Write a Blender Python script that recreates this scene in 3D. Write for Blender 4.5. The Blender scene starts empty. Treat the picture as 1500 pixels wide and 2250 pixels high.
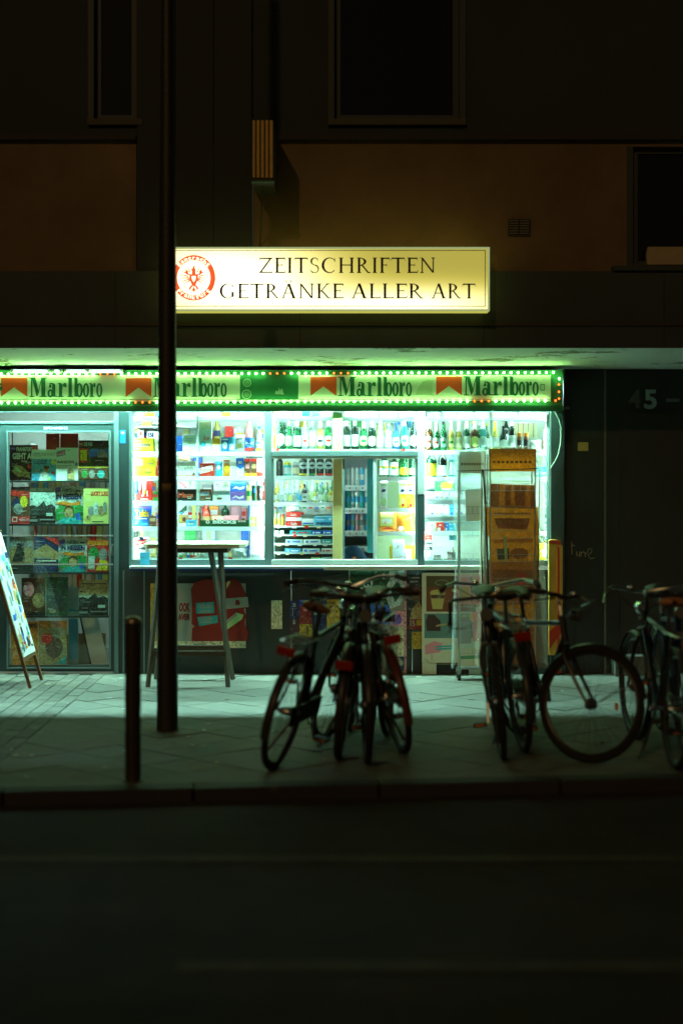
import bpy, math, random
from mathutils import Matrix, Vector
random.seed(7)
scene = bpy.context.scene
COL = scene.collection
R = math.radians

# ------------------------------------------------------------------ camera, world, sun, exposure
DC, FPX, EYE, HOR = 14.0, 3640.0, 1.66, 1048.0      # distance to shop glass, focal length in photo pixels, eye height, horizon row
cam_d = bpy.data.cameras.new('camera')
cam = bpy.data.objects.new('camera', cam_d); COL.objects.link(cam)
cam.location = (0, -DC, EYE); cam.rotation_euler = (R(90), 0, 0)
cam_d.sensor_fit = 'VERTICAL'; cam_d.sensor_height = 36; cam_d.lens = FPX / 2250 * 36
cam_d.shift_y = -(1125 - HOR) / 2250
cam_d.clip_start = .1; cam_d.clip_end = 400
cam_d.dof.use_dof = True; cam_d.dof.focus_distance = DC - .1; cam_d.dof.aperture_fstop = .9
scene.camera = cam

world = bpy.data.worlds.new('World'); scene.world = world; world.use_nodes = True
SUN_DIR = Vector((.25, .85, -.46)).normalized()       # way the street light travels
wn = world.node_tree.nodes; wl = world.node_tree.links; wn.clear()
sky = wn.new('ShaderNodeTexSky'); sky.sky_type = 'NISHITA'; sky.sun_disc = False
sky.sun_elevation = math.asin(-SUN_DIR.z); sky.sun_rotation = math.atan2(-SUN_DIR.x, -SUN_DIR.y)
tint = wn.new('ShaderNodeMix'); tint.data_type = 'RGBA'; tint.blend_type = 'MULTIPLY'; tint.inputs[0].default_value = 1
wl.new(sky.outputs[0], tint.inputs[6]); tint.inputs[7].default_value = (1, .78, .5, 1)
bg = wn.new('ShaderNodeBackground'); bg.inputs[1].default_value = .0034
wl.new(tint.outputs[2], bg.inputs[0]); wo = wn.new('ShaderNodeOutputWorld'); wl.new(bg.outputs[0], wo.inputs[0])

sun_d = bpy.data.lights.new('sun', 'SUN'); sun_d.energy = .25; sun_d.angle = R(1.2); sun_d.color = (1, .6, .22)
sun = bpy.data.objects.new('sun', sun_d); COL.objects.link(sun); sun.location = (-6, -20, 12)
sun.rotation_euler = SUN_DIR.to_track_quat('-Z', 'Y').to_euler()

scene.view_settings.view_transform = 'Standard'; scene.view_settings.look = 'None'
scene.view_settings.exposure = 0; scene.view_settings.gamma = 1
scene.render.engine = 'CYCLES'
scene.cycles.use_denoising = True
scene.cycles.max_bounces = 7; scene.cycles.diffuse_bounces = 4; scene.cycles.glossy_bounces = 3
scene.cycles.transparent_max_bounces = 24; scene.cycles.transmission_bounces = 4
scene.cycles.sample_clamp_indirect = 4; scene.cycles.caustics_reflective = False; scene.cycles.caustics_refractive = False
TUBE_OUT, TUBE_IN, LED = 920.0, 150.0, 98.0            # how strongly the shop's tubes and the string bulbs shine

# ------------------------------------------------------------------ helpers
def SC(Y): return FPX / (DC + Y)
def PX(px, Y): return (px - 750) / SC(Y)
def PZ(py, Y): return EYE - (py - HOR) / SC(Y)
def GY(py): return FPX * EYE / (py - HOR) - DC       # depth of a ground point seen in photo row py

_mats = {}
def c(r, g, b, rough=.55, metal=0.0, spec=.4, var=.12, scale=14, bump=0.0):
    key = (r, g, b, rough, metal, spec, var, scale, bump)
    if key in _mats: return _mats[key]
    m = bpy.data.materials.new('paint'); m.use_nodes = True
    nt = m.node_tree; p = nt.nodes['Principled BSDF']
    p.inputs['Roughness'].default_value = rough; p.inputs['Metallic'].default_value = metal
    p.inputs['Specular IOR Level'].default_value = spec
    if var:
        tc = nt.nodes.new('ShaderNodeTexCoord'); n = nt.nodes.new('ShaderNodeTexNoise')
        n.inputs['Scale'].default_value = scale; n.inputs['Detail'].default_value = 5
        nt.links.new(tc.outputs['Object'], n.inputs['Vector'])
        mx = nt.nodes.new('ShaderNodeMix'); mx.data_type = 'RGBA'
        mx.inputs[6].default_value = (r * (1 - var), g * (1 - var), b * (1 - var), 1)
        mx.inputs[7].default_value = (min(1, r * (1 + var)), min(1, g * (1 + var)), min(1, b * (1 + var)), 1)
        nt.links.new(n.outputs['Fac'], mx.inputs[0]); nt.links.new(mx.outputs[2], p.inputs['Base Color'])
        if bump:
            bp = nt.nodes.new('ShaderNodeBump'); bp.inputs['Strength'].default_value = bump; bp.inputs['Distance'].default_value = .01
            nt.links.new(n.outputs['Fac'], bp.inputs['Height']); nt.links.new(bp.outputs[0], p.inputs['Normal'])
    else:
        p.inputs['Base Color'].default_value = (r, g, b, 1)
    _mats[key] = m
    return m

def emit(r, g, b, s, name='light'):
    m = bpy.data.materials.new(name); m.use_nodes = True; nt = m.node_tree; nt.nodes.clear()
    e = nt.nodes.new('ShaderNodeEmission'); e.inputs[0].default_value = (r, g, b, 1); e.inputs[1].default_value = s
    o = nt.nodes.new('ShaderNodeOutputMaterial'); nt.links.new(e.outputs[0], o.inputs[0])
    return m

def clear_mat(col, through, rough=.05, gloss=.5, diffuse=True, bump=0, bscale=20, name='clear'):
    """thin see-through sheet: part passes, the rest is tinted diffuse with a glossy coat"""
    m = bpy.data.materials.new(name); m.use_nodes = True; nt = m.node_tree; p = nt.nodes['Principled BSDF']
    p.inputs['Base Color'].default_value = (*col, 1); p.inputs['Roughness'].default_value = rough
    p.inputs['Specular IOR Level'].default_value = gloss
    t = nt.nodes.new('ShaderNodeBsdfTransparent'); t.inputs[0].default_value = tuple(min(1, .55 + .45 * x / max(col)) for x in col) + (1,)
    mx = nt.nodes.new('ShaderNodeMixShader'); mx.inputs[0].default_value = 1 - through
    nt.links.new(t.outputs[0], mx.inputs[1]); nt.links.new(p.outputs[0], mx.inputs[2])
    nt.links.new(mx.outputs[0], nt.nodes['Material Output'].inputs[0])
    if bump:
        tc = nt.nodes.new('ShaderNodeTexCoord'); n = nt.nodes.new('ShaderNodeTexNoise'); n.inputs['Scale'].default_value = bscale
        n.inputs['Detail'].default_value = 3; n.inputs['Distortion'].default_value = 1.2
        nt.links.new(tc.outputs['Object'], n.inputs['Vector'])
        bp = nt.nodes.new('ShaderNodeBump'); bp.inputs['Strength'].default_value = bump; bp.inputs['Distance'].default_value = .03
        nt.links.new(n.outputs['Fac'], bp.inputs['Height']); nt.links.new(bp.outputs[0], p.inputs['Normal'])
    return m

def glass_mat(name='glass', refl=.06, tint=(.93, 1, .97)):
    m = bpy.data.materials.new(name); m.use_nodes = True; nt = m.node_tree; nt.nodes.clear()
    t = nt.nodes.new('ShaderNodeBsdfTransparent'); t.inputs[0].default_value = (*tint, 1)
    g = nt.nodes.new('ShaderNodeBsdfGlossy'); g.inputs['Roughness'].default_value = .03
    mx = nt.nodes.new('ShaderNodeMixShader'); mx.inputs[0].default_value = refl
    nt.links.new(t.outputs[0], mx.inputs[1]); nt.links.new(g.outputs[0], mx.inputs[2])
    o = nt.nodes.new('ShaderNodeOutputMaterial'); nt.links.new(mx.outputs[0], o.inputs[0])
    return m

_glyph = {}
def glyphs(s, bold=0.0):
    k = (s, bold)
    if k in _glyph: return _glyph[k]
    cu = bpy.data.curves.new('text', 'FONT'); cu.body = s; cu.offset = bold; cu.resolution_u = 3
    ob = bpy.data.objects.new('text', cu); me = bpy.data.meshes.new_from_object(ob)
    v = [(p.co.x, p.co.y) for p in me.vertices]; f = [tuple(p.vertices) for p in me.polygons]
    bpy.data.objects.remove(ob); bpy.data.curves.remove(cu); bpy.data.meshes.remove(me)
    x0 = min(p[0] for p in v); x1 = max(p[0] for p in v); y0 = min(p[1] for p in v); y1 = max(p[1] for p in v)
    v = [((p[0] - x0) / (x1 - x0), (p[1] - y0) / (y1 - y0)) for p in v]
    _glyph[k] = (v, f); return _glyph[k]

class MB:
    def __init__(s): s.v = []; s.f = []; s.m = []; s.mats = []
    def mi(s, mat):
        if mat not in s.mats: s.mats.append(mat)
        return s.mats.index(mat)
    def add(s, vs, fs, mat):
        o = len(s.v); s.v += [tuple(p) for p in vs]; i = s.mi(mat)
        for f in fs: s.f.append(tuple(o + k for k in f)); s.m.append(i)
        return s
    def box(s, x0, x1, y0, y1, z0, z1, mat):
        vs = [(x, y, z) for x in (x0, x1) for y in (y0, y1) for z in (z0, z1)]
        return s.add(vs, [(0, 1, 3, 2), (4, 6, 7, 5), (0, 4, 5, 1), (2, 3, 7, 6), (0, 2, 6, 4), (1, 5, 7, 3)], mat)
    def poly(s, pts, mat): return s.add(pts, [tuple(range(len(pts)))], mat)
    def xz(s, pts, y, mat): return s.poly([(p[0], y, p[1]) for p in pts], mat)
    def prism(s, pts, y0, y1, mat):
        n = len(pts); vs = [(p[0], y0, p[1]) for p in pts] + [(p[0], y1, p[1]) for p in pts]
        return s.add(vs, [tuple(range(n)), tuple(range(2 * n - 1, n - 1, -1))] + [(i, i + n, (i + 1) % n + n, (i + 1) % n) for i in range(n)], mat)
    def ell(s, cx, cz, rx, rz, y, mat, n=20, a0=0, a1=360):
        return s.xz([(cx + rx * math.cos(R(a0 + (a1 - a0) * k / n)), cz + rz * math.sin(R(a0 + (a1 - a0) * k / n))) for k in range(n if a1 - a0 == 360 else n + 1)], y, mat)
    def ring(s, cx, cz, rx, rz, ix, iz, y, mat, n=28, a0=0, a1=360):
        vs = []
        for k in range(n + 1):
            a = R(a0 + (a1 - a0) * k / n)
            vs += [(cx + rx * math.cos(a), y, cz + rz * math.sin(a)), (cx + ix * math.cos(a), y, cz + iz * math.sin(a))]
        return s.add(vs, [(2 * k, 2 * k + 2, 2 * k + 3, 2 * k + 1) for k in range(n)], mat)
    def text(s, st, x0, x1, z0, z1, y, mat, bold=.01, rot=0):
        v, f = glyphs(st, bold); cx, cz = (x0 + x1) / 2, (z0 + z1) / 2; cr, sr = math.cos(rot), math.sin(rot); out = []
        for a, b in v:
            dx, dz = x0 + a * (x1 - x0) - cx, z0 + b * (z1 - z0) - cz
            out.append((cx + dx * cr - dz * sr, y, cz + dx * sr + dz * cr))
        return s.add(out, f, mat)
    def tube(s, pts, r, mat, n=8, closed=False, caps=True):
        P = [Vector(p) for p in pts]; k = len(P); rr = r if isinstance(r, (list, tuple)) else [r] * k
        vs = []; up = None
        for i in range(k):
            if closed: t = P[(i + 1) % k] - P[i - 1]
            else: t = P[min(i + 1, k - 1)] - P[max(i - 1, 0)]
            t.normalize()
            if up is None or abs(up.dot(t)) > .99: up = Vector((0, 0, 1)) if abs(t.z) < .9 else Vector((1, 0, 0))
            a = t.cross(up).normalized(); b = a.cross(t).normalized(); up = b
            for j in range(n):
                q = P[i] + (a * math.cos(2 * math.pi * j / n) + b * math.sin(2 * math.pi * j / n)) * rr[i]; vs.append(q)
        fs = []
        for i in range(k if closed else k - 1):
            for j in range(n):
                i2 = (i + 1) % k; fs.append((i * n + j, i * n + (j + 1) % n, i2 * n + (j + 1) % n, i2 * n + j))
        if caps and not closed: fs += [tuple(range(n - 1, -1, -1)), tuple((k - 1) * n + j for j in range(n))]
        return s.add(vs, fs, mat)
    def lathe(s, prof, mat, n=14, cx=0, cy=0, sx=1, sy=1, a0=0, a1=360):
        full = a1 - a0 == 360; vs = []; cnt = n if full else n + 1
        for r, z in prof:
            for j in range(cnt):
                a = R(a0 + (a1 - a0) * j / n); vs.append((cx + r * sx * math.cos(a), cy + r * sy * math.sin(a), z))
        fs = []
        for i in range(len(prof) - 1):
            for j in range(n):
                j2 = (j + 1) % cnt; fs.append((i * cnt + j, i * cnt + j2, (i + 1) * cnt + j2, (i + 1) * cnt + j))
        if full:
            if prof[0][0] > 1e-4: fs.append(tuple(range(n - 1, -1, -1)))
            if prof[-1][0] > 1e-4: fs.append(tuple((len(prof) - 1) * n + j for j in range(n)))
        return s.add(vs, fs, mat)
    def grid(s, fn, nu, nv, mat):
        vs = [fn(i / nu, j / nv) for j in range(nv + 1) for i in range(nu + 1)]
        return s.add(vs, [(j * (nu + 1) + i, j * (nu + 1) + i + 1, (j + 1) * (nu + 1) + i + 1, (j + 1) * (nu + 1) + i) for j in range(nv) for i in range(nu)], mat)
    def xf(s, M): s.v = [tuple(M @ Vector(p)) for p in s.v]; return s
    def mesh(s, name, smooth=False):
        me = bpy.data.meshes.new(name); me.from_pydata(s.v, [], s.f)
        for m in s.mats: me.materials.append(m)
        me.polygons.foreach_set('material_index', s.m)
        if smooth:
            me.polygons.foreach_set('use_smooth', [True] * len(s.f)); me.set_sharp_from_angle(angle=R(38))
        me.update(); return me
    def build(s, name, parent=None, smooth=False, bevel=0.0, loc=None):
        return link(name, s.mesh(name, smooth), parent, bevel, loc)

def link(name, me, parent=None, bevel=0.0, loc=None):
    o = bpy.data.objects.new(name, me); COL.objects.link(o)
    if parent: o.parent = parent
    if loc: o.location = loc
    if bevel:
        b = o.modifiers.new('bevel', 'BEVEL'); b.width = bevel; b.segments = 2; b.limit_method = 'ANGLE'; b.angle_limit = R(40)
    return o

_labels = {}
def tag(o, label=None, cat=None, group=None, kind=None):
    if label:
        o['label'] = label; _labels[label] = _labels.get(label, 0) + 1
    if cat: o['category'] = cat
    if group: o['group'] = group
    if kind: o['kind'] = kind
    return o
def thing(name, label, cat, loc=(0, 0, 0), group=None, rot=None):
    o = bpy.data.objects.new(name, None); COL.objects.link(o); o.location = loc; o.empty_display_size = .1
    if rot: o.rotation_euler = rot
    return tag(o, label, cat, group)
ORD = ['first', 'second', 'third', 'fourth', 'fifth', 'sixth', 'seventh', 'eighth', 'ninth', 'tenth', 'eleventh', 'twelfth', 'thirteenth', 'fourteenth', 'fifteenth', 'sixteenth', 'seventeenth', 'eighteenth', 'nineteenth', 'twentieth', 'last but one', 'last']

# ------------------------------------------------------------------ shared materials
GLASS = glass_mat()
WHITE = c(.8, .82, .8, .4); BLACK = c(.012, .012, .012, .5); DARK = c(.03, .032, .03, .45)
FRAME = c(.03, .055, .06, .5, .1, var=.06, scale=30); FRAMEW = c(.62, .70, .68, .35, .2, var=.06)
STEEL = c(.45, .46, .46, .3, 1, var=.05); CHROME = c(.7, .7, .7, .12, 1, var=0)
WOOD = c(.72, .55, .22, .6, var=.22, scale=9); DWOOD = c(.09, .04, .018, .55, var=.3, scale=12)
PAPER = c(.75, .74, .68, .7, var=.06); BRICKINK = c(.02, .02, .025, .6, var=0)

def plaster(name, col, dirt=.35, scale=2.2, bump=.25, stain=None, rough=.85, fine=60):
    m = bpy.data.materials.new(name); m.use_nodes = True; nt = m.node_tree; p = nt.nodes['Principled BSDF']; N = nt.nodes.new; L = nt.links.new
    p.inputs['Roughness'].default_value = rough
    tc = N('ShaderNodeTexCoord'); a = N('ShaderNodeTexNoise'); a.inputs['Scale'].default_value = scale; a.inputs['Detail'].default_value = 8; a.inputs['Roughness'].default_value = .65
    b = N('ShaderNodeTexNoise'); b.inputs['Scale'].default_value = fine; b.inputs['Detail'].default_value = 4
    L(tc.outputs['Object'], a.inputs[0]); L(tc.outputs['Object'], b.inputs[0])
    cr = N('ShaderNodeValToRGB'); cr.color_ramp.elements[0].position = .3; cr.color_ramp.elements[1].position = .7
    cr.color_ramp.elements[0].color = (*[x * (1 - dirt) for x in col], 1); cr.color_ramp.elements[1].color = (*col, 1)
    L(a.outputs['Fac'], cr.inputs[0]); out = cr.outputs[0]
    if stain:
        w = N('ShaderNodeTexNoise'); w.inputs['Scale'].default_value = 1.7; w.inputs['Detail'].default_value = 9; w.inputs['Roughness'].default_value = .72
        mp = N('ShaderNodeMapping'); mp.inputs['Scale'].default_value = (1, 2.2, 1); L(tc.outputs['Object'], mp.inputs[0]); L(mp.outputs[0], w.inputs[0])
        sr = N('ShaderNodeValToRGB'); sr.color_ramp.elements[0].position = .57; sr.color_ramp.elements[1].position = .60
        L(w.outputs['Fac'], sr.inputs[0]); mx = N('ShaderNodeMix'); mx.data_type = 'RGBA'; L(sr.outputs[0], mx.inputs[0]); L(out, mx.inputs[6]); mx.inputs[7].default_value = (*stain, 1); out = mx.outputs[2]
    L(out, p.inputs['Base Color'])
    bp = N('ShaderNodeBump'); bp.inputs['Strength'].default_value = bump; bp.inputs['Distance'].default_value = .01
    L(b.outputs['Fac'], bp.inputs['Height']); L(bp.outputs[0], p.inputs['Normal'])
    return m

def slab_mat(name, col, spread=.3):
    m = plaster(name, col, .25, 6, .3, fine=90); nt = m.node_tree; p = nt.nodes['Principled BSDF']; N = nt.nodes.new; L = nt.links.new
    src = p.inputs['Base Color'].links[0].from_socket
    oi = N('ShaderNodeObjectInfo'); mr = N('ShaderNodeMapRange'); mr.inputs[3].default_value = 1 - spread; mr.inputs[4].default_value = 1
    L(oi.outputs['Random'], mr.inputs[0]); h = N('ShaderNodeHueSaturation'); L(mr.outputs[0], h.inputs['Value']); L(src, h.inputs['Color']); L(h.outputs[0], p.inputs['Base Color'])
    # pale spots of old gum and wear
    v = N('ShaderNodeTexVoronoi'); v.inputs['Scale'].default_value = 2.3; g = N('ShaderNodeNewGeometry'); L(g.outputs['Position'], v.inputs['Vector'])
    r2 = N('ShaderNodeValToRGB'); r2.color_ramp.elements[0].position = .035; r2.color_ramp.elements[0].color = (1, 1, 1, 1); r2.color_ramp.elements[1].position = .05; r2.color_ramp.elements[1].color = (0, 0, 0, 1)
    L(v.outputs['Distance'], r2.inputs[0]); mx = N('ShaderNodeMix'); mx.data_type = 'RGBA'; L(r2.outputs[0], mx.inputs[0]); L(h.outputs[0], mx.inputs[6]); mx.inputs[7].default_value = (col[0] * 1.7, col[1] * 1.7, col[2] * 1.7, 1)
    L(mx.outputs[2], p.inputs['Base Color'])
    p.inputs['Roughness'].default_value = .7
    return m

# ------------------------------------------------------------------ ground: road, kerb, pavement
ASPH = plaster('asphalt', (.043, .033, .028), .6, 1.6, .9, fine=110, rough=.9)
ZR = -.075
road = MB().poly([(-120, -120, ZR), (120, -120, ZR), (120, 40, ZR), (-120, 40, ZR)], ASPH).build('road'); tag(road, kind='structure')
KA, KB = Vector((-1.78, -5.27)), Vector((1.88, -4.86)); kd = (KB - KA).normalized(); kn = Vector((-kd.y, kd.x))
def kerb_y(x): return KA.y + (x - KA.x) * kd.y / kd.x
pav_m = c(.05, .048, .042, .9, scale=30)
pav = MB()
pav.poly([(-60, kerb_y(-60) + .14, -.012), (60, kerb_y(60) + .14, -.012), (60, 30, -.012), (-60, 30, -.012)], pav_m)
pavement = tag(pav.build('pavement'), kind='structure')
SLAB = slab_mat('paving_slab', (.19, .18, .150)); SETT = slab_mat('paving_brick', (.17, .156, .128), .4)
def in_view(x, y, m=.35):
    d = DC + y; return abs(x) * FPX / d < 750 + m * FPX / d
S = .35
def clip(poly, n, d):                                 # keep the side where n.p <= d
    out = []
    for i, p in enumerate(poly):
        q = poly[(i + 1) % len(poly)]; a = n[0] * p[0] + n[1] * p[1] - d; b = n[0] * q[0] + n[1] * q[1] - d
        if a <= 0: out.append(p)
        if a * b < 0: t = a / (a - b); out.append((p[0] + (q[0] - p[0]) * t, p[1] + (q[1] - p[1]) * t))
    return out
hs = S / 2 - .003
me_slab = MB().box(-hs, hs, -hs, hs, -.05, 0, SLAB).mesh('slab')
XL = -1.98                                            # small pavers left of this line
kin = KA + kn * .144; far_slabs = MB()
u = Vector((1, 1)).normalized(); w = Vector((-1, 1)).normalized(); n_slab = 0
for i in range(-30, 31):
    for j in range(-30, 31):
        p = Vector((.10, -2.0)) + u * i * S + w * j * S
        if abs(p.x) > 6.5: continue
        seen = in_view(p.x, p.y, .3)
        rot = random.uniform(-.006, .006)
        full = [tuple(p + u * a * hs + w * b * hs) for a, b in ((-1, -1), (1, -1), (1, 1), (-1, 1))]
        cut = clip(clip(clip(full, (0, 1), -.004), (-1, 0), -XL), (-kn.x, -kn.y), -(kn.x * kin.x + kn.y * kin.y))
        if len(cut) < 3: continue
        zz = random.uniform(-.0016, .0016)
        if not seen:                                   # beyond the picture's edge: joined
            n = len(cut); far_slabs.add([(q[0], q[1], zz + h) for h in (0, -.05) for q in cut], [tuple(range(n))] + [(k, k + n, (k + 1) % n + n, (k + 1) % n) for k in range(n)], SLAB)
        elif cut == full:
            o = link('slab', me_slab, pavement); o.location = (p.x, p.y, zz); o.rotation_euler = (random.uniform(-.003, .003), random.uniform(-.003, .003), R(45) + rot)
        else:
            n = len(cut); vs = [(q[0] - p.x, q[1] - p.y, h) for h in (0, -.05) for q in cut]
            MB().add(vs, [tuple(range(n))] + [(k, k + n, (k + 1) % n + n, (k + 1) % n) for k in range(n)], SLAB).build('slab', pavement, loc=(p.x, p.y, zz))
far_slabs.build('slab_field', pavement)['kind'] = 'stuff'; far_setts = MB()
me_sett = MB().box(-.048, .048, -.098, .098, -.05, 0, SETT).mesh('paving_brick')
for i in range(0, 42):
    for j in range(0, 28):
        x = XL - .055 - i * .103; y = -.10 - j * .203 - (i % 2) * .1
        if y < kerb_y(x) + .26: continue
        if not in_view(x, y, .15): far_setts.box(x - .048, x + .048, y - .098, y + .098, -.05, 0, SETT); continue
        o = link('paving_brick', me_sett, pavement); o.location = (x, y, random.uniform(-.002, .002)); o.rotation_euler = (0, 0, random.uniform(-.012, .012))
far_setts.build('brick_field', pavement)['kind'] = 'stuff'
KERB = slab_mat('kerb_stone', (.034, .031, .026), .3)
kerb = tag(MB().box(-60, -9, -.001, .001, -.2, ZR - .01, KERB).build('kerb'), kind='structure')
me_k = MB().box(.004, .992, 0, .14, -.2, .0, KERB).mesh('kerb_stone')
ang = math.atan2(kd.y, kd.x)
for i in range(-9, 12):
    q = KA + kd * i; o = link('kerb_stone', me_k, kerb, .008); o.location = (q.x, q.y, random.uniform(-.003, .003)); o.rotation_euler = (0, 0, ang + random.uniform(-.003, .003))
# worn lane lines
LINE = plaster('road_paint', (.11, .098, .07), .6, 7, .2)
def lane(py, x0, x1, wd, name):
    d = FPX * (EYE - ZR) / (py - HOR) - DC; tag(MB().poly([(x0, d - wd / 2, ZR + .004), (x1, d - wd / 2, ZR + .004), (x1, d + wd / 2, ZR + .004), (x0, d + wd / 2, ZR + .004)], LINE).build(name), kind='structure')
lane(1888, -40, 40, .12, 'lane_line'); lane(2125, -.58, 30, .12, 'lane_line')

# ------------------------------------------------------------------ the building above and beside the shop
YO, ZS, ZSF = -1.14, 2.572, 2.66                       # overhang front, soffit height at the shop and at its front edge
ZF = PZ(595, YO); YW = YO + .08
bld = thing('apartment_building', 'plastered building with ochre wall, dark band and deep overhang above the kiosk', 'building', (0, 0, 0))
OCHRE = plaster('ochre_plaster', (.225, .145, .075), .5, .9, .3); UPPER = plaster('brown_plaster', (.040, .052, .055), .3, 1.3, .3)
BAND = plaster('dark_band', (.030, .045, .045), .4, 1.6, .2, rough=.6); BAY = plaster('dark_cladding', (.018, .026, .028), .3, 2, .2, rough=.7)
SOFF = plaster('soffit_paint', (.80, .82, .74), .12, 3, .2, stain=(.23, .21, .14))
PIER = plaster('dark_stone', (.028, .036, .034), .4, 2.5, .15, rough=.45)
zl = PZ(303, YW)
def wall_rects(x0, x1, z0, z1, holes):
    """cut a wall face into rectangles around holes (each hole (x0,x1,z0,z1))"""
    xs = sorted({x0, x1, *[v for h in holes for v in h[:2]]}); zs = sorted({z0, z1, *[v for h in holes for v in h[2:]]}); out = []
    for a, b in zip(xs, xs[1:]):
        for e, f in zip(zs, zs[1:]):
            mx, mz = (a + b) / 2, (e + f) / 2
            if not any(h[0] < mx < h[1] and h[2] < mz < h[3] for h in holes): out.append((a, b, e, f))
    return out
w_up = [(PX(735, YW), PX(1008, YW), PZ(262, YW), 6.0), (PX(208, YW), PX(300, YW), PZ(262, YW), 6.0)]
w_rt = (PX(1390, YW), PX(1390, YW) + 1.1, PZ(584, YW), PZ(322, YW))
mb = MB()
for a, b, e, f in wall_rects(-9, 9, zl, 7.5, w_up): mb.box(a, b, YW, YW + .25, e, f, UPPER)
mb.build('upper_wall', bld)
mb = MB()
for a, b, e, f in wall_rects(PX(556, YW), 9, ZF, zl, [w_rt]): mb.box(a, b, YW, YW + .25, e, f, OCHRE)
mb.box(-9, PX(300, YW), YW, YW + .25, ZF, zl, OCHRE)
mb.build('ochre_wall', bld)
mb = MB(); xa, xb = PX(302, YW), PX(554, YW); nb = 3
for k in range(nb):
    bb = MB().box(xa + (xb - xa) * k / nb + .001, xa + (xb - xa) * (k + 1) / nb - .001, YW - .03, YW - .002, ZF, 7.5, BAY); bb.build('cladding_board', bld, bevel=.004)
MB().box(-9, 9, YO, YO + .075, ZSF + .002, ZF - .002, BAND).build('fascia', bld)
MB().add([(x, y, z) for x in (-9, 9) for y, z in ((YO + .004, ZSF), (-.35, ZS), (.2, ZS), (.2, ZS + .3), (YO + .077, ZS + .3), (YO + .077, ZSF + .012), (YO + .004, ZSF + .001))], [(0, 7, 8, 1), (1, 8, 9, 2), (2, 9, 10, 3), (3, 10, 11, 4), (4, 11, 12, 5), (5, 12, 13, 6), (6, 13, 7, 0), (6, 5, 4, 3, 2, 1, 0), (7, 8, 9, 10, 11, 12, 13)], SOFF).build('soffit', bld)
for xx in (-3.2, -1.75, -.32, 1.1, 2.5): MB().box(xx - .004, xx + .004, YO - .003, YO + .002, ZSF + .004, ZF - .02, BLACK).build('fascia_joint', bld)
MB().box(-9, 9, YO - .012, YO - .001, PZ(716, YO), PZ(708, YO), c(.035, .03, .02, .6)).build('fascia_seam', bld)
MB().box(PX(1345, YO), 9, YO - .03, YW, ZF, ZF + .035, BAND).build('flashing', bld)
LEDGE = c(.03, .027, .02, .7)
MB().box(-9, PX(300, YW), YW - .05, YW - .001, zl - .022, zl + .018, LEDGE).build('ledge', bld)
MB().box(PX(612, YW), 9, YW - .05, YW - .001, zl - .022, zl + .018, LEDGE).build('ledge', bld)
WFR = c(.036, .048, .05, .5); NIGHT = c(.004, .004, .004, .08, spec=.5)
for (a, b, e, f) in w_up + [w_rt]:
    wd = MB()
    t = .045
    wd.box(a, a + t, YW + .06, YW + .12, e, f, WFR).box(b - t, b, YW + .06, YW + .12, e, f, WFR).box(a + t, b - t, YW + .06, YW + .12, e, e + t, WFR).box(a + t, b - t, YW + .06, YW + .12, f - t, f, WFR)
    wo_ = wd.build('window', bld)
    MB().box(a + t, b - t, YW + .085, YW + .095, e + t, f - t, NIGHT).build('pane', wo_)
    MB().box(a - .05, b + .05, YW - .04, YW + .05, e - .05, e - .002, c(.08, .07, .05, .7)).build('window_sill', wo_)
    MB().box(a - .05, a - .004, YW - .012, YW + .03, e, f, WFR).build('surround', wo_); MB().box(b + .004, b + .05, YW - .012, YW + .03, e, f, WFR).build('surround', wo_)
MB().prism([(PX(1420, YW), PZ(582, YW)), (PX(1418, YW), PZ(560, YW)), (PX(1422, YW), PZ(543, YW)), (w_rt[1], PZ(543, YW)), (w_rt[1], PZ(582, YW))], YW - .02, YW + .04, c(.42, .33, .2, .6)).build('parapet_board', bld)
vg = MB(); vx0, vx1, vz0, vz1 = PX(1115, YW), PX(1163, YW), PZ(518, YW), PZ(482, YW); VG = c(.13, .11, .08, .5)
vg.box(vx0, vx1, YW - .02, YW - .014, vz0, vz1, c(.02, .02, .02)); vg_o = vg.build('vent_grille', bld)
for k in range(6):
    for h in (0, 1):
        a = vx0 + .008 + h * (vx1 - vx0) / 2; z = vz0 + .01 + k * (vz1 - vz0 - .01) / 6; MB().box(a, a + (vx1 - vx0) / 2 - .016, YW - .028, YW - .021, z, z + .010, VG).build('slat', vg_o)
# dark stone pier and entrance right of the shop
xp0 = PX(1236, 0)
for a, b, nm in ((xp0, PX(1328, 0) - .006, 'pier_panel'), (PX(1328, 0) + .006, PX(1328, 0) + 1.2, 'pier_panel'), (PX(1328, 0) + 1.21, 9, 'pier_panel')):
    MB().box(a, b, 0, .2, .0, ZS - .002, PIER).build(nm, bld, bevel=.004)
for xx in (PX(1238, 0), PX(1328, 0)): MB().box(xx - .008, xx + .008, -.016, -.001, .0, ZS - .003, c(.20, .22, .19, .4, .6)).build('joint_strip', bld)
MB().box(PX(1360, 0), PX(1360, 0) + 1.05, -.02, -.002, .04, 2.2, c(.035, .034, .03, .4)).build('entrance_door', bld)
MB().box(PX(1345, -.1), PX(1420, -.1), -.22, -.022, 0, .17, c(.12, .115, .10, .6)).build('step_box', bld, bevel=.006)
NUM = c(.35, .42, .45, .4)
MB().text('4', PX(1380, -.03), PX(1407, -.03), PZ(897, -.03), PZ(856, -.03), -.03, c(.12, .12, .11, .5), .03).build('house_number', bld)
MB().text('5', PX(1414, -.03), PX(1442, -.03), PZ(899, -.03), PZ(856, -.03), -.03, NUM, .03).build('house_number', bld)
MB().box(PX(1462, -.03), PX(1491, -.03), -.034, -.03, PZ(883, -.03), PZ(876, -.03), c(.2, .23, .24, .5)).build('number_dash', bld)
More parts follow.
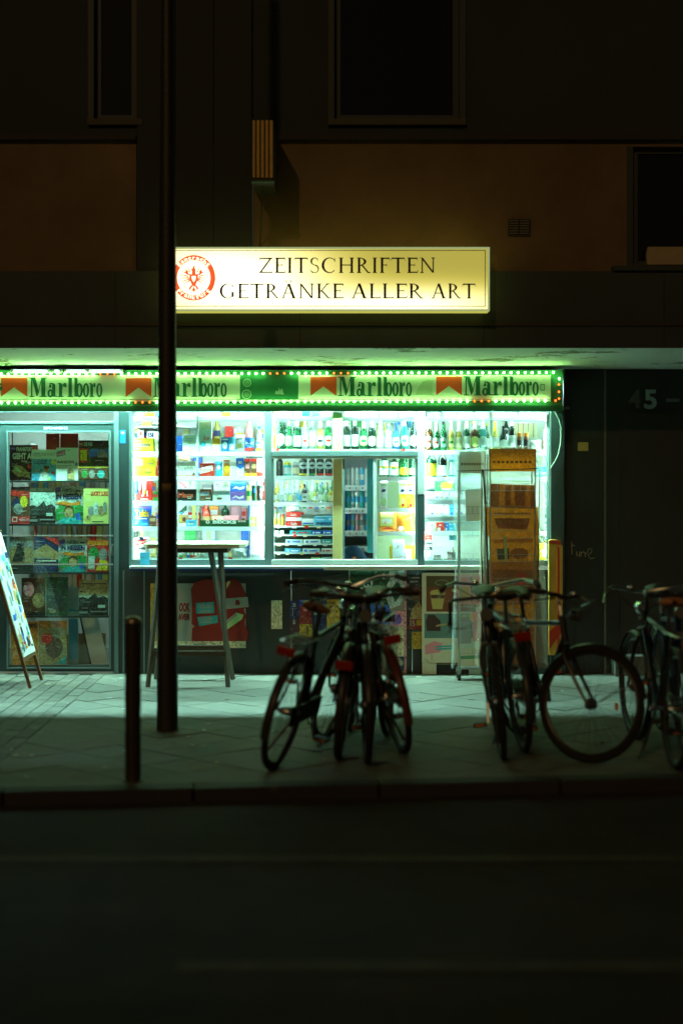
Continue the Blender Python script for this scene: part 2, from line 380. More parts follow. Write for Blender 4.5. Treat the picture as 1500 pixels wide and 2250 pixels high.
MB().box(PX(1268, 0), PX(1291, 0), -.018, -.001, PZ(991, 0), PZ(972, 0), c(.55, .40, .14, .5)).build('bell_plate', bld, bevel=.003)
MB().box(PX(1240, 0), PX(1250, 0), -.004, -.001, PZ(899, 0), PZ(894, 0), c(.3, .3, .3)).build('small_plate', bld)
gr = MB(); GI = c(.42, .36, .22, .7)
def scr(pts, r=.004): gr.tube([(PX(1180 + x * .2133, -.004), -.005, PZ(800 + y * .2133, -.004)) for x, y in pts], r, GI, 5)
scr([(350, 1830), (352, 1900), (355, 1960)]); scr([(352, 1870), (380, 1868)]); scr([(400, 1930), (405, 1975), (425, 1980), (438, 1930)]); scr([(445, 1985), (450, 1940), (478, 1935), (490, 1950), (492, 1985)]); scr([(505, 1955), (530, 1900), (560, 1905), (555, 1940), (520, 1965), (545, 2005), (590, 1995)], .003)
gr.build('graffiti', bld)

# ------------------------------------------------------------------ the kiosk: frames, glass, room
kiosk = thing('kiosk', 'glazed kiosk shop front with teal metal frames, door and serving counter', 'kiosk', (0, 0, 0))
ZC = PZ(1243, 0); ZH = PZ(903, 0)                      # counter height, head of the windows
def fr(x0, x1, y0, y1, name='frame', mat=FRAME, d0=-.035, d1=.035, par=None, bevel=.003):
    return MB().box(PX(x0, 0), PX(x1, 0), d0, d1, PZ(y1, 0), PZ(y0, 0), mat).build(name, par or kiosk, bevel=bevel)
def pane(x0, x1, y0, y1, par=None):
    return MB().box(PX(x0, 0), PX(x1, 0), -.003, .003, PZ(y1, 0), PZ(y0, 0), GLASS).build('pane', par or kiosk)
SILV = c(.15, .215, .22, .4, .3, var=.05, scale=30)
# door
door = fr(-14, 20, 932, 1474, 'door', FRAME, -.03, .03)
fr(242, 252, 932, 1474, 'stile', FRAME, -.03, .03, door); fr(20, 242, 932, 950, 'rail', FRAME, -.03, .03, door); fr(20, 242, 1466, 1474, 'rail', FRAME, -.03, .03, door)
for a in ((17, 20.5, 947, 1469), (241.5, 245, 947, 1469), (20.5, 241.5, 947, 950.5), (20.5, 241.5, 1465.5, 1469)): fr(*a, 'glazing_bead', SILV, -.036, -.0305, door, .001)
pane(20, 242, 950, 1466, door)
MB().text('20*C+M+B+13', PX(98, 0), PX(150, 0), PZ(944, 0), PZ(938, 0), -.0325, WHITE, .02).build('chalk_writing', door)
fr(96, 152, 936.5, 945.5, 'chalk_strip', c(.02, .06, .09), -.0315, -.0302, door, 0)
hd = MB().tube([(PX(247, 0), -.03, PZ(1200, 0)), (PX(247, 0), -.07, PZ(1200, 0)), (PX(247, 0), -.07, PZ(1215, 0))], .008, STEEL); hd.build('door_handle', door, True)
fr(245, 251, 1195, 1220, 'lock_plate', STEEL, -.034, -.0305, door, .001)
# door surround
fr(252, 262, 905, 1480, 'jamb', SILV, -.03, .03); fr(262, 285, 905, 1480, 'jamb_panel', FRAME, -.02, .03)
fr(-60, 252, 926, 932, 'door_head', SILV, -.035, .035); fr(-60, 252, 903, 906, 'transom_frame', SILV)
pane(-60, 252, 906, 926)
fr(-60, -16, 932, 1480, 'jamb', FRAME)
fr(-14, 252, 1475, 1481, 'threshold', STEEL, -.05, .05)
stk = fr(264, 277, 945, 974, 'sticker', c(.02, .22, .55, .4), -.0215, -.0203, None, 0); 
MB().ell(PX(271, 0), PZ(951, 0), .014, .012, -.0225, c(.7, .7, .4)).build('emblem', stk)
# left bay, centre bay, right bay
fr(285, 291, 903, 1243, 'stile', SILV); fr(582, 597, 903, 1243, 'mullion', SILV); fr(291, 582, 1229, 1243, 'bottom_rail', SILV); fr(291, 582, 903, 906, 'top_rail', SILV)
pane(291, 582, 906, 1229)
fr(597, 917, 991, 1003, 'transom', SILV, -.04, .04); fr(597, 917, 1003.2, 1008, 'transom_bead', FRAMEW, -.035, .03); fr(597, 602, 1008, 1229, 'stile', SILV, -.03, .03); fr(912, 917, 1008, 1229, 'stile', SILV, -.03, .03)
pane(597, 917, 903, 991); pane(602, 731, 1008, 1229); pane(826, 912, 1008, 1229)
fr(731, 752, 905, 990.8, 'post', WOOD, .04, .10); fr(731, 752, 1008, 1234, 'post', WOOD, .04, .10)
fr(752, 757, 1008, 1229, 'sash_stile', SILV, -.02, .02); fr(820, 826, 1008, 1229, 'sash_stile', FRAMEW, -.03, .03)
fr(597, 917, 1229, 1240, 'bottom_rail', FRAMEW, -.04, .04)
fr(917, 932, 903, 1086, 'mullion', FRAMEW, -.035, .035); fr(917, 932, 1086.3, 1243, 'mullion', FRAME, -.033, .035)
fr(932, 1206, 1231, 1243, 'bottom_rail', SILV); fr(932, 1206, 903, 906, 'top_rail', SILV)
pane(932, 1206, 906, 1231)
fr(1206, 1235.5, 903, 1481, 'corner_post', c(.03, .04, .035, .5), -.10, .06)
# counter and the panels below it
XR = PX(1206, 0) - .002
MB().box(PX(285, -.14), PX(712, -.14), -.14, -.036, ZC - .018, ZC + .004, FRAMEW).build('counter', kiosk, bevel=.003)
MB().box(PX(712, -.14), PX(1082, -.14), -.16, -.0415, ZC - .028, ZC + .006, c(.74, .74, .66, .4)).build('counter', kiosk, bevel=.003)
MB().box(PX(285, -.14), PX(711, -.14), -.142, -.1405, ZC - .034, ZC - .018, c(.02, .03, .16, .5)).build('counter_edge', kiosk)
UND = plaster('under_panel', (.03, .032, .027), .35, 3, .1, rough=.5)
xs = [270, 318, 640, 905, 1206]
for a, b in zip(xs, xs[1:]): MB().box(PX(a, 0) + .003, PX(b, 0) - .003, -.03, .02, .0, ZC - .035, UND).build('base_panel', kiosk, bevel=.003)
for a in (273, 318): MB().box(PX(a, 0) - .006, PX(a, 0) + .006, -.036, -.0305, .0, ZC - .04, SILV).build('joint_strip', kiosk)
# room
ROOM = c(.80, .82, .76, .7, var=.05); xl_, xr_ = PX(-420, 0), PX(1236, 0) - .002
YB = 2.0
MB().box(xl_, xr_, YB, YB + .1, 0, ZS - .003, ROOM).build('back_wall', kiosk); MB().box(xl_ - .1, xl_, .05, YB + .1, 0, ZS - .003, ROOM).build('side_wall', kiosk)
MB().box(xr_ - .04, xr_, .201, YB, 0, ZS - .003, ROOM).build('side_wall', kiosk); MB().box(xl_, xr_ - .04, .07, YB, 2.50, 2.54, ROOM).build('ceiling', kiosk)
MB().box(xl_, xr_ - .04, .05, YB, .002, .012, c(.35, .34, .3, .5)).build('shop_floor', kiosk)
MB().box(xl_, PX(-60, 0), -.03, .05, 0, ZS - .003, PIER).build('wall_panel', kiosk)
MB().box(xl_, XR, .0, .05, ZH - .0, ZS - .003, DARK).build('header', kiosk)
MB().box(PX(268, 0), PX(276, 0), .04, YB, .012, 2.495, ROOM).build('partition', kiosk)
# cable on the corner post
cb = MB(); cb.tube([(PX(1180 + x * .2133, -.11), -.112, PZ(800 + y * .2133, -.11)) for x, y in ((125, 445), (180, 500), (220, 570), (238, 640), (242, 740), (235, 840), (215, 930), (180, 1000), (130, 1075))], .006, c(.25, .3, .2, .5), 6)
tag(cb.build('cable', None, True), 'slack grey cable looping down the dark corner post right of the shop windows', 'cable')

# ------------------------------------------------------------------ tubes that light the shop
TOUT = emit(.46, 1, .84, TUBE_OUT, 'tube_glow'); TIN = emit(.66, 1, .97, TUBE_IN, 'tube_glow'); TPART = emit(.75, 1, .92, 9, 'tube_glow')
def tube_light(label, a, b, mat, r=.013, back=(0, 0, .03)):
    A, B = Vector(a), Vector(b); t = thing('tube_light', label, 'tube light', tuple(A), 'tube lights of the kiosk')
    d = (B - A); n = d.normalized(); bk = Vector(back)
    MB().tube([(0, 0, 0), tuple(d)], r, mat, 8).build('tube', t, True)
    h = MB(); w_ = .016
    side = n.cross(bk).normalized() * w_; b2 = bk.normalized()
    q = [bk - side - b2 * .006, bk + side - b2 * .006, bk + side + b2 * .02, bk - side + b2 * .02]
    h.add([tuple(p) for p in q] + [tuple(p + d) for p in q], [(0, 1, 2, 3), (7, 6, 5, 4), (0, 4, 5, 1), (1, 5, 6, 2), (2, 6, 7, 3), (3, 7, 4, 0)], FRAMEW)
    h.build('housing', t)
    for e in (Vector((0, 0, 0)), d): MB().tube([tuple(e - n * .012), tuple(e + n * .012)], .017, FRAMEW, 8).build('tube_end', t)
    return t
zt = 2.455
for i, (a, b) in enumerate(((-420, -60), (-40, 258), (290, 580), (600, 915), (935, 1195))):
    tube_light('bright tube light hidden behind the lit sign board, ' + ORD[i] + ' from the left', (PX(a, 0), -.15, zt), (PX(b, 0), -.15, zt), TOUT)
for i, (a, b) in enumerate(((20, 240), (320, 560), (610, 900), (950, 1190))):
    tube_light('ceiling tube light inside the shop, ' + ORD[i] + ' from the left', (PX(a, .9), .95, 2.455), (PX(b, .9), .95, 2.455), TIN)
for i, x in enumerate((289, 587.5, 925, 1203)):  # unseen tubes added to light the goods from the sides
    tube_light('added upright tube light hidden behind a window mullion, ' + ORD[i] + ' from the left', (PX(x, .06), .058, ZC + .06), (PX(x, .06), .058, ZH - .04), TIN, .008, (0, -.014, 0))
for i, (a, b) in enumerate(((300, 575), (605, 725), (760, 905), (940, 1195))):  # added out of sight to light the goods from the top front
    tube_light('added short tube light hidden at the window head, ' + ORD[i] + ' from the left', (PX(a, .07), .07, ZH + .03), (PX(b, .07), .07, ZH + .03), TIN, .010)
TSH = emit(.70, 1, .98, 72, 'tube_glow')  # shelf tubes are added to spread even light over the goods
def added_shelf_tube(label, x0, x1, y, Y): tube_light(label, (PX(x0, Y), Y + .012, PZ(y, Y) - .022), (PX(x1, Y), Y + .012, PZ(y, Y) - .022), TSH, .006, (0, -.010, .002))
for i, y in enumerate((916, 993, 1047, 1101, 1157)): added_shelf_tube('added slim tube light under a glass shelf of the left window, ' + ORD[i] + ' from the top', 298, 576, y, .088)
for i, y in enumerate((916, 990, 1048, 1167)): added_shelf_tube('added slim tube light under a glass shelf of the right window, ' + ORD[i] + ' from the top', 938, 1198, y, .088)
for i, y in enumerate((916,)): added_shelf_tube('added slim tube light above the bottles of the middle window', 603, 910, y, .088)
for i, y in enumerate((1048, 1116.5, 1168)): added_shelf_tube('added slim tube light under a shelf beside the serving window, ' + ORD[i] + ' from the top', 834, 907, y, .108)
for i, y in enumerate((1046, 1104)): added_shelf_tube('added slim tube light under the spirits shelf, ' + ('upper' if i == 0 else 'lower') + ' one', 600, 728, y, 1.138)
# tube seen in pieces above the sign board at the left
for i, (a, b) in enumerate(((27, 108), (118, 134), (145, 191), (195, 268))):
    tube_light('thin white tube light above the sign board near the door, ' + ORD[i] + ' from the left', (PX(a, -.44), -.44, PZ(815.5, -.44)), (PX(b, -.44), -.44, PZ(815.5, -.44)), TPART, .0055, (0, .012, 0))

# ------------------------------------------------------------------ the long sign board with bulbs
YM = -.43
mq = thing('sign_board', 'long white sign board with red chevrons and green lettering under the overhang', 'sign', (0, 0, 0))
GRN = c(.02, .16, .06, .5); BOARD = c(.62, .64, .52, .5, var=.10, scale=6); INK = c(.008, .105, .045, .5, var=.05); REDC = c(.75, .07, .012, .5)
zt_, zb_ = PZ(813, YM), PZ(901, YM); xm1 = PX(1236, YM)
MB().box(PX(-400, YM), xm1, YM + .012, YM + .05, zb_, zt_, GRN).build('backing', mq)
MB().box(PX(-400, YM), xm1, YM + .055, -.001, zt_ - .02, zt_, GRN).build('top_cover', mq); MB().box(xm1 - .02, xm1, YM + .055, -.001, zb_, zt_ - .022, GRN).build('end_cover', mq)
MB().box(PX(-400, YM), xm1, YM - .012, YM + .010, PZ(904, YM), PZ(890, YM), c(.015, .11, .05, .45)).build('lower_trim', mq, bevel=.003)
zp0, zp1 = PZ(877.5, YM), PZ(824, YM)
for a, b, m in ((-120, 60.5, BOARD), (61, 271, BOARD), (271.5, 527, BOARD), (527.5, 655, GRN), (655.5, 952, BOARD), (952.5, 1209, BOARD)):
    MB().box(PX(a, YM), PX(b, YM), YM, YM + .011, zp0, zp1, m).build('panel', mq)
MB().box(PX(-400, YM), PX(1209, YM), YM - .006, YM + .010, PZ(882, YM), PZ(878.5, YM), c(.5, .52, .42, .4)).build('ledge', mq)
def chevron(x0, x1, y0, y1, dip):
    f = lambda x, y: (PX(x, YM), PZ(y, YM))
    MB().xz([f(x0, y0), f(x0, y1), f((x0 + x1) / 2, dip), f(x1, y1), f(x1, y0)], YM - .0015, REDC).build('chevron', mq)
for x0, x1, o in ((3, 60.5, 0), (276.5, 333, .5), (682, 739, -2), (957.5, 1014, -3)): chevron(x0, x1, 830 + o, 872 + o, 851 + o)

def word_slab(x0, x1, y0, y1):
    """tall condensed slab letters drawn stroke by stroke; unit: width 160, height 50 (baseline 0)"""
    m = MB(); sx, sz = (x1 - x0) / 160, (y1 - y0) / 50; lay = [0]
    def P(x, z): return (PX(x0 + x * sx, YM), PZ(y1 - z * sz, YM))
    def pol(*pts): lay[0] += 1; m.xz([P(*p) for p in pts], YM - .0015 - lay[0] * .00004, INK)
    def rec(a, b, z0, z1): pol((a, z0), (b, z0), (b, z1), (a, z1))
    def o(cx, rx, cz=17.5, rz=18.5, ix=2.6, iz=13.5):
        lay[0] += 1; A = P(cx, cz); m.ring(A[0], A[1], PX(x0 + rx * sx, YM) - PX(x0, YM), (PZ(y1 - rz * sz, YM) - PZ(y1, YM)), PX(x0 + ix * sx, YM) - PX(x0, YM), PZ(y1 - iz * sz, YM) - PZ(y1, YM), YM - .0015 - lay[0] * .00004, INK, 24)
    # M
    rec(0, 11, 0, 2.5); rec(3.5, 6.5, 2.5, 48); rec(0, 10, 47, 50); pol((5, 50), (13, 50), (21, 12), (17, 2), (15.5, 2)); pol((17, 2), (19.5, 8), (28, 50), (26, 50)); rec(26, 35, 2, 50); rec(22, 38.5, 0, 2.5); rec(26, 38.5, 47.3, 50)
    # a
    o(46, 6.5, 9.5, 10.5, 2, 6.2); rec(50, 57, 1, 29); pol((42, 24), (47.5, 24), (48.5, 31), (44.5, 33)); pol((44, 36), (50, 36.5), (55.5, 34), (57, 29), (51, 29), (49.5, 33), (44, 33)); pol((57, 4), (57, 1), (61, 0), (62, 2.5))
    # r l b
    rec(65, 72, 2, 34); rec(62.5, 75.5, 0, 2.5); rec(62.5, 70, 33, 36); pol((72, 26), (76, 36.5), (81, 35), (82, 26), (77, 25), (75.5, 28)); pol((71.9, 20), (74, 27), (76, 31), (73, 34))
    rec(86, 93.5, 2, 49); rec(83.5, 96.5, 0, 2.5); rec(83.5, 90, 47.5, 50)
    rec(99, 106, 1, 49); rec(96.9, 103, 47.5, 50); o(110, 7.6)
    # o r o
    o(124.5, 6.9); rec(134, 140, 2, 34); rec(132, 142.5, 0, 2.5); rec(132, 137, 33, 36); pol((139.9, 26), (141.5, 36.5), (145.3, 35), (145.8, 27), (143, 26)); o(153.8, 6.7)
    m.build('lettering', mq)
for x0, x1, y0, y1 in ((65.5, 225, 829.5, 872.5), (337, 498, 829.5, 872), (743, 904, 827.5, 870.5), (1018, 1182, 826.5, 869)): word_slab(x0, x1, y0, y1)
MB().text('G', PX(-14, YM), PX(6, YM), PZ(858, YM), PZ(842, YM), YM - .0016, INK, .03).build('lettering', mq)
PALE = c(.35, .5, .33, .5)
for cx, cy, r in ((543, 841, 9), (542, 866.5, 10.5)):
    e = MB(); k = 1 / SC(YM); e.ring(PX(cx, YM), PZ(cy, YM), r * k, r * k, r * k * .8, r * k * .8, YM - .0015, PALE, 24); e.ell(PX(cx, YM), PZ(cy, YM), r * k * .6, r * k * .6, YM - .0012, c(.12, .3, .14), 16); e.xz([(PX(cx + 4 * (-1) ** q * math.sin(R(q * 72)), YM), PZ(cy - 4 * math.cos(R(q * 72)), YM)) for q in range(5)], YM - .002, PALE)
    e.build('emblem', mq)
MB().xz([(PX(x, YM), PZ(y, YM)) for x, y in ((604, 866), (606, 858), (611, 860), (613, 851), (615, 858), (620, 853), (622, 862), (624, 867))], YM - .0015, PALE).build('white_mark', mq)
MB().xz([(PX(x, YM), PZ(y, YM)) for x, y in ((912, 868), (918, 852), (928, 838), (938, 835), (951, 836), (949, 850), (950, 868))], YM - .0012, c(.42, .48, .3)).build('worn_patch', mq); MB().ring(PX(1191, YM), PZ(851, YM), .025, .037, .018, .028, YM - .0013, GRN, 4, 45, 405).build('square_mark', mq)

def bulbs():
    t = thing('string_light', 'string of small green-white and red bulbs around the sign board', 'string light', (0, 0, 0))
    G = emit(.40, 1, .27, LED, 'bulb_glow'); RD = emit(1, .085, .012, 9, 'bulb_glow'); SOCK = c(.03, .12, .05, .5)
    YB_ = YM - .022; rb = .0076
    prof = [(.0001, -rb), (rb * .7, -rb * .7), (rb, 0), (rb * .7, rb * .7), (.0001, rb)]
    mg = MB().lathe(prof, G, 8).mesh('bulb', True); mr = MB().lathe(prof, RD, 8).mesh('bulb', True)
    ms = MB().box(-.006, .006, .008, .022, -.006, .006, SOCK).mesh('socket')
    def put(px, py, red):
        o = link('bulb', mr if red else mg, t); o.location = (PX(px, YB_), YB_, PZ(py, YB_))
    top = [3.5] + [3.5 + 15.55 * k for k in range(1, 79)]
    redt = (226, 241.5, 257, 599, 614.5, 630, 739, 754.5, 770); redb = (298, 313.5, 329, 1047, 1062.5, 1078)
    for k in range(-4, 79):
        x = 3.5 + 15.53 * k; put(x, 822 - 3.6 * x / 1220, any(abs(x - q) < 7.7 for q in redt))
        x = 3.5 + 15.50 * k
        if x < 1210: put(x, 885 - 4.4 * x / 1220, any(abs(x - q) < 7.7 for q in redb))
    for x, y, r in ((1228, 832, 0), (1227, 845, 1), (1227, 861, 1), (1227, 876, 1), (1219.5, 880, 1)): put(x, y, r)
    w_ = MB()
    for y0, y1 in ((822, 818.4), (885, 880.6)):
        w_.tube([(PX(x, YB_ + .016), YB_ + .016, PZ(y0 + (y1 - y0) * x / 1220, YB_ + .016)) for x in range(-60, 1230, 60)], .004, SOCK, 6)
    w_.tube([(PX(1227, YB_ + .016), YB_ + .016, PZ(818, YB_ + .016)), (PX(1227, YB_ + .016), YB_ + .016, PZ(880, YB_ + .016))], .004, SOCK, 6)
    w_.build('wire', t, True)
    return t
bulbs()

# ------------------------------------------------------------------ lit box sign on the dark band
YL = YO - .22; sg = thing('lightbox_sign', 'lit yellow-white box sign with dark Roman capitals and red eagle badge', 'sign', (0, YO, PZ(685, YL)))
def lk(o): o.parent = sg; o.matrix_parent_inverse = Matrix.Translation((0, -YO, -PZ(685, YL))); return o
lx0, lx1, lz0, lz1 = PX(362, YL), PX(1075, YL), PZ(683, YL), PZ(543, YL)
def face_mat():
    m = bpy.data.materials.new('lit_acrylic'); m.use_nodes = True; nt = m.node_tree; nt.nodes.clear(); N = nt.nodes.new; L = nt.links.new
    g = N('ShaderNodeNewGeometry'); sp = N('ShaderNodeSeparateXYZ'); L(g.outputs['Position'], sp.inputs[0])
    def blob(px, py, rx, ry):          # light of one lamp inside the box
        def term(sock, c0, r):
            a = N('ShaderNodeMath'); a.operation = 'SUBTRACT'; L(sock, a.inputs[0]); a.inputs[1].default_value = c0
            b = N('ShaderNodeMath'); b.operation = 'DIVIDE'; L(a.outputs[0], b.inputs[0]); b.inputs[1].default_value = r
            q = N('ShaderNodeMath'); q.operation = 'MULTIPLY'; L(b.outputs[0], q.inputs[0]); L(b.outputs[0], q.inputs[1]); return q
        s_ = N('ShaderNodeMath'); s_.operation = 'ADD'; L(term(sp.outputs[0], PX(px, YL), rx / SC(YL)).outputs[0], s_.inputs[0]); L(term(sp.outputs[2], PZ(py, YL), ry / SC(YL)).outputs[0], s_.inputs[1])
        n_ = N('ShaderNodeMath'); n_.operation = 'MULTIPLY'; L(s_.outputs[0], n_.inputs[0]); n_.inputs[1].default_value = -1
        e_ = N('ShaderNodeMath'); e_.operation = 'EXPONENT'; L(n_.outputs[0], e_.inputs[0]); return e_.outputs[0]
    def mad(a, k, b=None):
        q = N('ShaderNodeMath'); q.operation = 'MULTIPLY_ADD'; L(a, q.inputs[0]); q.inputs[1].default_value = k
        if b is None: q.inputs[2].default_value = .46
        else: L(b, q.inputs[2])
        return q.outputs[0]
    s1 = mad(blob(560, 612, 160, 90), 1.5); s2 = mad(blob(880, 672, 260, 42), 1.5, s1); s3 = mad(blob(400, 610, 120, 110), .9, s2)
    em = N('ShaderNodeEmission'); L(s3, em.inputs[1]); em.inputs[0].default_value = (1, .92, .26, 1)
    mr = N('ShaderNodeMapRange'); L(s3, mr.inputs[0]); mr.inputs[1].default_value = .6; mr.inputs[2].default_value = 2.6
    mx = N('ShaderNodeMix'); mx.data_type = 'RGBA'; L(mr.outputs[0], mx.inputs[0]); mx.inputs[6].default_value = (1, .86, .15, 1); mx.inputs[7].default_value = (1, .98, .78, 1); L(mx.outputs[2], em.inputs[0])
    o = N('ShaderNodeOutputMaterial'); L(em.outputs[0], o.inputs[0]); return m
FACE = face_mat(); RIM = c(.45, .5, .36, .4)
lk(MB().box(lx0, lx1, YL + .012, YO - .03, lz0, lz1, emit(.95, .92, .16, .55, 'lit_side')).build('case', None, bevel=.004))
lk(MB().box(lx0 + .2, lx1 - .2, YO - .0295, YO - .001, lz0 + .1, lz1 - .1, DARK).build('wall_bracket'))
lk(MB().box(lx0 + .014, lx1 - .014, YL, YL + .011, lz0 + .014, lz1 - .014, FACE).build('face'))
for a in ((lx0, lx1, lz0, lz0 + .012), (lx0, lx1, lz1 - .012, lz1), (lx0, lx0 + .012, lz0 + .0125, lz1 - .0125), (lx1 - .012, lx1, lz0 + .0125, lz1 - .0125)):
    lk(MB().box(a[0], a[1], YL - .006, YL + .0115, a[2], a[3], emit(.8, .95, .42, .42, 'lit_rim')).build('rim'))
FINK = c(.05, .035, .06, .4, var=0)
b_ = MB()
bx0, bx1, bz0, bz1 = lx0 + .02, PX(1066, YL), PZ(673.5, YL), PZ(549.5, YL); t_ = .005
for a in ((bx0, bx1, bz0, bz0 + t_), (bx0, bx1, bz1 - t_, bz1), (bx1 - t_, bx1, bz0 + t_, bz1 - t_), (bx0, bx0 + t_, bz0 + t_, bz1 - t_)): b_.box(a[0], a[1], YL - .002, YL - .0005, a[2], a[3], FINK)
lk(b_.build('border'))
def roman(word, x0, x1, y0, y1, ym):
    """Roman capitals from thick and thin strokes with flared serifs"""
    W = dict(Z=.82, E=.66, I=.34, T=.82, S=.60, C=.92, H=.98, R=.84, F=.62, N=1.0, G=.98, K=.86, A=.92, L=.66)
    W['Ä'] = W['A']; W[' '] = .42; gap = .10
    tot = sum(W[ch] for ch in word) + gap * (len(word) - 1); h = abs(PZ(y0, YL) - PZ(y1, YL)); zb = PZ(y1, YL); wx = PX(x1, YL) - PX(x0, YL); sx = wx / tot
    TK, TN, SF = .145, .075, .06; x = PX(x0, YL); lay = [0]; m = MB()
    for ch in word:
        w_ = W[ch]
        def pol(*pts): lay[0] += 1; m.xz([(x + p[0] * sx, zb + p[1] * h) for p in pts], YL - .0025 - lay[0] * .00003, FINK)
        def rec(a, b, c0, c1): pol((a, c0), (b, c0), (b, c1), (a, c1))
        def serif(cx, z, wd=.13): s = 1 if z < .5 else -1; pol((cx - wd, z), (cx + wd, z), (cx + wd, z + s * .045), (cx + .07, z + s * .07), (cx - .07, z + s * .07), (cx - wd, z + s * .045))
        def stem(cx): rec(cx - TK / 2, cx + TK / 2, .02, .98); serif(cx, 0); serif(cx, 1)
        def diag(a, z0, b, z1, t): pol((a - t / 2, z0), (a + t / 2, z0), (b + t / 2, z1), (b - t / 2, z1))
        def arc(cx, cz, rx, rz, a0, a1, t0, t1, n=22):
            vs = []; lay[0] += 1
            for k in range(n + 1):
                f = k / n; a = R(a0 + (a1 - a0) * f); t = t0 + (t1 - t0) * math.sin(math.pi * f) ** 1.2
                for s in (1, -1): vs.append((x + (cx + (rx + s * t / 2) * math.cos(a)) * sx, YL - .0025 - lay[0] * .00003, zb + (cz + (rz + s * t / 2 * .6) * math.sin(a)) * h))
            m.add(vs, [(2 * k, 2 * k + 1, 2 * k + 3, 2 * k + 2) for k in range(n)], FINK)
        if ch == 'I': stem(.17)
        if ch in 'EFL':
            stem(.17)
            if ch in 'EF': rec(.17, w_ - .04, .905, .995); pol((w_ - .06, .995), (w_, .995), (w_ + .01, .82), (w_ - .02, .82)); rec(.2, w_ - .16, .485, .545); rec(w_ - .18, w_ - .155, .43, .61)
            if ch in 'EL': rec(.17, w_, .005, .085); pol((w_ - .06, .005), (w_, .005), (w_ + .05, .2), (w_ + .02, .2))
        if ch == 'T': stem(w_ / 2); rec(.02, w_ - .02, .905, .995); pol((.02, .995), (.07, .995), (.0, .8), (-.02, .8)); pol((w_ - .07, .995), (w_ - .02, .995), (w_ + .02, .8), (w_, .8))
        if ch == 'H': stem(.17); stem(w_ - .17); rec(.17, w_ - .17, .48, .55)
        if ch == 'N': rec(.14, .14 + TN, .02, .98); serif(.16, 0, .11); diag(.16, .98, w_ - .16, .02, .13); rec(w_ - .16 - TN / 2, w_ - .16 + TN / 2, .02, .98); serif(w_ - .16, 1, .11); pol((.02, 1), (.22, 1), (.2, .97), (.02, .98))
        if ch == 'Z': rec(.04, w_ - .02, .905, .995); rec(.0, w_ - .02, .005, .085); diag(.08, .03, w_ - .1, .97, .12); pol((.04, .995), (.08, .995), (.06, .8), (.03, .8)); pol((w_ - .07, .005), (w_ - .02, .005), (w_ + .02, .2), (w_ - .0, .2))
        if ch in 'AÄ': diag(.12, .02, w_ / 2, 1.0, TN); diag(w_ - .14, .02, w_ / 2, 1.0, .16); serif(.11, 0, .1); serif(w_ - .13, 0, .13); rec(.26, w_ - .28, .33, .39)
        if ch == 'Ä': m.ell(x + .32 * sx, zb + 1.16 * h, .055 * sx, .05 * h, YL - .0026, FINK, 10); m.ell(x + .6 * sx, zb + 1.16 * h, .055 * sx, .05 * h, YL - .0026, FINK, 10)
        if ch == 'K': stem(.17); diag(.26, .45, .66, .98, .08); diag(.30, .56, .74, .02, .12); serif(.68, 1, .1); serif(.78, 0, .11)
        if ch == 'R': stem(.17); arc(.2, .735, .33, .235, 90, -90, .06, .15); rec(.17, .36, .45, .51); diag(.36, .5, .72, .02, .115); serif(.76, 0, .1)
        if ch == 'S': arc(.30, .75, .2, .225, 40, 255, .06, .12); arc(.30, .265, .225, .25, 75, -140, .12, .06); pol((.44, .92), (.49, .96), (.5, .78), (.475, .78)); pol((.08, .08), (.12, .1), (.07, .26), (.045, .26)); diag(.42, .44, .19, .58, .1)
        if ch in 'CG': arc(.5, .5, .40, .475, 48, 318 if ch == 'C' else 312, .06, .16); pol((.76, .86), (.82, .98), (.835, .72), (.805, .72))
        if ch == 'G': rec(.73, .73 + TK, .1, .42); serif(.78, .42 + .0001, .0) if False else rec(.66, .90, .40, .435)
        x += (w_ + gap) * sx
    lk(m.build('lettering'))
roman('ZEITSCHRIFTEN', 569, 957, 566, 600, 0); roman('GETRÄNKE', 482, 754, 623, 656, 0); roman('ALLER', 771, 929, 623, 656, 0); roman('ART', 947, 1044, 623, 656, 0)
# round badge
bd = MB(); bcx, bcz = PX(426, YL), PZ(610.5, YL); k = 1 / SC(YL); RED = c(.62, .035, .012, .5, var=0); REDE = emit(1, .13, .03, .95, 'lit_red'); WHE = emit(1, .93, .62, 1.6, 'lit_white')
def AR(a, r): return (bcx + r * k * math.cos(R(a)), bcz + r * k * math.sin(R(a)))
bd.ring(bcx, bcz, 47.5 * k, 50 * k, 36.5 * k, 38.5 * k, YL - .003, REDE, 48)
def arc_text(st, r, a0, a1, up, hgt):
    n = len(st)
    for i, ch in enumerate(st):
        a = a0 + (a1 - a0) * (i + .5) / n; p = AR(a, r); wdt = abs(R(a1 - a0)) * r / n * k * .86; hh = hgt * k * (1.25 if ch in 'EFthfkd' else .95)
        if ch == 'i' or ch == 'r': wdt *= .75
        bd.text(ch, p[0] - wdt / 2, p[0] + wdt / 2, p[1] - hh / 2, p[1] + hh / 2, YL - .0045, WHE, .04, R(a - 90) if up else R(a + 90))
arc_text('Eintracht', 42.8, 143, 37, True, 7.5); arc_text('Frankfurt', 43, 217, 323, False, 7.5)
def PE(x, y): return (bcx + x * k, bcz + y * k)
bd.xz([PE(*p) for p in ((-3, 20), (-1, 26), (3, 27), (2, 22), (4, 18), (4, 8), (-4, 8), (-4, 16), (-8, 18))], YL - .0046, REDE)
bd.xz([PE(*p) for p in ((-10, 8), (10, 8), (9, -4), (5, -14), (0, -20), (-5, -14), (-9, -4))], YL - .0048, REDE); bd.xz([PE(*p) for p in ((-5, 4), (5, 4), (4, -4), (0, -10), (-4, -4))], YL - .0055, WHE)
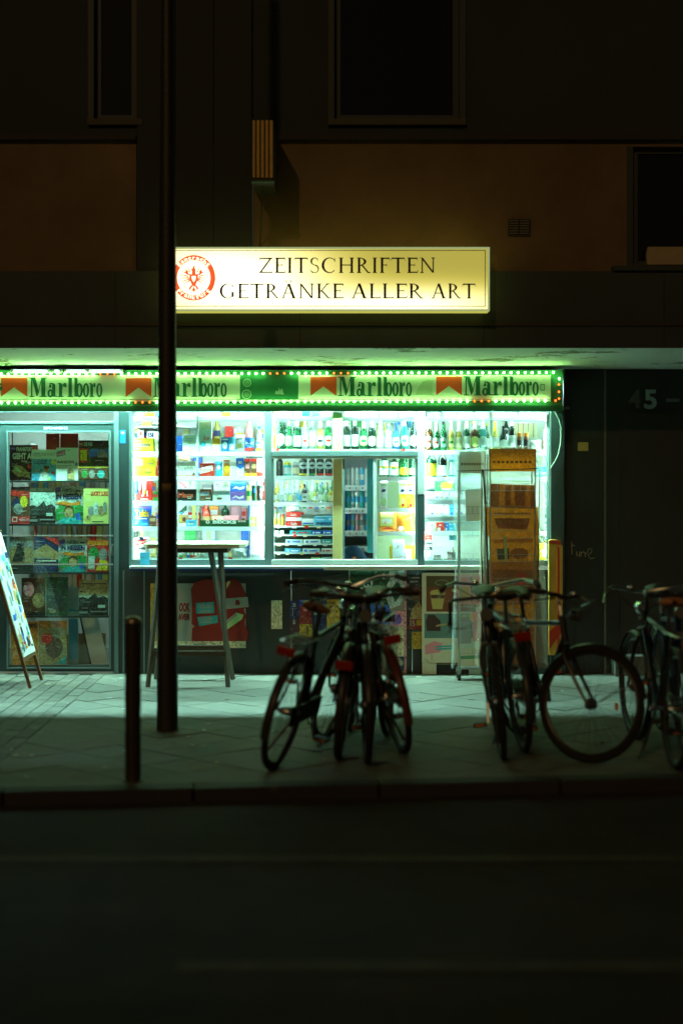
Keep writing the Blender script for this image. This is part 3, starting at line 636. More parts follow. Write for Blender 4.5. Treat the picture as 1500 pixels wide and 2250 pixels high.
for s in (-1, 1):
    bd.xz([PE(s * x, y) for x, y in ((7, 6), (12, 6), (19, 12), (17, 17), (15, 15), (13, 11))], YL - .005, REDE)
    for a, r0, r1 in ((58, 15, 27), (45, 17, 29), (30, 14, 31), (14, 12, 32), (-2, 10, 32), (-18, 9, 30), (-34, 10, 27)):
        p0, p1 = (r0 * math.cos(R(a)), r0 * math.sin(R(a))), (r1 * math.cos(R(a)), r1 * math.sin(R(a))); nx, ny = -math.sin(R(a)), math.cos(R(a))
        bd.xz([PE(s * (p0[0] + nx * 1.5), p0[1] + ny * 1.5), PE(s * (p1[0] + nx * .9), p1[1] + ny * .9), PE(s * p1[0], p1[1]), PE(s * (p0[0] - nx * 1.5), p0[1] - ny * 1.5)], YL - .0051, REDE)
    bd.xz([PE(s * x, y) for x, y in ((3, -14), (9, -20), (12, -28), (9, -25), (7, -29), (6, -23), (2, -18))], YL - .0052, REDE)
    bd.xz([PE(s * x, y) for x, y in ((0, -18), (2.5, -24), (6, -31), (2, -28), (0, -33))], YL - .0053, REDE)
    for q in range(5): a = 90 + q * 72; bd.xz([PE(s * 19 + 2.6 * math.cos(R(a)), -21 + 2.6 * math.sin(R(a))), PE(s * 19 + .8 * math.cos(R(a + 90)), -21 + .8 * math.sin(R(a + 90))), PE(s * 19 + .8 * math.cos(R(a - 90)), -21 + .8 * math.sin(R(a - 90)))], YL - .0052 - q * .0001, REDE)
lk(bd.build('badge'))

# ------------------------------------------------------------------ projecting ribbed box on the upper wall
YP = YW - .62
pj = thing('projecting_sign', 'narrow ribbed yellowish box projecting from the wall above the lit sign', 'sign', (PX(577, YP), YW, PZ(396, YP)))
px0, px1, pz0, pz1 = PX(553, YP), PX(601, YP), PZ(396, YP), PZ(263, YP); ox, oz = PX(577, YP), PZ(396, YP)
m = MB().box(px0 - ox, px1 - ox, YP + .02 - YW, -.002, 0, pz1 - oz, c(.05, .055, .045, .5)); m.build('case', pj, bevel=.006)
for k_ in range(5):
    a = px0 - ox + (px1 - px0) * (k_ + .12) / 5; b = px0 - ox + (px1 - px0) * (k_ + .88) / 5
    MB().tube([((a + b) / 2, YP + .012 - YW, .02), ((a + b) / 2, YP + .012 - YW, pz1 - oz - .004)], (b - a) / 2, c(.78, .52, .14, .45, var=.25, scale=25), 10).build('rib', pj, True)
MB().box(px0 - ox - .004, px1 - ox + .004, YP + .0 - YW, YP + .05 - YW, -.012, -.001, c(.06, .16, .11, .4)).build('end_cap', pj)
MB().tube([(-.012, YP + .25 - YW, -.005), (-.05, -.005, -.42)], .006, DARK, 6).build('stay', pj, True)

# ------------------------------------------------------------------ goods: builders
K = dict(w=c(.80, .82, .80, .45), k=c(.012, .012, .014, .4), r=c(.72, .03, .02, .4), o=c(.85, .25, .02, .4), y=c(.85, .62, .03, .4), g=c(.03, .30, .07, .4), b=c(.02, .14, .62, .4),
         lb=c(.08, .48, .80, .4), t=c(.03, .42, .45, .4), p=c(.22, .12, .50, .4), br=c(.14, .055, .025, .4), pk=c(.85, .30, .35, .4), cr=c(.82, .74, .48, .45), gr=c(.30, .32, .32, .45), dg=c(.012, .075, .03, .4), nv=c(.015, .03, .12, .4), lg=c(.45, .70, .30, .4), dk=c(.03, .035, .03, .45), pale=c(.55, .68, .66, .45), tan=c(.5, .34, .15, .5), yl=c(.80, .78, .25, .4))
def GL(r, g, b, th): return clear_mat((r, g, b), th, .08, .7, name='bottle_glass')
GLS = dict(green=GL(.02, .20, .07, .3), dgreen=GL(.008, .07, .03, .12), brown=GL(.13, .04, .01, .2), clear=GL(.75, .85, .83, .62), yellow=GL(.75, .6, .12, .35), blue=GL(.05, .2, .5, .4), dark=GL(.008, .02, .016, .05), teal=GL(.04, .3, .28, .3))

_ph = {}
def photo(col, scale=34):
    """mottled print, like a small photograph in one main colour"""
    base = K[col] if isinstance(col, str) else col; k = (base.name, scale)
    if k in _ph: return _ph[k]
    rgb = next((kk[:3] for kk, v in _mats.items() if v == base), (.3, .3, .3))
    m = bpy.data.materials.new('photo_print'); m.use_nodes = True; nt = m.node_tree; N = nt.nodes.new; L = nt.links.new; p = nt.nodes['Principled BSDF']; p.inputs['Roughness'].default_value = .35
    rs = random.Random(len(_ph) + 5); g = N('ShaderNodeNewGeometry'); n = N('ShaderNodeTexNoise'); n.noise_dimensions = '4D'; n.inputs['W'].default_value = len(_ph) * 3.7; n.inputs['Scale'].default_value = scale; n.inputs['Detail'].default_value = 4; n.inputs['Distortion'].default_value = 1.6
    L(g.outputs['Position'], n.inputs['Vector']); r = N('ShaderNodeValToRGB'); e = r.color_ramp.elements; e[0].position = .30; e[1].position = .72
    mixc = [tuple(min(.9, max(.004, x * f + o)) for x, o in zip(rgb, off)) for f, off in ((.18, (0, 0, 0)), (.8, (.02, .0, .0)), (1.15, (.0, .02, .03)), (1.1, (.22, .18, .12)))]
    e[0].color = (*mixc[0], 1); e[1].color = (*mixc[3], 1)
    for pos, q in ((.44, mixc[1]), (.58, mixc[2])): x = e.new(pos); x.color = (*q, 1)
    L(n.outputs['Fac'], r.inputs[0]); L(r.outputs[0], p.inputs['Base Color']); _ph[k] = m; return m

def prints(par, w, h, y, spec, name='print', ph=False, fine=0, seed=0):
    if not spec and not fine: return
    m0 = MB(); n = 0; rs = random.Random(int(seed)); spec = list(spec)
    for i in range(fine):                                # thin lines of small print
        u = rs.choice([.06, .1, .55]); v = rs.uniform(.06, .9); spec.append(('r', u, u + rs.uniform(.12, .34), v, v + min(.02, .0022 / h), rs.choice(['gr', 'w', 'dk', 'w'])))
    for s in spec:
        n += 1; yy = y - .0008 - n * .0003; q = s[0]; X = lambda a: (a - .5) * w; Z = lambda a: a * h; m = m0; own = None
        mt = K[s[-1]] if isinstance(s[-1], str) else s[-1]
        area = (s[2] - s[1]) * (s[4] - s[3]) if q == 'r' else (s[3] * s[4] * 3 if q == 'e' else .05)
        if ph and isinstance(s[-1], str) and q in 'rep' and (q != 'r' or area > .025): mt = photo(s[-1])
        if ph and (q == 't' or area > .012): m = MB(); own = 'lettering' if q == 't' else 'printed_field'
        if q == 'r': m.xz([(X(s[1]), Z(s[3])), (X(s[2]), Z(s[3])), (X(s[2]), Z(s[4])), (X(s[1]), Z(s[4]))], yy, mt)
        elif q == 't': m.text(s[1], X(s[2]), X(s[3]), Z(s[4]), Z(s[5]), yy, mt, s[6] if len(s) > 7 else .02)
        elif q == 'e': m.ell(X(s[1]), Z(s[2]), s[3] * w, s[4] * h, yy, mt, 16)
        elif q == 'p': m.xz([(X(a), Z(b)) for a, b in s[1]], yy, mt)
        if own: m.build(own, par)
    if m0.f: m0.build(name, par)

def spot(x0, x1, ytop, zb, Y):
    a, b = PX(x0, Y), PX(x1, Y); return (a + b) / 2, b - a, PZ(ytop, Y) - zb

def g_box(name, label, cat, x0, x1, ytop, zb, Y, col, spec=(), d=None, group=None, tilt=0, bevel=.002, ph=False, fine=None):
    X, w, h = spot(x0, x1, ytop, zb, Y); d = d or min(.12, max(.03, w * .5)); mt = K[col] if isinstance(col, str) else col
    o = MB().box(-w / 2, w / 2, 0, d, 0, h, mt).build(name, None, bevel=bevel, loc=(X, Y, zb + .0006)); o.rotation_euler = (0, 0, tilt)
    tag(o, label, cat, group); prints(o, w, h, 0, spec, ph=ph, fine=(4 if w > .05 else 2) if fine is None else fine, seed=x0 * 13 + ytop); return o

def g_bag(name, label, cat, x0, x1, ytop, zb, Y, col, spec=(), group=None, fat=.32):
    X, w, h = spot(x0, x1, ytop, zb, Y); mt = K[col] if isinstance(col, str) else col; m = MB(); rs = random.Random(hash(label) & 0xffff if False else int(x0 * 7 + ytop)); ph = rs.uniform(0, 6)
    def surf(s):
        def f(u, v):
            e = (1 - abs(2 * u - 1) ** 2.6) * (1 - abs(2 * v - 1) ** 3.5); wob = .006 * math.sin(9 * u + ph) * math.sin(7 * v + ph)
            zz = h * v + .004 * math.sin(40 * u) * (v < .02) ; xx = (u - .5) * w * (1 - .05 * math.sin(math.pi * v))
            return (xx, s * (e * w * fat * .5 + wob * e), zz)
        return f
    m.grid(surf(-1), 9, 9, mt); m.grid(surf(1), 9, 9, mt)
    o = m.build(name, None, True, loc=(X, Y + w * fat * .5, zb + .0006)); tag(o, label, cat, group); prints(o, w * .96, h, -w * fat * .5 - .002, spec, fine=3 if spec else 0, seed=x0 * 17 + ytop); return o

def cyl_patch(m, r, z0, z1, half, mat, oval=False, n=8, nv=6):
    def f(u, v):
        z = z0 + (z1 - z0) * v; k_ = math.sqrt(max(0.0, 1 - (2 * v - 1) ** 2)) if oval else 1
        a = R(270 + half * k_ * (2 * u - 1)); return (r * math.cos(a), r * math.sin(a), z)
    m.grid(f, n, nv * (2 if oval else 1), mat)

PROF = dict(
    beer=[(.93, 0), (1, .015), (1, .50), (.92, .58), (.62, .68), (.42, .76), (.36, .86), (.34, .93)],
    wine=[(.93, 0), (1, .015), (1, .58), (.88, .66), (.5, .74), (.36, .80), (.34, .93)],
    spirit=[(.95, 0), (1, .02), (1, .62), (.92, .70), (.55, .76), (.36, .79), (.35, .92)],
    juice=[(.9, 0), (1, .03), (.96, .3), (1, .5), (.9, .62), (.55, .78), (.42, .84), (.42, .92)],
    slim=[(.95, 0), (1, .015), (1, .44), (.75, .58), (.42, .70), (.34, .82), (.32, .93)])
def g_bottle(label, x0, x1, ytop, zb, Y, glass, lab=None, style='beer', cap='w', oval=False, neck=None, group=None, name='bottle', cat='bottle', lz=(.10, .46), flat=1.0, mark=None):
    X, w, h = spot(x0, x1, ytop, zb, Y); r = w / 2 * .96; pr = [(a * r, b * h) for a, b in PROF[style]]
    gm = GLS[glass] if isinstance(glass, str) else glass
    o = MB().lathe(pr, gm, 14, sy=flat).build(name, None, True, loc=(X, Y + r * flat, zb + .0006)); tag(o, label, cat, group)
    nr = pr[-1][0]
    MB().lathe([(nr * 1.12, .915 * h), (nr * 1.18, .94 * h), (nr * 1.1, h), (nr * .9, h + .0005)], K[cap], 10, sy=flat).build('cap', o, True)
    if lab:
        m = MB(); cyl_patch(m, r * 1.012, lz[0] * h, lz[1] * h, 78, K[lab], oval)
        if flat != 1: m.xf(Matrix.Diagonal((1, flat, 1, 1)))
        lo = m.build('label', o, True)
        if mark:
            m = MB(); zc = (lz[0] + lz[1]) / 2; cyl_patch(m, r * 1.022, (zc - .05) * h, (zc + .05) * h, 40, K[mark], True)
            if flat != 1: m.xf(Matrix.Diagonal((1, flat, 1, 1)))
            m.build('emblem', lo, True)
    if neck:
        m = MB(); m.lathe([(r * .66, .66 * h), (r * .45, .76 * h), (r * .385, .86 * h), (r * .365, .915 * h)], K[neck], 12, sy=flat); m.build('neck_foil', o, True)
    return o

def g_can(label, x0, x1, ytop, zb, Y, col, band=None, group=None, name='drink_can', cat='can', mark=None):
    X, w, h = spot(x0, x1, ytop, zb, Y); r = w / 2 * .97
    o = MB().lathe([(r * .86, 0), (r, .05 * h), (r, .90 * h), (r * .88, .96 * h), (r * .88, h)], K[col], 14).build(name, None, True, loc=(X, Y + r, zb + .0006)); tag(o, label, cat, group)
    MB().lathe([(r * .9, .965 * h), (r * .92, h + .001), (r * .8, h + .001), (r * .78, h - .003), (.0005, h - .003)], STEEL, 14).build('rim', o, True)
    if band: m = MB(); cyl_patch(m, r * 1.012, .3 * h, .62 * h, 75, K[band]); m.build('band', o, True)
    if mark: m = MB(); cyl_patch(m, r * 1.02, .5 * h, .8 * h, 45, K[mark], True); m.build('emblem', o, True)
    return o

def g_jar(label, x0, x1, ytop, zb, Y, col, lid, lab=None, group=None):
    X, w, h = spot(x0, x1, ytop, zb, Y); r = w / 2 * .96
    o = MB().lathe([(r * .92, 0), (r, .04 * h), (r, .70 * h), (r * .8, .78 * h), (r * .78, .80 * h)], K[col], 14).build('jar', None, True, loc=(X, Y + r, zb + .0006)); tag(o, label, 'jar', group)
    MB().lathe([(r * .84, .79 * h), (r * .86, .98 * h), (r * .7, h), (.0005, h)], K[lid], 14).build('lid', o, True)
    if lab: m = MB(); cyl_patch(m, r * 1.015, .15 * h, .6 * h, 75, K[lab]); m.build('label', o, True)
    return o

SHELFM = clear_mat((.72, .85, .82), .45, .15, .5, name='shelf_glass'); SHELFW = c(.75, .78, .74, .4)
def rack(name, label, x0, x1, shelves, Y0, Y1, ytop, ybot, back=True, posts=(), mat=SHELFM, th=.010, backm=None, sides=True):
    """shelves: photo rows of the shelf tops at Y0"""
    t = thing(name, label, 'shelf', (0, 0, 0)); zs = []
    zf, zh = PZ(ybot, Y0), PZ(ytop, Y0); a, b = PX(x0, Y0), PX(x1, Y0)
    for y in shelves:
        z = PZ(y, Y0); zs.append(z); MB().box(a, b, Y0 - .01, Y1, z - th, z, mat).build('shelf', t)
        MB().box(a, b, Y0 - .014, Y0 - .0105, z - th - .003, z + .002, SHELFW).build('shelf_edge', t)
        rs = random.Random(int(y * 3 + x0)); xx = a + .03
        while xx < b - .06 and len(shelves) > 1:
            w_ = rs.uniform(.022, .04); MB().box(xx, xx + w_, Y0 - .0165, Y0 - .0145, z - th - .012, z + .004, K[rs.choice(['w', 'w', 'cr', 'yl', 'r', 'pale'])]).build('price_tag', t); xx += w_ + rs.uniform(.03, .11)
    if back: MB().box(a, b, Y1 + .002, Y1 + .014, zf, zh, backm or ROOM).build('back_panel', t)
    for x in posts: MB().box(PX(x, Y0) - .007, PX(x, Y0) + .007, Y0 - .03, Y0 - .015, zf, zh, FRAMEW).build('upright', t)
    if sides:
        MB().box(a - .008, a - .001, Y1 - .02, Y1 + .014, zf, zh, FRAMEW).build('upright', t); MB().box(b + .001, b + .008, Y1 - .02, Y1 + .014, zf, zh, FRAMEW).build('upright', t)
    return t, zs

# ------------------------------------------------------------------ left window bay
YS = .10
t, Z = rack('display_shelf', 'glass shelves filling the left display window behind the steel pole', 292, 581, (916, 993, 1047, 1101, 1157, 1226), YS, .42, 903, 1229, posts=(434.5,))
z0, z1, z2, z3, z4, z5 = Z
MB().box(PX(302, .3), PX(432, .3), .22, .415, PZ(939, .25), PZ(936.5, .25), SHELFW).build('shelf', t); zs_ = PZ(936.5, .25)
def LBL(s):
    for a, b in (('the first full shelf', 'shelf one'), ('the second full shelf', 'shelf two'), ('the third full shelf', 'shelf three'), ('the fourth full shelf', 'shelf four'), ('the lowest shelf', 'the lowest shelf')): s = s.replace(a, b)
    return s + (' in left window' if len(s.split()) < 14 else '')
gl = 'sweets and snacks in the left display window'
# top shelf: only the lowest part shows
for i, (a, b, col) in enumerate(((300, 316, 'w'), (317, 340, 'o'), (341, 352, 'lb'), (392, 420, 'w'), (422, 448, 'cr'), (452, 484, 'w'), (488, 506, 'o'), (508, 524, 'gr'), (527, 552, 'w'), (556, 578, 'cr'))):
    g_box('carton', f'{dict(w="white", o="orange", lb="light blue", cr="cream", gr="grey")[col]} carton cut off by sign board, {ORD[i]} from left on topmost left shelf', 'carton', a, b, 893, z0, YS, col, group='cartons on the topmost left shelf')
g_box('box', LBL('small yellow box on the short upper shelf'), 'box', 312, 332, 921, zs_, .24, 'y', d=.05, group=gl); g_box('box', LBL('small dark box with white peaks on the short upper shelf'), 'box', 333, 351, 920, zs_, .24, 'dk', [('p', [(.1, .3), (.35, .75), (.5, .45), (.7, .8), (.95, .3)], 'w')], d=.05, group=gl)
# row 1
g_box('sweets_box', LBL('yellow chocolate box with brown script on the first full shelf'), 'box', 296, 337, 963, z1, YS, 'y', [('t', "m&m's", .14, .86, .38, .68, .06, 'w'), ('t', "m&m's", .16, .84, .40, .66, .03, 'br'), ('r', .06, .94, .10, .13, 'br')], d=.13, group=gl)
g_box('sweets_box', LBL('white sweets display with red letter R on the first full shelf'), 'box', 303, 316, 946, z1, .28, 'w', [('e', .5, .85, .3, .1, 'r')], d=.04, group=gl)
g_box('sweets_box', LBL('white display card lettered BI on the first full shelf'), 'box', 323, 350, 948, z1, .28, 'w', [('t', 'BI', .1, .55, .72, .95, .05, 'nv')], d=.04, group=gl)
g_box('sweets_box', LBL('small cream box beside the pole on the first full shelf'), 'box', 343, 356, 968, z1, YS, 'cr', [('r', .2, .8, .3, .45, 'o')], group=gl)
g_box('carton', LBL('blue carton half hidden by the pole on the first full shelf'), 'carton', 384, 401, 958, z1, .2, 'b', group=gl)
g_box('carton', LBL('broad white carton with grey print beside the pole'), 'carton', 402, 431, 955, z1, YS, 'w', [('r', .2, .8, .74, .77, 'gr'), ('r', .1, .7, .62, .65, 'gr'), ('e', .5, .5, .04, .04, 'r'), ('r', .3, .7, .28, .31, 'pk')], group=gl)
g_box('carton', LBL('tall white carton with pink spots on the first full shelf'), 'carton', 438, 465, 921, z1, YS, 'w', [('r', 0, 1, .7, .95, 'cr'), ('p', [(.3, .35), (.45, .55), (.6, .35)], 'pk'), ('e', .3, .25, .2, .08, 'lb'), ('e', .7, .4, .12, .06, 'pk')], d=.08, group=gl)
g_bottle(LBL('orange juice bottle with dark label behind the first full shelf packs'), 468, 484, 917, z1, .26, 'yellow', 'nv', 'juice', 'o', lz=(.45, .62), group=gl)
g_box('snack_pack', LBL('white and orange snack pack below the orange juice bottle'), 'pack', 467, 484, 964, z1, YS, 'w', [('r', 0, 1, .55, 1, 'o'), ('r', .1, .9, .05, .35, 'cr')], group=gl)
g_box('snack_pack', LBL('blue pack with white face print on the first full shelf'), 'pack', 486, 503, 961, z1, YS, 'b', [('e', .5, .45, .3, .25, 'w'), ('e', .4, .5, .07, .06, 'b'), ('r', .1, .9, .8, .9, 'w')], group=gl)
g_bag('snack_bag', LBL('white and blue bag next to the blue face pack'), 'bag', 503, 516, 960, z1, YS, 'lb', [('r', .1, .9, .1, .5, 'cr')], group=gl)
g_bag('snack_bag', LBL('plump white bag in the middle of the first full shelf'), 'bag', 514, 538, 955, z1, .13, 'w', [('r', .2, .8, .72, .78, 'nv'), ('e', .5, .35, .25, .15, 'yl')], group=gl)
g_bottle(LBL('tall pink soft drink bottle behind the tied blue bag'), 536, 557, 918, z1, .26, GL(.85, .4, .4, .35), None, 'juice', 'cr', group=gl)
g_bag('snack_bag', LBL('blue and red bag with white bow below the pink bottle'), 'bag', 537, 558, 962, z1, YS, 'b', [('p', [(.1, .75), (.5, .6), (.9, .75), (.9, .5), (.5, .6), (.1, .5)], 'w'), ('r', .05, .95, .05, .3, 'r')], group=gl)
g_bottle(LBL('white bottle with blue cap at the right end of the first full shelf'), 561, 577, 937, z1, .24, 'clear', 'w', 'juice', 'b', group=gl)
g_bag('snack_bag', LBL('small blue and orange bag at the right end of the first full shelf'), 'bag', 560, 578, 970, z1, YS, 'lb', [('r', .1, .9, .08, .4, 'o'), ('e', .5, .65, .3, .12, 'w')], group=gl)
# row 2
for i, (y0_, zz) in enumerate(((1026, z2), (1005, z2 + .082))):
    g_box('sweets_box', LBL(('lower' if i == 0 else 'upper') + ' of two stacked long yellow chocolate boxes'), 'box', 294, 341, y0_, zz, YS, 'y', ([('t', 'Mellow', .2, .85, .3, .65, .0, 'br')] if i == 0 else [('r', .04, .42, .15, .8, 'pale'), ('r', .6, .92, .25, .4, 'tan')]), d=.14, group=gl)
g_box('sweets_box', LBL('small red box beside the pole on the second full shelf'), 'box', 343, 356, 1026, z2, YS, 'r', [('e', .6, .5, .3, .2, 'w')], group=gl)
g_box('sweets_box', LBL('white chocolate bar box with brown script right of the pole'), 'box', 390, 431, 1013, z2, YS, 'w', [('t', 'bueno', .04, .84, .38, .72, .0, 'br'), ('r', 0, 1, 0, .07, 'r'), ('p', [(.78, .08), (.86, .3), (.98, .1)], 'br')], d=.12, group=gl)
g_bag('bread_roll', LBL('brown bread roll on top of the white bar box'), 'bread', 393, 417, 1000, PZ(1013, YS), .14, 'tan', group=gl, fat=.6)
g_box('sweets_box', LBL('red wafer box with slanted white banner'), 'box', 439, 471, 1018, z2, YS, 'r', [('p', [(0, .2), (0, .62), (.88, .85), (.9, .42)], 'w'), ('t', 'hanuta', .05, .85, .38, .66, .02, 'r')], d=.12, group=gl)
g_bag('snack_bag', LBL('light blue round-topped bag on the second full shelf'), 'bag', 472, 489, 1014, z2, YS, 'lb', [('e', .5, .6, .25, .18, 'w')], group=gl)
g_box('snack_pack', LBL('orange pack with yellow splash on the second full shelf'), 'pack', 491, 505, 1011, z2, YS, 'o', [('e', .5, .45, .35, .2, 'y'), ('r', .1, .9, .8, .92, 'w')], group=gl)
g_box('snack_pack', LBL('plain white narrow pack on the second full shelf'), 'pack', 506, 518, 1014, z2, YS, 'w', [('e', .5, .55, .15, .06, 'gr')], group=gl)
g_box('snack_pack', LBL('blue over white pack on the second full shelf'), 'pack', 519, 536, 1007, z2, YS, 'w', [('p', [(0, 1), (1, 1), (1, .55), (.5, .4), (0, .55)], 'b'), ('r', .25, .75, .7, .85, 'w')], group=gl)
for i, (a, b) in enumerate(((537, 550), (551, 564))): g_box('snack_pack', LBL(('left' if i == 0 else 'right') + ' of two brown and red tall packs on the second full shelf'), 'pack', a, b, 1008, z2, YS, 'br', [('r', 0, 1, .85, 1, 'r'), ('r', .15, .85, .45, .7, 'pk' if i == 0 else 'tan'), ('r', 0, 1, 0, .2, 'o')], group=gl)
g_box('snack_pack', LBL('white and red pack at the right end of the second full shelf'), 'pack', 565, 578, 1008, z2, YS, 'w', [('r', 0, 1, 0, .25, 'r'), ('e', .5, .7, .3, .12, 'pk')], group=gl)
g_box('box', LBL('dark flat box lying under the first full shelf at its right end'), 'box', 541, 577, 1000, PZ(1007, .2), .22, 'dk', d=.1, group=gl)
# row 3
rr = g_box('sweets_box', LBL('red display of fruit drop rolls left of the pole'), 'box', 299, 334, 1056, z3, .16, 'r', [('t', '3 1', .35, .75, .22, .5, .05, 'w'), ('r', .3, .75, .05, .11, 'w')], d=.06, group=gl)
for i, (x, col, cp) in enumerate(((300, 'lb', 'b'), (308.5, 'pk', 'r'), (318, 'w', 'y'))):
    X = PX(x, .12); MB().lathe([(.012, 0), (.014, .01), (.014, .09), (.010, .11)], K[col], 10).build('roll', rr, True, loc=(X - rr.location.x, -.035, .09)); MB().lathe([(.0145, 0), (.0145, .03)], K[cp], 10).build('roll_band', rr, True, loc=(X - rr.location.x, -.035, .062))
g_box('snack_pack', LBL('green and red little pack beside the pole on the third full shelf'), 'pack', 337, 346, 1080, z3, YS, 'g', [('r', 0, 1, .4, .7, 'r')], group=gl); g_box('snack_pack', LBL('pale little pack touching the pole on the third full shelf'), 'pack', 347, 357, 1062, z3, YS, 'pale', [('r', 0, 1, .1, .3, 'y')], group=gl)
g_box('sweets_box', LBL('black chocolate bar box with red script right of the pole'), 'box', 390, 431, 1075, z3, YS, 'k', [('t', 'Mars', .04, .84, .28, .72, .04, 'tan'), ('t', 'Mars', .05, .83, .29, .70, .015, 'r')], d=.12, group=gl)
g_box('picture_card', LBL('white picture card with a red sausage above the black box'), 'card', 390, 430, 1053, z3, .30, 'w', [('p', [(.02, .93), (.25, .9), (.55, .6), (.42, .56), (.1, .78)], 'pk'), ('p', [(.62, .95), (.8, .95), (.7, .6)], 'lg')], d=.004, group=gl)
g_box('sweets_box', LBL('brown chocolate bar box with white banner on the third full shelf'), 'box', 440, 464, 1075, z3, YS, 'br', [('p', [(.02, .45), (.05, .78), (.85, .82), (.8, .5)], 'w'), ('t', 'ICKERS', .06, .8, .53, .74, .03, 'b'), ('r', .5, .95, .2, .26, 'w')], d=.12, group=gl)
g_box('sweets_box', LBL('white coconut bar box with blue lettering on the third full shelf'), 'box', 468, 505, 1077, z3, YS, 'w', [('p', [(.05, .55), (.1, .85), (.95, .85), (1, .6)], 'lb'), ('t', 'BOUNTY', .1, .95, .58, .82, .03, 'w'), ('p', [(.2, .15), (.3, .35), (.6, .3), (.45, .1)], 'br')], d=.12, group=gl)
g_box('snack_pack', LBL('blue chocolate bag with white wave above the purple one'), 'pack', 506, 541, 1060, z3 + .082, .14, 'b', [('p', [(.1, .2), (.35, .6), (.6, .4), (.9, .6), (.9, .3), (.6, .15), (.35, .35)], 'w'), ('r', .05, .95, .85, .95, 'lb')], d=.06, group=gl)
g_box('snack_pack', LBL('purple chocolate bag with white wave below the blue one'), 'pack', 506, 539, 1080, z3, .14, 'p', [('p', [(.1, .25), (.35, .6), (.6, .4), (.9, .6), (.9, .3), (.6, .2), (.35, .4)], 'w')], d=.08, group=gl)
g_can(LBL('yellow and green can on the third full shelf'), 541, 553, 1065, z3, YS, 'yl', 'g', gl); g_can(LBL('dark green can with blue spot on the third full shelf'), 554, 564, 1066, z3, YS, 'dg', None, gl, mark='b')
cn = g_can(LBL('dark tall can with upright white lettering at the right end'), 565, 578, 1066, z3, YS, 'dk', None, gl); lt_ = MB().text('effect', -.04, .04, -.008, .008, 0, K['w'], .02).xf(Matrix.Translation((.006, -.0265, .065)) @ Matrix.Rotation(R(-90), 4, 'Y')); lt_.build('lettering', cn)
g_box('menu_card', LBL('pale card with line drawing of cakes above the coconut box'), 'card', 470, 507, 1054, z3, .32, 'w', [('r', .1, .3, .75, .8, 'gr'), ('r', .1, .35, .66, .7, 'gr'), ('p', [(.5, .6), (.6, .9), (.8, .9), (.95, .65)], 'lg'), ('e', .7, .72, .1, .06, 'gr')], d=.004, group=gl)
g_box('carton', LBL('white carton with blue side above the tall dark can'), 'carton', 548, 577, 1055, PZ(1067, .25), .25, 'w', [('r', .5, .6, 0, 1, 'b')], d=.06, group=gl)
# row 4
g_bag('crisps_bag', LBL('blue corn snack bag with yellow lettering left of the pole'), 'bag', 293, 334, 1109, z4, YS, 'b', [('p', [(.02, .95), (.98, .95), (.95, .8), (.03, .85)], 'p'), ('t', 'Takis', .08, .88, .42, .78, .09, 'nv'), ('t', 'Takis', .10, .86, .44, .76, .03, 'y'), ('r', .3, .75, .34, .38, 'w'), ('r', .45, .8, .08, .16, 'lb')], group=gl, fat=.26)
g_box('box', LBL('small brown box in front of the blue corn snack bag'), 'box', 328, 343, 1134, z4, .06 + YS - .075, 'br', [('r', .1, .9, .5, .8, 'tan')], d=.02, group=gl)
g_box('picture_card', LBL('pale card with green corner behind the mustard box'), 'card', 390, 413, 1106, z4, .3, 'pale', [('p', [(.1, .6), (.9, .95), (.9, .7), (.4, .5)], 'dg'), ('r', .1, .5, .55, .6, 'lb')], d=.004, group=gl)
g_box('box', LBL('brown and gold box right of the pole on the fourth full shelf'), 'box', 393, 413, 1131, z4, .16, 'tan', [('e', .6, .6, .2, .2, 'br'), ('r', .1, .3, .4, .9, 'y'), ('r', 0, 1, 0, .25, 'w')], group=gl)
g_bag('snack_bag', LBL('small pale blue pouch next to the brown and gold box'), 'bag', 408, 432, 1142, z4, YS, 'lb', [('r', .2, .8, .3, .5, 'w')], group=gl)
g_box('paper_strip', LBL('slanted yellow strip on the back of the fourth full shelf'), 'strip', 422, 430, 1107, z4, .34, 'yl', d=.004, group=gl)
g_bottle(LBL('ketchup bottle with red cap on the fourth full shelf'), 443, 463, 1109, z4, .20, GL(.55, .05, .02, .1), 'tan', 'juice', 'r', group=gl)
g_bottle(LBL('dark green squat bottle behind the green beer strip'), 486, 503, 1105, z4, .30, 'dgreen', None, 'spirit', 'k', group=gl)
g_bag('plush_toy', LBL('dusky pink plush bundle behind the green beer strip'), 'toy', 505, 531, 1105, z4, .28, c(.5, .25, .3, .9), group=gl, fat=.7)
g_box('tray', LBL('flat reddish tray of sweets behind the green beer strip'), 'tray', 492, 524, 1133, z4, .2, 'pk', d=.06, group=gl); g_box('tray', LBL('flat cream tray with red bits behind the green beer strip'), 'tray', 466, 491, 1134, z4, .2, 'cr', [('e', .3, .6, .1, .15, 'r')], d=.06, group=gl)
g_box('beer_strip', LBL('long dark green beer strip with white capitals'), 'sign', 440, 547, 1143, z4, .075, 'dg', [('t', 'BECKS', .26, .74, .45, .95, .05, 'w'), ('e', .155, .72, .04, .28, 'w'), ('p', [(.13, .95), (.18, .95), (.155, .5)], 'r'), ('r', .78, .93, .70, .92, 'w'), ('r', .80, .91, .76, .86, 'r')], d=.006, group=gl)
g_box('carton', LBL('tall white carton with blue edge above two yellow boxes'), 'carton', 547, 577, 1103, z4 + .085, YS, 'w', [('r', 0, .06, 0, 1, 'b'), ('r', .35, .75, .7, .85, 'gr')], d=.1, group=gl)
for i, (a, b) in enumerate(((548, 561), (563, 577))): g_box('box', LBL(('left' if i == 0 else 'right') + ' of two small yellowish boxes under the tall white carton'), 'box', a, b, 1136, z4, YS, 'yl', [('r', .1, .9, .4, .6, 'w')], d=.1, group=gl)
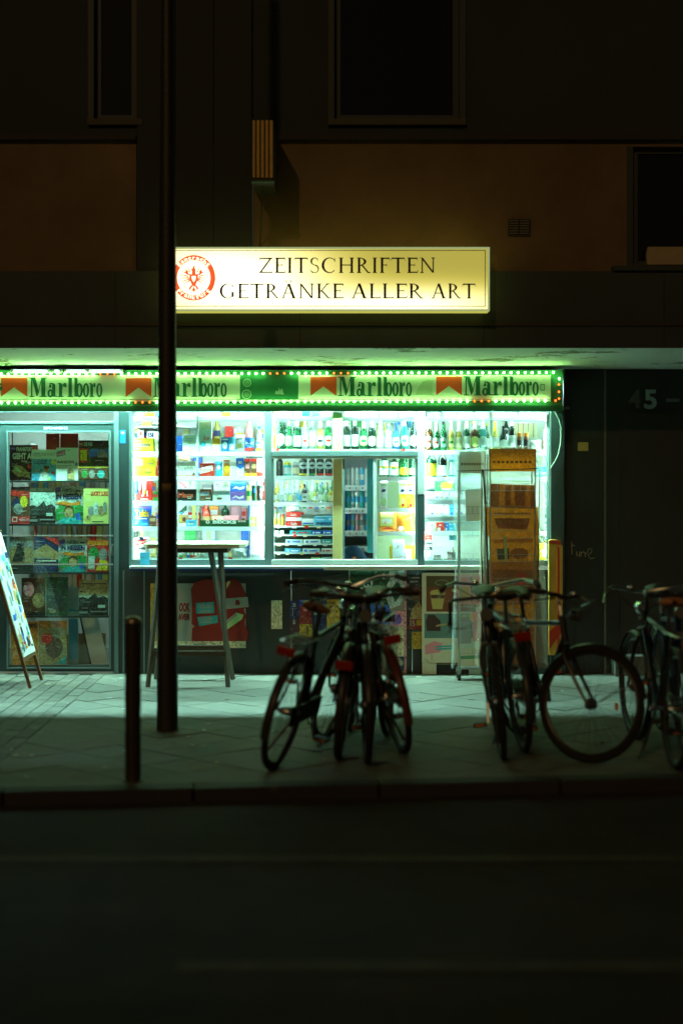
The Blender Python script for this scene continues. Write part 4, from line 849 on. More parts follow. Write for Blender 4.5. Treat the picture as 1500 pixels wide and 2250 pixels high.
# row 5
g_bag('crisps_bag', LBL('white crisps bag with red waves left of the pole'), 'bag', 293, 329, 1181, z5, YS, 'w', [('p', [(.0, .72), (0, .85), (.5, .93), (.98, .95), (.6, .8)], 'r'), ('p', [(.0, .55), (0, .66), (.5, .75), (.9, .78), (.5, .62)], 'r'), ('r', .3, .75, .4, .52, 'dk'), ('r', .2, .8, .18, .24, 'gr')], group=gl, fat=.26)
g_box('paper_note', 'bright blue paper note taped to the lower left of the left window', 'note', 308, 329, 1214, PZ(1241, -.045), -.045, 'lb', d=.001)
g_box('paper_strip', LBL('yellow upright strip behind the white crisps bag'), 'strip', 308, 315, 1161, z5, .3, 'yl', d=.004, group=gl); g_box('bottle_crate', LBL('dark object at the left edge of the lowest shelf'), 'box', 295, 302, 1162, z5, .3, 'dk', d=.04, group=gl)
g_bag('plush_toy', LBL('green rounded basket with dark top on the lowest shelf'), 'basket', 405, 431, 1165, z5, .26, 'g', group=gl, fat=.6)
for i, (a, b, col) in enumerate(((394, 401, 'g'), (402, 409, 'yl'), (410, 417, 'b'), (418, 425, 'r'), (426, 432, 'pk'))): g_can(LBL(f'small coloured can, {ORD[i]} right of the pole on the lowest shelf'), a, b, 1205, z5, YS, col, 'w', gl)
for i, (a, b) in enumerate(((441, 457), (469, 503), (508, 544))): g_bag('net_bag', LBL(f'pale net bag, {ORD[i]} from left at the foot of the lowest shelf'), 'bag', a, b, 1205, z5, YS, 'pale', group=gl, fat=.3)
g_box('picture_card', LBL('pale card with a vase drawing on the lowest shelf'), 'card', 444, 472, 1161, z5, .32, 'pale', [('p', [(.3, .6), (.35, .95), (.7, .95), (.75, .6)], 'lg')], d=.004, group=gl)
g_box('carton', LBL('white carton with bottle print at the right end of the lowest shelf'), 'carton', 548, 577, 1160, z5, YS, 'w', [('r', 0, .05, 0, 1, 'b'), ('e', .5, .4, .12, .25, 'cr'), ('r', .4, .8, .85, .93, 'gr'), ('r', .1, .9, 0, .12, 'gr')], d=.1, group=gl)
g_box('panel_strip', LBL('dark blue upright strip left of the white carton on the lowest shelf'), 'strip', 530, 546, 1161, z5, .3, 'b', d=.01, group=gl)

rs = random.Random(21)
for zi, (zz, yt, nm) in enumerate(((z1, 940, 'one'), (z2, 1012, 'two'), (z3, 1066, 'three'), (z4, 1118, 'four'), (z5, 1186, 'five'))):
    x = 296; n = 0
    while x < 566:
        wd = rs.uniform(11, 23); col = rs.choice(['w', 'pale', 'cr', 'lb', 'o', 'yl', 'r', 'b', 'w', 'gr', 'pk', 'tan', 'lg'])
        if not (346 < x < 384 or 425 < x < 438):
            g_box('carton', f'{dict(w="white", pale="pale", cr="cream", lb="light blue", o="orange", yl="yellowish", r="red", b="blue", gr="grey", pk="pink", tan="brown", lg="light green")[col]} carton, {ORD[n]} from left behind the front row of shelf {nm} in left window', 'carton', x, x + wd, yt + rs.uniform(-8, 14), zz, .345, col, [('r', .1, .9, .55, .8, rs.choice(['w', 'r', 'b', 'y'])), ('e', .5, .3, .3, .12, rs.choice(['w', 'o', 'g', 'br']))], d=.05, group='cartons behind the front rows'); n += 1
        x += wd + rs.uniform(1, 5)
# ------------------------------------------------------------------ centre bay
t, Z = rack('display_shelf', 'upper glass shelf of bottles in the middle window', 598, 916, (916, 987.5), YS, .40, 903, 990, back=False)
zc0, zc = Z
gm = 'bottles on the upper shelf of the middle window'
for i, (a, b, yt, gls, lab, sty, cap, ov, nk) in enumerate(((597, 606, 925, 'yellow', 'y', 'slim', 'y', 0, None), (608, 625, 912, 'dgreen', 'w', 'slim', 'w', 1, None), (626, 642, 920, 'green', 'lg', 'wine', 'w', 1, 'lg'), (643, 662, 922, 'dgreen', 'w', 'spirit', 'w', 0, 'w'), (663, 677, 921, 'clear', 'w', 'spirit', 'w', 0, 'w'), (679, 694, 918, 'clear', 'yl', 'slim', 'lb', 0, None), (695, 712, 921, 'yellow', 'w', 'beer', 'y', 1, 'w'), (713, 730, 919, 'green', 'w', 'wine', 'w', 1, 'w'))):
    g_bottle(f'{dict(dgreen="dark green", green="green", clear="clear", yellow="golden")[gls]} bottle with {"oval" if ov else "square"} label, {ORD[i]} from left before the wooden post', a, b, yt, zc, YS, gls, lab, sty, cap, bool(ov), nk, gm, mark='r' if i in (4, 7) else ('k' if i == 6 else None))
for i, (a, b, yt, gls, lab, sty, cap, ov, nk) in enumerate(((753, 770, 919, 'dark', 'w', 'wine', 'w', 0, 'w'), (771, 788, 917, 'dark', 'w', 'wine', 'w', 0, 'w'), (790, 807, 921, 'green', 'yl', 'beer', 'w', 1, 'cr'), (808, 826, 923, 'dark', 'w', 'wine', 'w', 1, 'w'), (827, 844, 926, 'clear', 'w', 'spirit', 'w', 0, 'w'), (845, 861, 932, 'clear', 'w', 'spirit', 'w', 0, None), (862, 879, 928, 'blue', 'w', 'beer', 'b', 1, None), (880, 898, 919, 'teal', 'w', 'wine', 'w', 1, 'w'), (900, 916, 919, 'dark', 'w', 'beer', 'w', 1, None))):
    g_bottle(f'{dict(dark="dark", green="green", clear="clear", blue="bluish", teal="teal")[gls]} bottle with {"oval" if ov else "square"} white label, {ORD[i]} right of the wooden post on the upper shelf', a, b, yt, zc, YS, gls, lab, sty, cap, bool(ov), nk, gm, mark='g' if i == 2 else ('lb' if i in (6, 7) else None))
for i, (a, b, col) in enumerate(((602, 610, 'yl'), (614, 640, 'w'), (646, 660, 'w'), (664, 680, 'b'), (685, 700, 'lb'), (704, 728, 'w'), (756, 790, 'w'), (795, 830, 'pale'), (836, 870, 'w'), (875, 890, 'gr'), (893, 914, 'w'))):
    g_box('carton', f'{dict(yl="yellowish", w="white", b="blue", lb="light blue", pale="pale", gr="grey")[col]} carton cut off by the sign board, {ORD[i]} from left over the middle bottles', 'carton', a, b, 893, zc0, YS, col, group='cartons over the middle bottles')
rs = random.Random(8)
for i in range(20):
    x = 603 + i * 15.7
    if 722 < x < 752: continue
    g_bottle(f'bottle, {ORD[i]} from left in the rear row on the upper middle shelf', x, x + 13, 922 + rs.uniform(-4, 8), zc, .27, rs.choice(['clear', 'green', 'yellow', 'clear', 'dgreen', 'brown']), rs.choice(['w', 'cr', 'yl', 'pale']), rs.choice(['beer', 'wine', 'slim']), rs.choice(['w', 'y', 'g', 'b']), rs.random() < .5, None, gm)
# shelf further back with boxes, seen between the bottles
t, Z = rack('wall_shelf', 'high wall shelf with boxes seen between the middle bottles', 598, 916, (940, ), .9, 1.1, 880, 1000, back=False, mat=SHELFW, sides=False)
for i, (a, b, col) in enumerate(((655, 676, 'y'), (690, 720, 'w'), (612, 640, 'pale'), (770, 800, 'g'), (830, 880, 'w'), (886, 904, 'lb'))): g_box('box', f'{dict(y="yellow", w="white", pale="pale", g="green", lb="light blue")[col]} box on the high wall shelf behind the bottles at {"far left left middle right".split()[0] if False else ORD[i]} place', 'box', a, b, 921, Z[0], .92, col, group='boxes on the high wall shelf')
# back wall shelf of spirits seen through the serving window
YK = 1.15
t, Z = rack('spirits_shelf', 'glass wall shelf of spirits behind the serving window', 596, 732, (1046, 1104, 1126), YK, YK + .22, 1000, 1160, posts=(676,), backm=c(.62, .70, .58, .6))
za, zb2, zc2 = Z; gs = 'spirit bottles behind the serving window'
g_bottle('black bottle with orange spot at the left end of the spirits shelf', 606, 622, 998, za, YK, 'dark', None, 'spirit', 'k', group=gs, mark=None)
g_jar('teal jar with yellow dome lid on the spirits shelf', 622, 640, 1015, za, YK, 't', 'y', 'pale', gs)
g_jar('silvery jar with white lid on the spirits shelf', 642, 657, 1015, za, YK, 'gr', 'w', 'cr', gs)
for i, (a, b, st_) in enumerate(((657, 676, 'y'), (678, 693, 'g'), (694, 712, 'r'), (713, 731, 'r'))):
    o = g_bottle(f'black square whiskey bottle with {dict(y="yellow", g="green", r="red")[st_]} foot band, {ORD[i]} of the four on the spirits shelf', a, b, 996, za, YK, 'dark', 'pale', 'spirit', 'k', True, None, gs, lz=(.30, .62), mark='dk'); w_ = PX(b, YK) - PX(a, YK)
    m = MB(); cyl_patch(m, w_ / 2 * .985, .008, .022, 80, K[st_]); m.build('foot_band', o, True)
gmini = 'little bottles behind the serving window'
rs = random.Random(3); cols = ['cr', 'pale', 'yl', 'w', 'lb', 'y', 'lg', 'w', 'tan']
for row, (ys_, hh) in enumerate(((zb2, .125), (zb2, .125))):
    for k in range(12):
        x = 600 + k * 11 + row * 4; 
        if 660 < x < 680 and row == 0: continue
        cc = rs.choice(cols); g_bottle(f'little bottle, {ORD[k]} from left in the {["front", "rear"][row]} row of the middle spirits shelf', x, x + 9.5, (1066 if row == 0 else 1054) + rs.uniform(-3, 6), ys_, YK + (.0 if row == 0 else .09), rs.choice(['clear', 'yellow', 'green', 'clear']), cc, rs.choice(['beer', 'slim', 'spirit']), rs.choice(['w', 'y', 'b', 'r', 'w']), bool(rs.random() < .5), None, gmini)
g_bottle('black liqueur bottle with white label among the little bottles', 662, 676, 1064, zb2, YK - .005, 'dark', 'w', 'spirit', 'k', False, None, gs, lz=(.08, .5), mark='g')
for k in range(10): g_box('cigarette_pack', f'small pale pack, {ORD[k]} from left in the lowest spirits shelf row', 'pack', 598 + k * 13.2, 608 + k * 13.2, 1109, zc2, YK, ['w', 'pale', 'gr', 'w', 'cr'][k % 5], [('r', .1, .9, .5, .7, ['r', 'b', 'g'][k % 3])], d=.03, group='packs under the spirits')
# counter rack with sweets in front
t, Z = rack('counter_rack', 'stepped counter rack with dark slots and sweets behind the serving window', 601, 730, (1156, 1175, 1195, 1214.5, 1233), .18, .40, 1156, 1234, back=True, mat=SHELFW, th=.006, backm=c(.03, .06, .035, .7), sides=True)
zr = Z; gcr = 'sweets on the counter rack'
g_box('sweets_box', 'lower red sweets box with white script on the counter rack', 'box', 628, 662, 1145, zr[0], .18, 'r', [('t', 'Gallo', .3, .72, .25, .75, .02, 'w')], d=.1, group=gcr)
g_box('sweets_box', 'white sweets box between two red ones on the counter rack', 'box', 628.5, 661.5, 1137, zr[0] + .043, .18, 'w', [], d=.1, group=gcr); g_box('sweets_box', 'upper red sweets box with white script on the counter rack', 'box', 629, 660, 1125, zr[0] + .074, .18, 'r', [('t', 'Gallo', .3, .72, .25, .7, .02, 'w')], d=.1, group=gcr)
g_jar('round white pot with dark foot above the red sweets boxes', 636, 657, 1107, zr[0] + .124, .2, 'gr', 'w', 'w', gcr); g_box('snack_pack', 'green upright pack beside the white pot', 'pack', 629, 636, 1110, zr[0] + .124, .23, 'lg', d=.02, group=gcr)
g_box('sweets_box', 'bright blue mint box with dark lettering on the counter rack', 'box', 691, 731, 1135, zr[0], .17, 'lb', [('t', 'mentos', .1, .9, .12, .46, .03, 'nv'), ('r', .15, .65, .85, .97, 'gr'), ('e', .85, .72, .08, .14, 'w'), ('r', .08, .55, .62, .7, 'w')], d=.12, group=gcr)
g_box('sweets_box', 'white and blue sweets box left of the mint box', 'box', 664, 690, 1141, zr[0], .18, 'w', [('r', .05, .95, .28, .5, 'b'), ('r', 0, 1, 0, .2, 'g')], d=.1, group=gcr)
for i, (a, b, col, cp) in enumerate(((600, 608, 'yl', 'w'), (609, 616, 'cr', 'w'), (617, 625, 'o', 'r'))): g_jar(f'small sweets jar, {ORD[i]} from left on the counter rack', a, b, 1130, zr[0], .2, col, cp, 'y', gcr)
for r_, row in enumerate((((603, 612, 'pale', ''), (615, 623, 'w', ''), (637, 683, 't', 'r'), (684, 706, 'b', 'w'), (708, 729, 'b', 'w')), ((627, 665, 'pale', 'b'), (667, 704, 'w', 'b'), (706, 729, 't', 'w')), ((626, 660, 'lb', 'w'), (664, 702, 'pale', 'b'), (706, 729, 'w', 'r')), ((683, 704, 'lg', ''), (706, 729, 'pale', 'b')))):
    for i, (a, b, col, mk) in enumerate(row):
        z = zr[r_ + 1]; top = (1166, 1186, 1206, 1225)[r_]
        g_box('gum_box', f'{dict(pale="pale", w="white", t="teal", b="blue", lb="light blue", lg="light green")[col]} flat gum box, {ORD[i]} from left on step {["one", "two", "three", "four"][r_]} of the counter rack', 'box', a, b, top, z, .17, col, ([('e', .2, .5, .08, .3, mk), ('r', .4, .85, .35, .65, mk)] if mk else []), d=.12, group=gcr)
# fridge
fx0, fx1, YF = 757, 822, .75
fg = thing('drinks_fridge', 'white drinks fridge with price rails behind the serving window', 'fridge', (PX(790, YF), YF, .012)); FX = PX(790, YF)
a, b = PX(fx0, YF) - FX - .02, PX(fx1, YF) - FX + .02; FW = c(.82, .86, .86, .35)
MB().box(a, a + .02, 0, .55, 0, 2.0, FW).build('side', fg); MB().box(b - .02, b, 0, .55, 0, 2.0, FW).build('side', fg); MB().box(a + .02, b - .02, .53, .55, 0, 2.0, FW).build('back', fg); MB().box(a + .02, b - .02, 0, .53, 1.96, 2.0, FW).build('top', fg); MB().box(a + .02, b - .02, 0, .53, 0, .5, FW).build('base', fg)
gf = 'drinks in the fridge'
for i, y in enumerate((1066, 1116, 1166, 1200)):
    z = PZ(y, YF) - .012; MB().box(a + .021, b - .021, .02, .52, z - .012, z, FW).build('shelf', fg); MB().box(a + .021, b - .021, .004, .018, z - .05, z, FW).build('price_rail', fg)
    for k in range(6): MB().box(a + .03 + k * .028, a + .048 + k * .028, .001, .0035, z - .036, z - .018, K['gr'] if k % 2 else K['pale']).build('price_tag', fg)
    if i == 3: continue
    for k in range(5):
        x = 764 + k * 10.3; lab_ = 'drink can, ' + ORD[k] + ' from left on the ' + ['upper', 'second', 'third'][i] + ' fridge shelf'
        g_can(lab_, x - 4.6, x + 4.6, y - (38 if i != 1 else 40), z + .012, YF + .06, [['pale', 'w', 'pale', 'lb', 'w'], ['t', 'pale', 'w', 't', 'w'], ['b', 'lb', 'pk', 'w', 'lb']][i][k], ['w', 'lb', 'gr'][i], gf)
MB().box(PX(806, .45), PX(822, .45), .44, .47, 1.0, 2.0, c(.04, .25, .27, .3)).build('fridge_door', None); dr = bpy.data.objects['fridge_door']; dr.parent = fg; dr.matrix_parent_inverse = Matrix.Translation((-FX, -YF, -.012))
MB().box(PX(808, .45), PX(820, .45), .425, .438, 1.05, 1.95, GLASS).build('door_pane', dr); bpy.data.objects['door_pane'].matrix_parent_inverse = Matrix.Identity(4)
bn = MB().grid(lambda u, v: (.17 * (2 * u - 1) * (1 - .12 * v), -.09 * math.sin(math.pi * u) * math.cos(v * 1.4) + .02 * math.sin(9 * v + 5 * u), (.46 - .16 * (2 * u - .7) ** 2) * v), 14, 10, c(.015, .05, .11, .8, scale=30, bump=.5)); bn.grid(lambda u, v: (.17 * (2 * u - 1) * (1 - .12 * v), .10 + .02 * math.sin(6 * v), (.46 - .16 * (2 * u - .7) ** 2) * v), 14, 10, c(.015, .05, .11, .8, scale=30, bump=.5))
bo = bn.build('jacket', None, True, loc=(PX(786, .3), .33, PZ(1204, .3) - .44)); tag(bo, 'dark blue jacket shoulder low in the serving window before the fridge', 'jacket'); MB().ell(0, 0, .018, .008, 0, K['o']).build('badge', bo, loc=(-.03, -.088, .36))
st = thing('stool', 'stool with round seat hidden under the dark blue jacket', 'stool', (PX(786, .3), .36, .012)); hz = PZ(1204, .3) - .44 - .012
MB().lathe([(.16, hz - .04), (.17, hz - .02), (.16, hz)], DWOOD, 16).build('seat', st, True)
for k in range(4): q = R(45 + 90 * k); MB().tube([(.1 * math.cos(q), .1 * math.sin(q), hz - .04), (.15 * math.cos(q), .15 * math.sin(q), 0)], .012, DWOOD).build('leg', st, True)
# right part of the centre bay
t, Z = rack('display_shelf', 'white shelves with liqueur, cartons and snack bags right of the serving window', 830, 911, (1048, 1116.5, 1168, 1231), .12, .42, 1008, 1232, mat=SHELFM, backm=c(.50, .62, .36, .6))
q0, q1, q2, q3 = Z; gq = 'goods right of the serving window'
for i, (a, b, yt) in enumerate(((833, 855, 1004), (856, 876, 1009))):
    o = g_bottle(('larger' if i == 0 else 'smaller') + ' square green liqueur bottle with white and orange label', a, b, yt - 8, q0, .12, 'dgreen', 'w', 'spirit', 'k', False, None, gq, lz=(.08, .70), mark='g'); w_ = PX(b, .12) - PX(a, .12)
    m = MB(); cyl_patch(m, w_ / 2 * .99, .075, .092, 76, K['o']); m.build('orange_band', o, True)
g_bottle('round green sparkling wine bottle with yellow heart-shaped label', 876, 896, 985, q0, .12, 'green', 'y', 'wine', 'y', True, None, gq, lz=(.06, .34)); g_bottle('dark green bottle at the right edge beside the yellow-labelled one', 897, 911, 985, q0, .12, 'dgreen', 'yl', 'wine', 'k', False, None, gq, lz=(.08, .3))
for i, (a, b, c1, c2) in enumerate(((834, 851, 'w', 'lg'), (876, 892, 'y', 'yl'), (893, 910, 'o', 'y'))):
    o = g_box('juice_carton', ['white and green', 'yellow', 'orange'][i] + ' tall juice carton with small dark blue mark', 'carton', a, b, 1060, q1, .12, 'w', [('r', 0, 1, 0, .55, c1 if i else 'w'), ('e', .5, .25, .35, .16, c2), ('p', [(.15, .64), (.4, .74), (.85, .72), (.6, .62)], 'nv'), ('r', .1, .9, .86, .94, c2), ('e', .55, .12, .2, .06, 'r' if i else 'lg')], d=.08, group=gq)
    X, w, h = spot(a, b, 1060, q1, .12); MB().add([(-w / 2, 0, h), (w / 2, 0, h), (w / 2, .08, h), (-w / 2, .08, h), (-w / 2, .04, h + .02), (w / 2, .04, h + .02)], [(0, 1, 5, 4), (2, 3, 4, 5), (0, 4, 3), (1, 2, 5)], K['w']).build('gable', o)
g_bag('crisps_bag', 'yellow and orange crisps bag, left of two right of the serving window', 'bag', 832, 872, 1122, q2, .13, 'o', [('r', .05, .8, .25, .95, 'yl'), ('e', .45, .5, .3, .12, 'w'), ('p', [(.1, .1), (.5, .22), (.9, .1)], 'r')], group=gq, fat=.24); g_bag('crisps_bag', 'orange crisps bag with square yellow panel, right of two', 'bag', 870, 911, 1123, q2, .15, 'o', [('r', .3, .75, .38, .75, 'y'), ('r', .4, .66, .54, .6, 'tan'), ('e', .25, .15, .16, .1, 'w')], group=gq, fat=.24)
g_box('box', 'yellow open box holding white papers at the foot of the shelves', 'box', 856, 911, 1199, q3, .15, 'y', [('r', .12, .85, .02, .75, 'w'), ('r', .4, .55, .2, .35, 'pk'), ('r', .55, .65, .1, .5, 'gr')], d=.1, group=gq)
g_box('paper', 'crumpled pale paper sticking out of the yellow open box', 'paper', 862, 888, 1186, q3 + .03, .142, 'pale', [('p', [(.3, .5), (.5, .8), (.6, .6), (.45, .45)], 'gr')], d=.003, group=gq)

# ------------------------------------------------------------------ right window bay
t, Z = rack('display_shelf', 'glass shelves filling the right display window behind the wrapped racks', 933, 1204, (916, 990, 1048, 1167, 1231), YS, .42, 903, 1231, posts=(1078,), backm=c(.70, .78, .66, .6))
r0, r1, r2, r3, r4 = Z; gb = 'bottles in the right display window'
for i, (a, b, yt, gls, lab, sty, cap, ov, nk) in enumerate(((933, 950, 919, 'brown', 'w', 'beer', 'w', 1, 'w'), (951, 965, 928, 'green', 'w', 'beer', 'w', 1, 'w'), (966, 982, 926, 'green', 'pale', 'beer', 'k', 1, None), (984, 998, 926, 'yellow', 'yl', 'beer', 'w', 1, 'cr'), (1000, 1015, 926, 'yellow', 'cr', 'slim', 'w', 0, 'w'), (1017, 1033, 921, 'dgreen', 'w', 'beer', 'w', 0, 'w'), (1034, 1052, 921, 'brown', 'yl', 'beer', 'y', 1, 'w'), (1053, 1070, 920, 'teal', 'pale', 'beer', 'w', 1, 'pale'), (1080, 1095, 926, 'yellow', 'w', 'slim', 'y', 0, 'y'), (1098, 1114, 936, 'dark', 'w', 'beer', 'k', 1, None), (1116, 1133, 918, 'dark', 'w', 'wine', 'w', 0, 'w'))):
    g_bottle(f'{dict(brown="brown", green="green", yellow="golden", dgreen="dark green", teal="teal", dark="black")[gls]} beer bottle with {"oval" if ov else "square"} label, {ORD[i]} from left on the right window upper shelf', a, b, yt, r1, YS, gls, lab, sty, cap, bool(ov), nk, gb, mark='r' if i in (0, 1) else ('g' if i in (2, 3) else None))
rs = random.Random(9)
for i in range(9): x = 938 + i * 15.5; g_bottle(f'bottle, {ORD[i]} from left in the rear row on the right upper shelf', x, x + 13, 924 + rs.uniform(-4, 8), r1, .27, rs.choice(['clear', 'green', 'yellow', 'clear', 'brown']), rs.choice(['w', 'cr', 'yl', 'pale']), rs.choice(['beer', 'wine', 'slim']), rs.choice(['w', 'y', 'g']), rs.random() < .5, None, gb)
g_bottle('tall dark bottle with white neck behind the black one on the right upper shelf', 1104, 1120, 913, r1, .26, 'dark', 'w', 'wine', 'w', group=gb)
for i, (a, b) in enumerate(((1135, 1147.5), (1150, 1162.5))): g_jar(('left' if i == 0 else 'right') + ' of two dark red jars with red lids on the right upper shelf', a, b, 951, r1, YS, 'br', 'o', 'k', gb)
g_bag('bread_roll', 'white knobbly lump of sweets beside the red-lidded jars', 'sweets', 1163, 1190, 967, r1, YS, 'w', group=gb, fat=.7)
g_box('box', 'red and white box at the right edge of the right upper shelf', 'box', 1194, 1205, 942, r1, YS, 'w', [('p', [(0, .15), (0, .45), (1, .8), (1, .15)], 'r'), ('r', 0, 1, .85, 1, 'r')], d=.05, group=gb)
ft = thing('stick_rack', 'hanging rack of yellowish sticks above the red-lidded jars', 'rack', (PX(1155, .3), .3, PZ(961, .3)), gb)
MB().box(-.10, .10, .01, .02, .118, .128, FRAMEW).build('rail', ft)
for k in range(9): MB().box(-.095 + k * .022, -.085 + k * .022, 0, .009, 0, .125, K['tan'] if k % 2 else K['yl']).build('stick', ft)
MB().box(PX(1128, .3) - PX(1155, .3), PX(1204, .3) - PX(1155, .3), .022, .1, -.14 + .01, -.128, FRAMEW).build('bracket', ft)
for i, (a, b, col) in enumerate(((936, 950, 'gr'), (952, 964, 'gr'), (975, 1000, 'w'), (1005, 1040, 'cr'), (1045, 1072, 'w'), (1082, 1110, 'tan'), (1112, 1135, 'gr'), (1140, 1165, 'w'), (1168, 1200, 'cr'))): g_box('carton', f'{dict(gr="grey", w="white", cr="cream", tan="brown")[col]} carton cut off by the sign board, {ORD[i]} from left over the right bottles', 'carton', a, b, 893, r0, YS, col, group='cartons over the right bottles')
g_bottle('bottle with slanted yellow paper label below the beer shelf', 936, 960, 988, r2, YS, 'dgreen', 'y', 'wine', 'w', group=gb, lz=(.05, .5)); g_bottle('black sparkling wine bottle with square white label below the beer shelf', 962, 982, 985, r2, YS, 'dark', 'w', 'wine', 'w', group=gb, lz=(.05, .4)); g_bottle('teal bottle with pale label below the beer shelf', 985, 1004, 992, r2, YS, 'teal', 'pale', 'spirit', 't', group=gb, lz=(.08, .6))
gp = 'cigarette packs in the right display window'
CM = [('w', 'gr'), ('w', 'pale'), ('w', 'r'), ('pale', 'gr'), ('w', 'b'), ('w', 'tan')]
cr_ = thing('cigarette_rack', 'white pack dispenser with rows of cigarette packs in the right window', 'rack', (0, 0, 0))
rowz = [PZ(y, .3) for y in (1074, 1096, 1133, 1145)]
for z in rowz: MB().box(PX(933, .3), PX(1075, .3), .30, .40, z - .008, z - .001, FRAMEW).build('shelf', cr_); MB().box(PX(933, .3), PX(1075, .3), .292, .2995, z - .012, z + .006, GLASS).build('front_lip', cr_)
MB().box(PX(933, .3), PX(1075, .3), .401, .412, rowz[-1] - .03, rowz[0] + .08, FRAMEW).build('back_panel', cr_)
for r_, (z, x0, x1, hp) in enumerate(((rowz[0], 933, 955, 18), (rowz[1], 933, 1060, 16), (rowz[2], 944, 1072, 24))):
    k = 0; x = x0
    while x + 9.5 <= x1:
        bc, mk = CM[(k + r_ * 2) % 6]
        if r_ == 2 and k == 4: bc, mk = 'lb', 'b'
        g_box('cigarette_pack', f'{dict(w="white", pale="pale", lb="light blue")[bc]} cigarette pack with {dict(gr="grey", pale="pale", r="red", b="blue", tan="brown")[mk]} mark, {ORD[k]} from left in pack row {["one", "two", "three"][r_]}', 'pack', x, x + 9.8, PZ and (HOR - (z + hp / SC(.31) - EYE) * SC(.31)), z, .31, bc, [('r', .25, .75, .1, .3, mk), ('r', .3, .7, .55, .7, mk if bc != 'w' else 'pale')], d=.02, group=gp, bevel=.001); x += 10.7; k += 1
g_box('picture_card', 'green card with yellow fruit and pale script under the right window bottles', 'card', 956, 1000, 1054, PZ(1079, .22), .22, 'g', [('e', .55, .45, .3, .35, 'y'), ('e', .8, .85, .2, .2, 'lg'), ('t', 'lemon', .3, .9, .05, .3, .0, 'w')], d=.004)
for i, (a, b, y0_, col, mk) in enumerate(((939, 957, 1148, 'lg', 'nv'), (958, 976, 1148, 'r', 'w'), (977, 986, 1149, 'b', 'w'), (986, 1001, 1152, 'lb', 't'))): g_box('sweets_box', f'{dict(lg="light green", r="red", b="blue", lb="light blue")[col]} little sweets box under the cigarette packs', 'box', a, b, y0_, r3, YS, col, [('p', [(.25, .65), (.5, .8), (.75, .7), (.5, .6)], mk), ('r', .1, .5, .08, .4, 'w' if i else 'pale')], d=.05)
g_box('note_card', 'light blue shield-shaped card hanging below the sweets boxes', 'card', 986, 1002, 1162, PZ(1187, .085), .085, 'lb', [('p', [(.1, .75), (.9, .75), (.85, .2), (.5, .05), (.15, .3)], 't')], d=.002)
g_box('note_card', 'red square card with white lines at the left of the right window', 'card', 932.5, 949, 1172, PZ(1188, .08), .08, 'r', [('r', .25, .85, .45, .5, 'w'), ('r', .3, .75, .1, .2, 'w')], d=.002); g_box('note_card', 'dark square card with white doodles under the red card', 'card', 933, 949, 1193, PZ(1209, .08), .08, 'gr', [('r', 0, 1, 0, 1, 'dk'), ('t', 'DOB', .08, .95, .45, .8, .02, 'w'), ('r', .1, .6, .2, .3, 'w')], d=.002)
g_box('box', 'cream box with script at the bottom left of the right window', 'box', 932.5, 950, 1210, r4, YS, 'pale', [('r', .1, .9, .25, .3, 'gr')], d=.06); g_box('box', 'tiny dark box lettered KILOX at the foot of the right window', 'box', 953, 968, 1220, r4, YS, 'gr', [('t', 'KILOX', .05, .95, .3, .8, .03, 'w')], d=.04); g_box('box', 'small grey and red box beside the left wrapped rack foot', 'box', 983, 1001, 1213, r4, YS, 'gr', [('r', 0, .5, .1, .9, 'pk'), ('r', .05, .45, .3, .8, 'w')], d=.06); g_bottle('small olive bottle behind the grey and red box', 991, 1001, 1203, r4, .2, 'brown', None, 'slim', 'k')
# shelves at the far right behind the wrapped rack
t, Z = rack('side_shelf', 'white wall shelves with goods at the right end of the shop window', 1150, 1204, (1060, 1110, 1152, 1192), .45, .7, 1000, 1231, back=False, mat=SHELFW, sides=False)
for i, zz in enumerate(Z):
    for k, (a, b) in enumerate(((1154, 1168), (1170, 1184), (1187, 1202))):
        col = [['dg', 't', 't'], ['pale', 'gr', 'gr'], ['lb', 'yl', 'dg'], ['br', 'gr', 'y']][i][k]; g_box('box', f'{dict(dg="dark green", t="teal", pale="pale", gr="grey", lb="light blue", yl="yellowish", br="brown", y="yellow")[col]} box, {ORD[k]} from left on side shelf {["one", "two", "three", "four"][i]} at the right end', 'box', a, b, (1032, 1086, 1130, 1170)[i], zz, .46, col, [('r', .15, .85, .3, .55, 'w' if k else 'gr')], d=.08, group='boxes on the side shelves')
g_bag('ice_bag', 'teal bag lettered ENERGY at the right end of the right window', 'bag', 1176, 1204, 1026, PZ(1058, .2), .2, 't', [('t', 'ENERGY', .05, .95, .45, .65, .01, 'w'), ('p', [(.1, .1), (.3, .35), (.5, .1)], 'w')])
g_box('sweets_box', 'yellow box with grey label at the lower right of the right window', 'box', 1184, 1205, 1194, r4, YS, 'y', [('r', .3, .8, .2, .65, 'gr')], d=.08)

# ------------------------------------------------------------------ magazines on the door racks
YD = .05
dr_t = thing('magazine_rack', 'wire magazine rack with five shelves behind the door glass', 'rack', (0, 0, 0)); dsh = {}
for y in (1056, 1151, 1257, 1353, 1461):
    z = PZ(y, YD); dsh[y] = z; MB().box(PX(20, YD), PX(242, YD), YD - .012, YD + .07, z - .016, z - .001, DARK).build('shelf', dr_t)
for y in (1177, 1240): MB().tube([(PX(-10, -.05), -.06, PZ(y, -.05)), (PX(249, -.05), -.06, PZ(y, -.05))], .006, STEEL).build('rod', dr_t, True)
for x in (24, 238): MB().box(PX(x, YD) - .004, PX(x, YD) + .004, YD + .072, YD + .08, .1, 2.1, DARK).build('upright', dr_t)
gz = 'magazines on the door racks'
def mag(label, x0, x1, y0, base, col, spec, Y=YD, d=.006): return g_box('magazine', label, 'magazine', x0, x1, y0, dsh[base], Y, photo(col) if col in ('k', 'br', 'dg', 'nv', 'tan', 'o', 'r', 'dk', 'pale') else col, spec, d=d, group=gz, bevel=0, ph=True, fine=9)
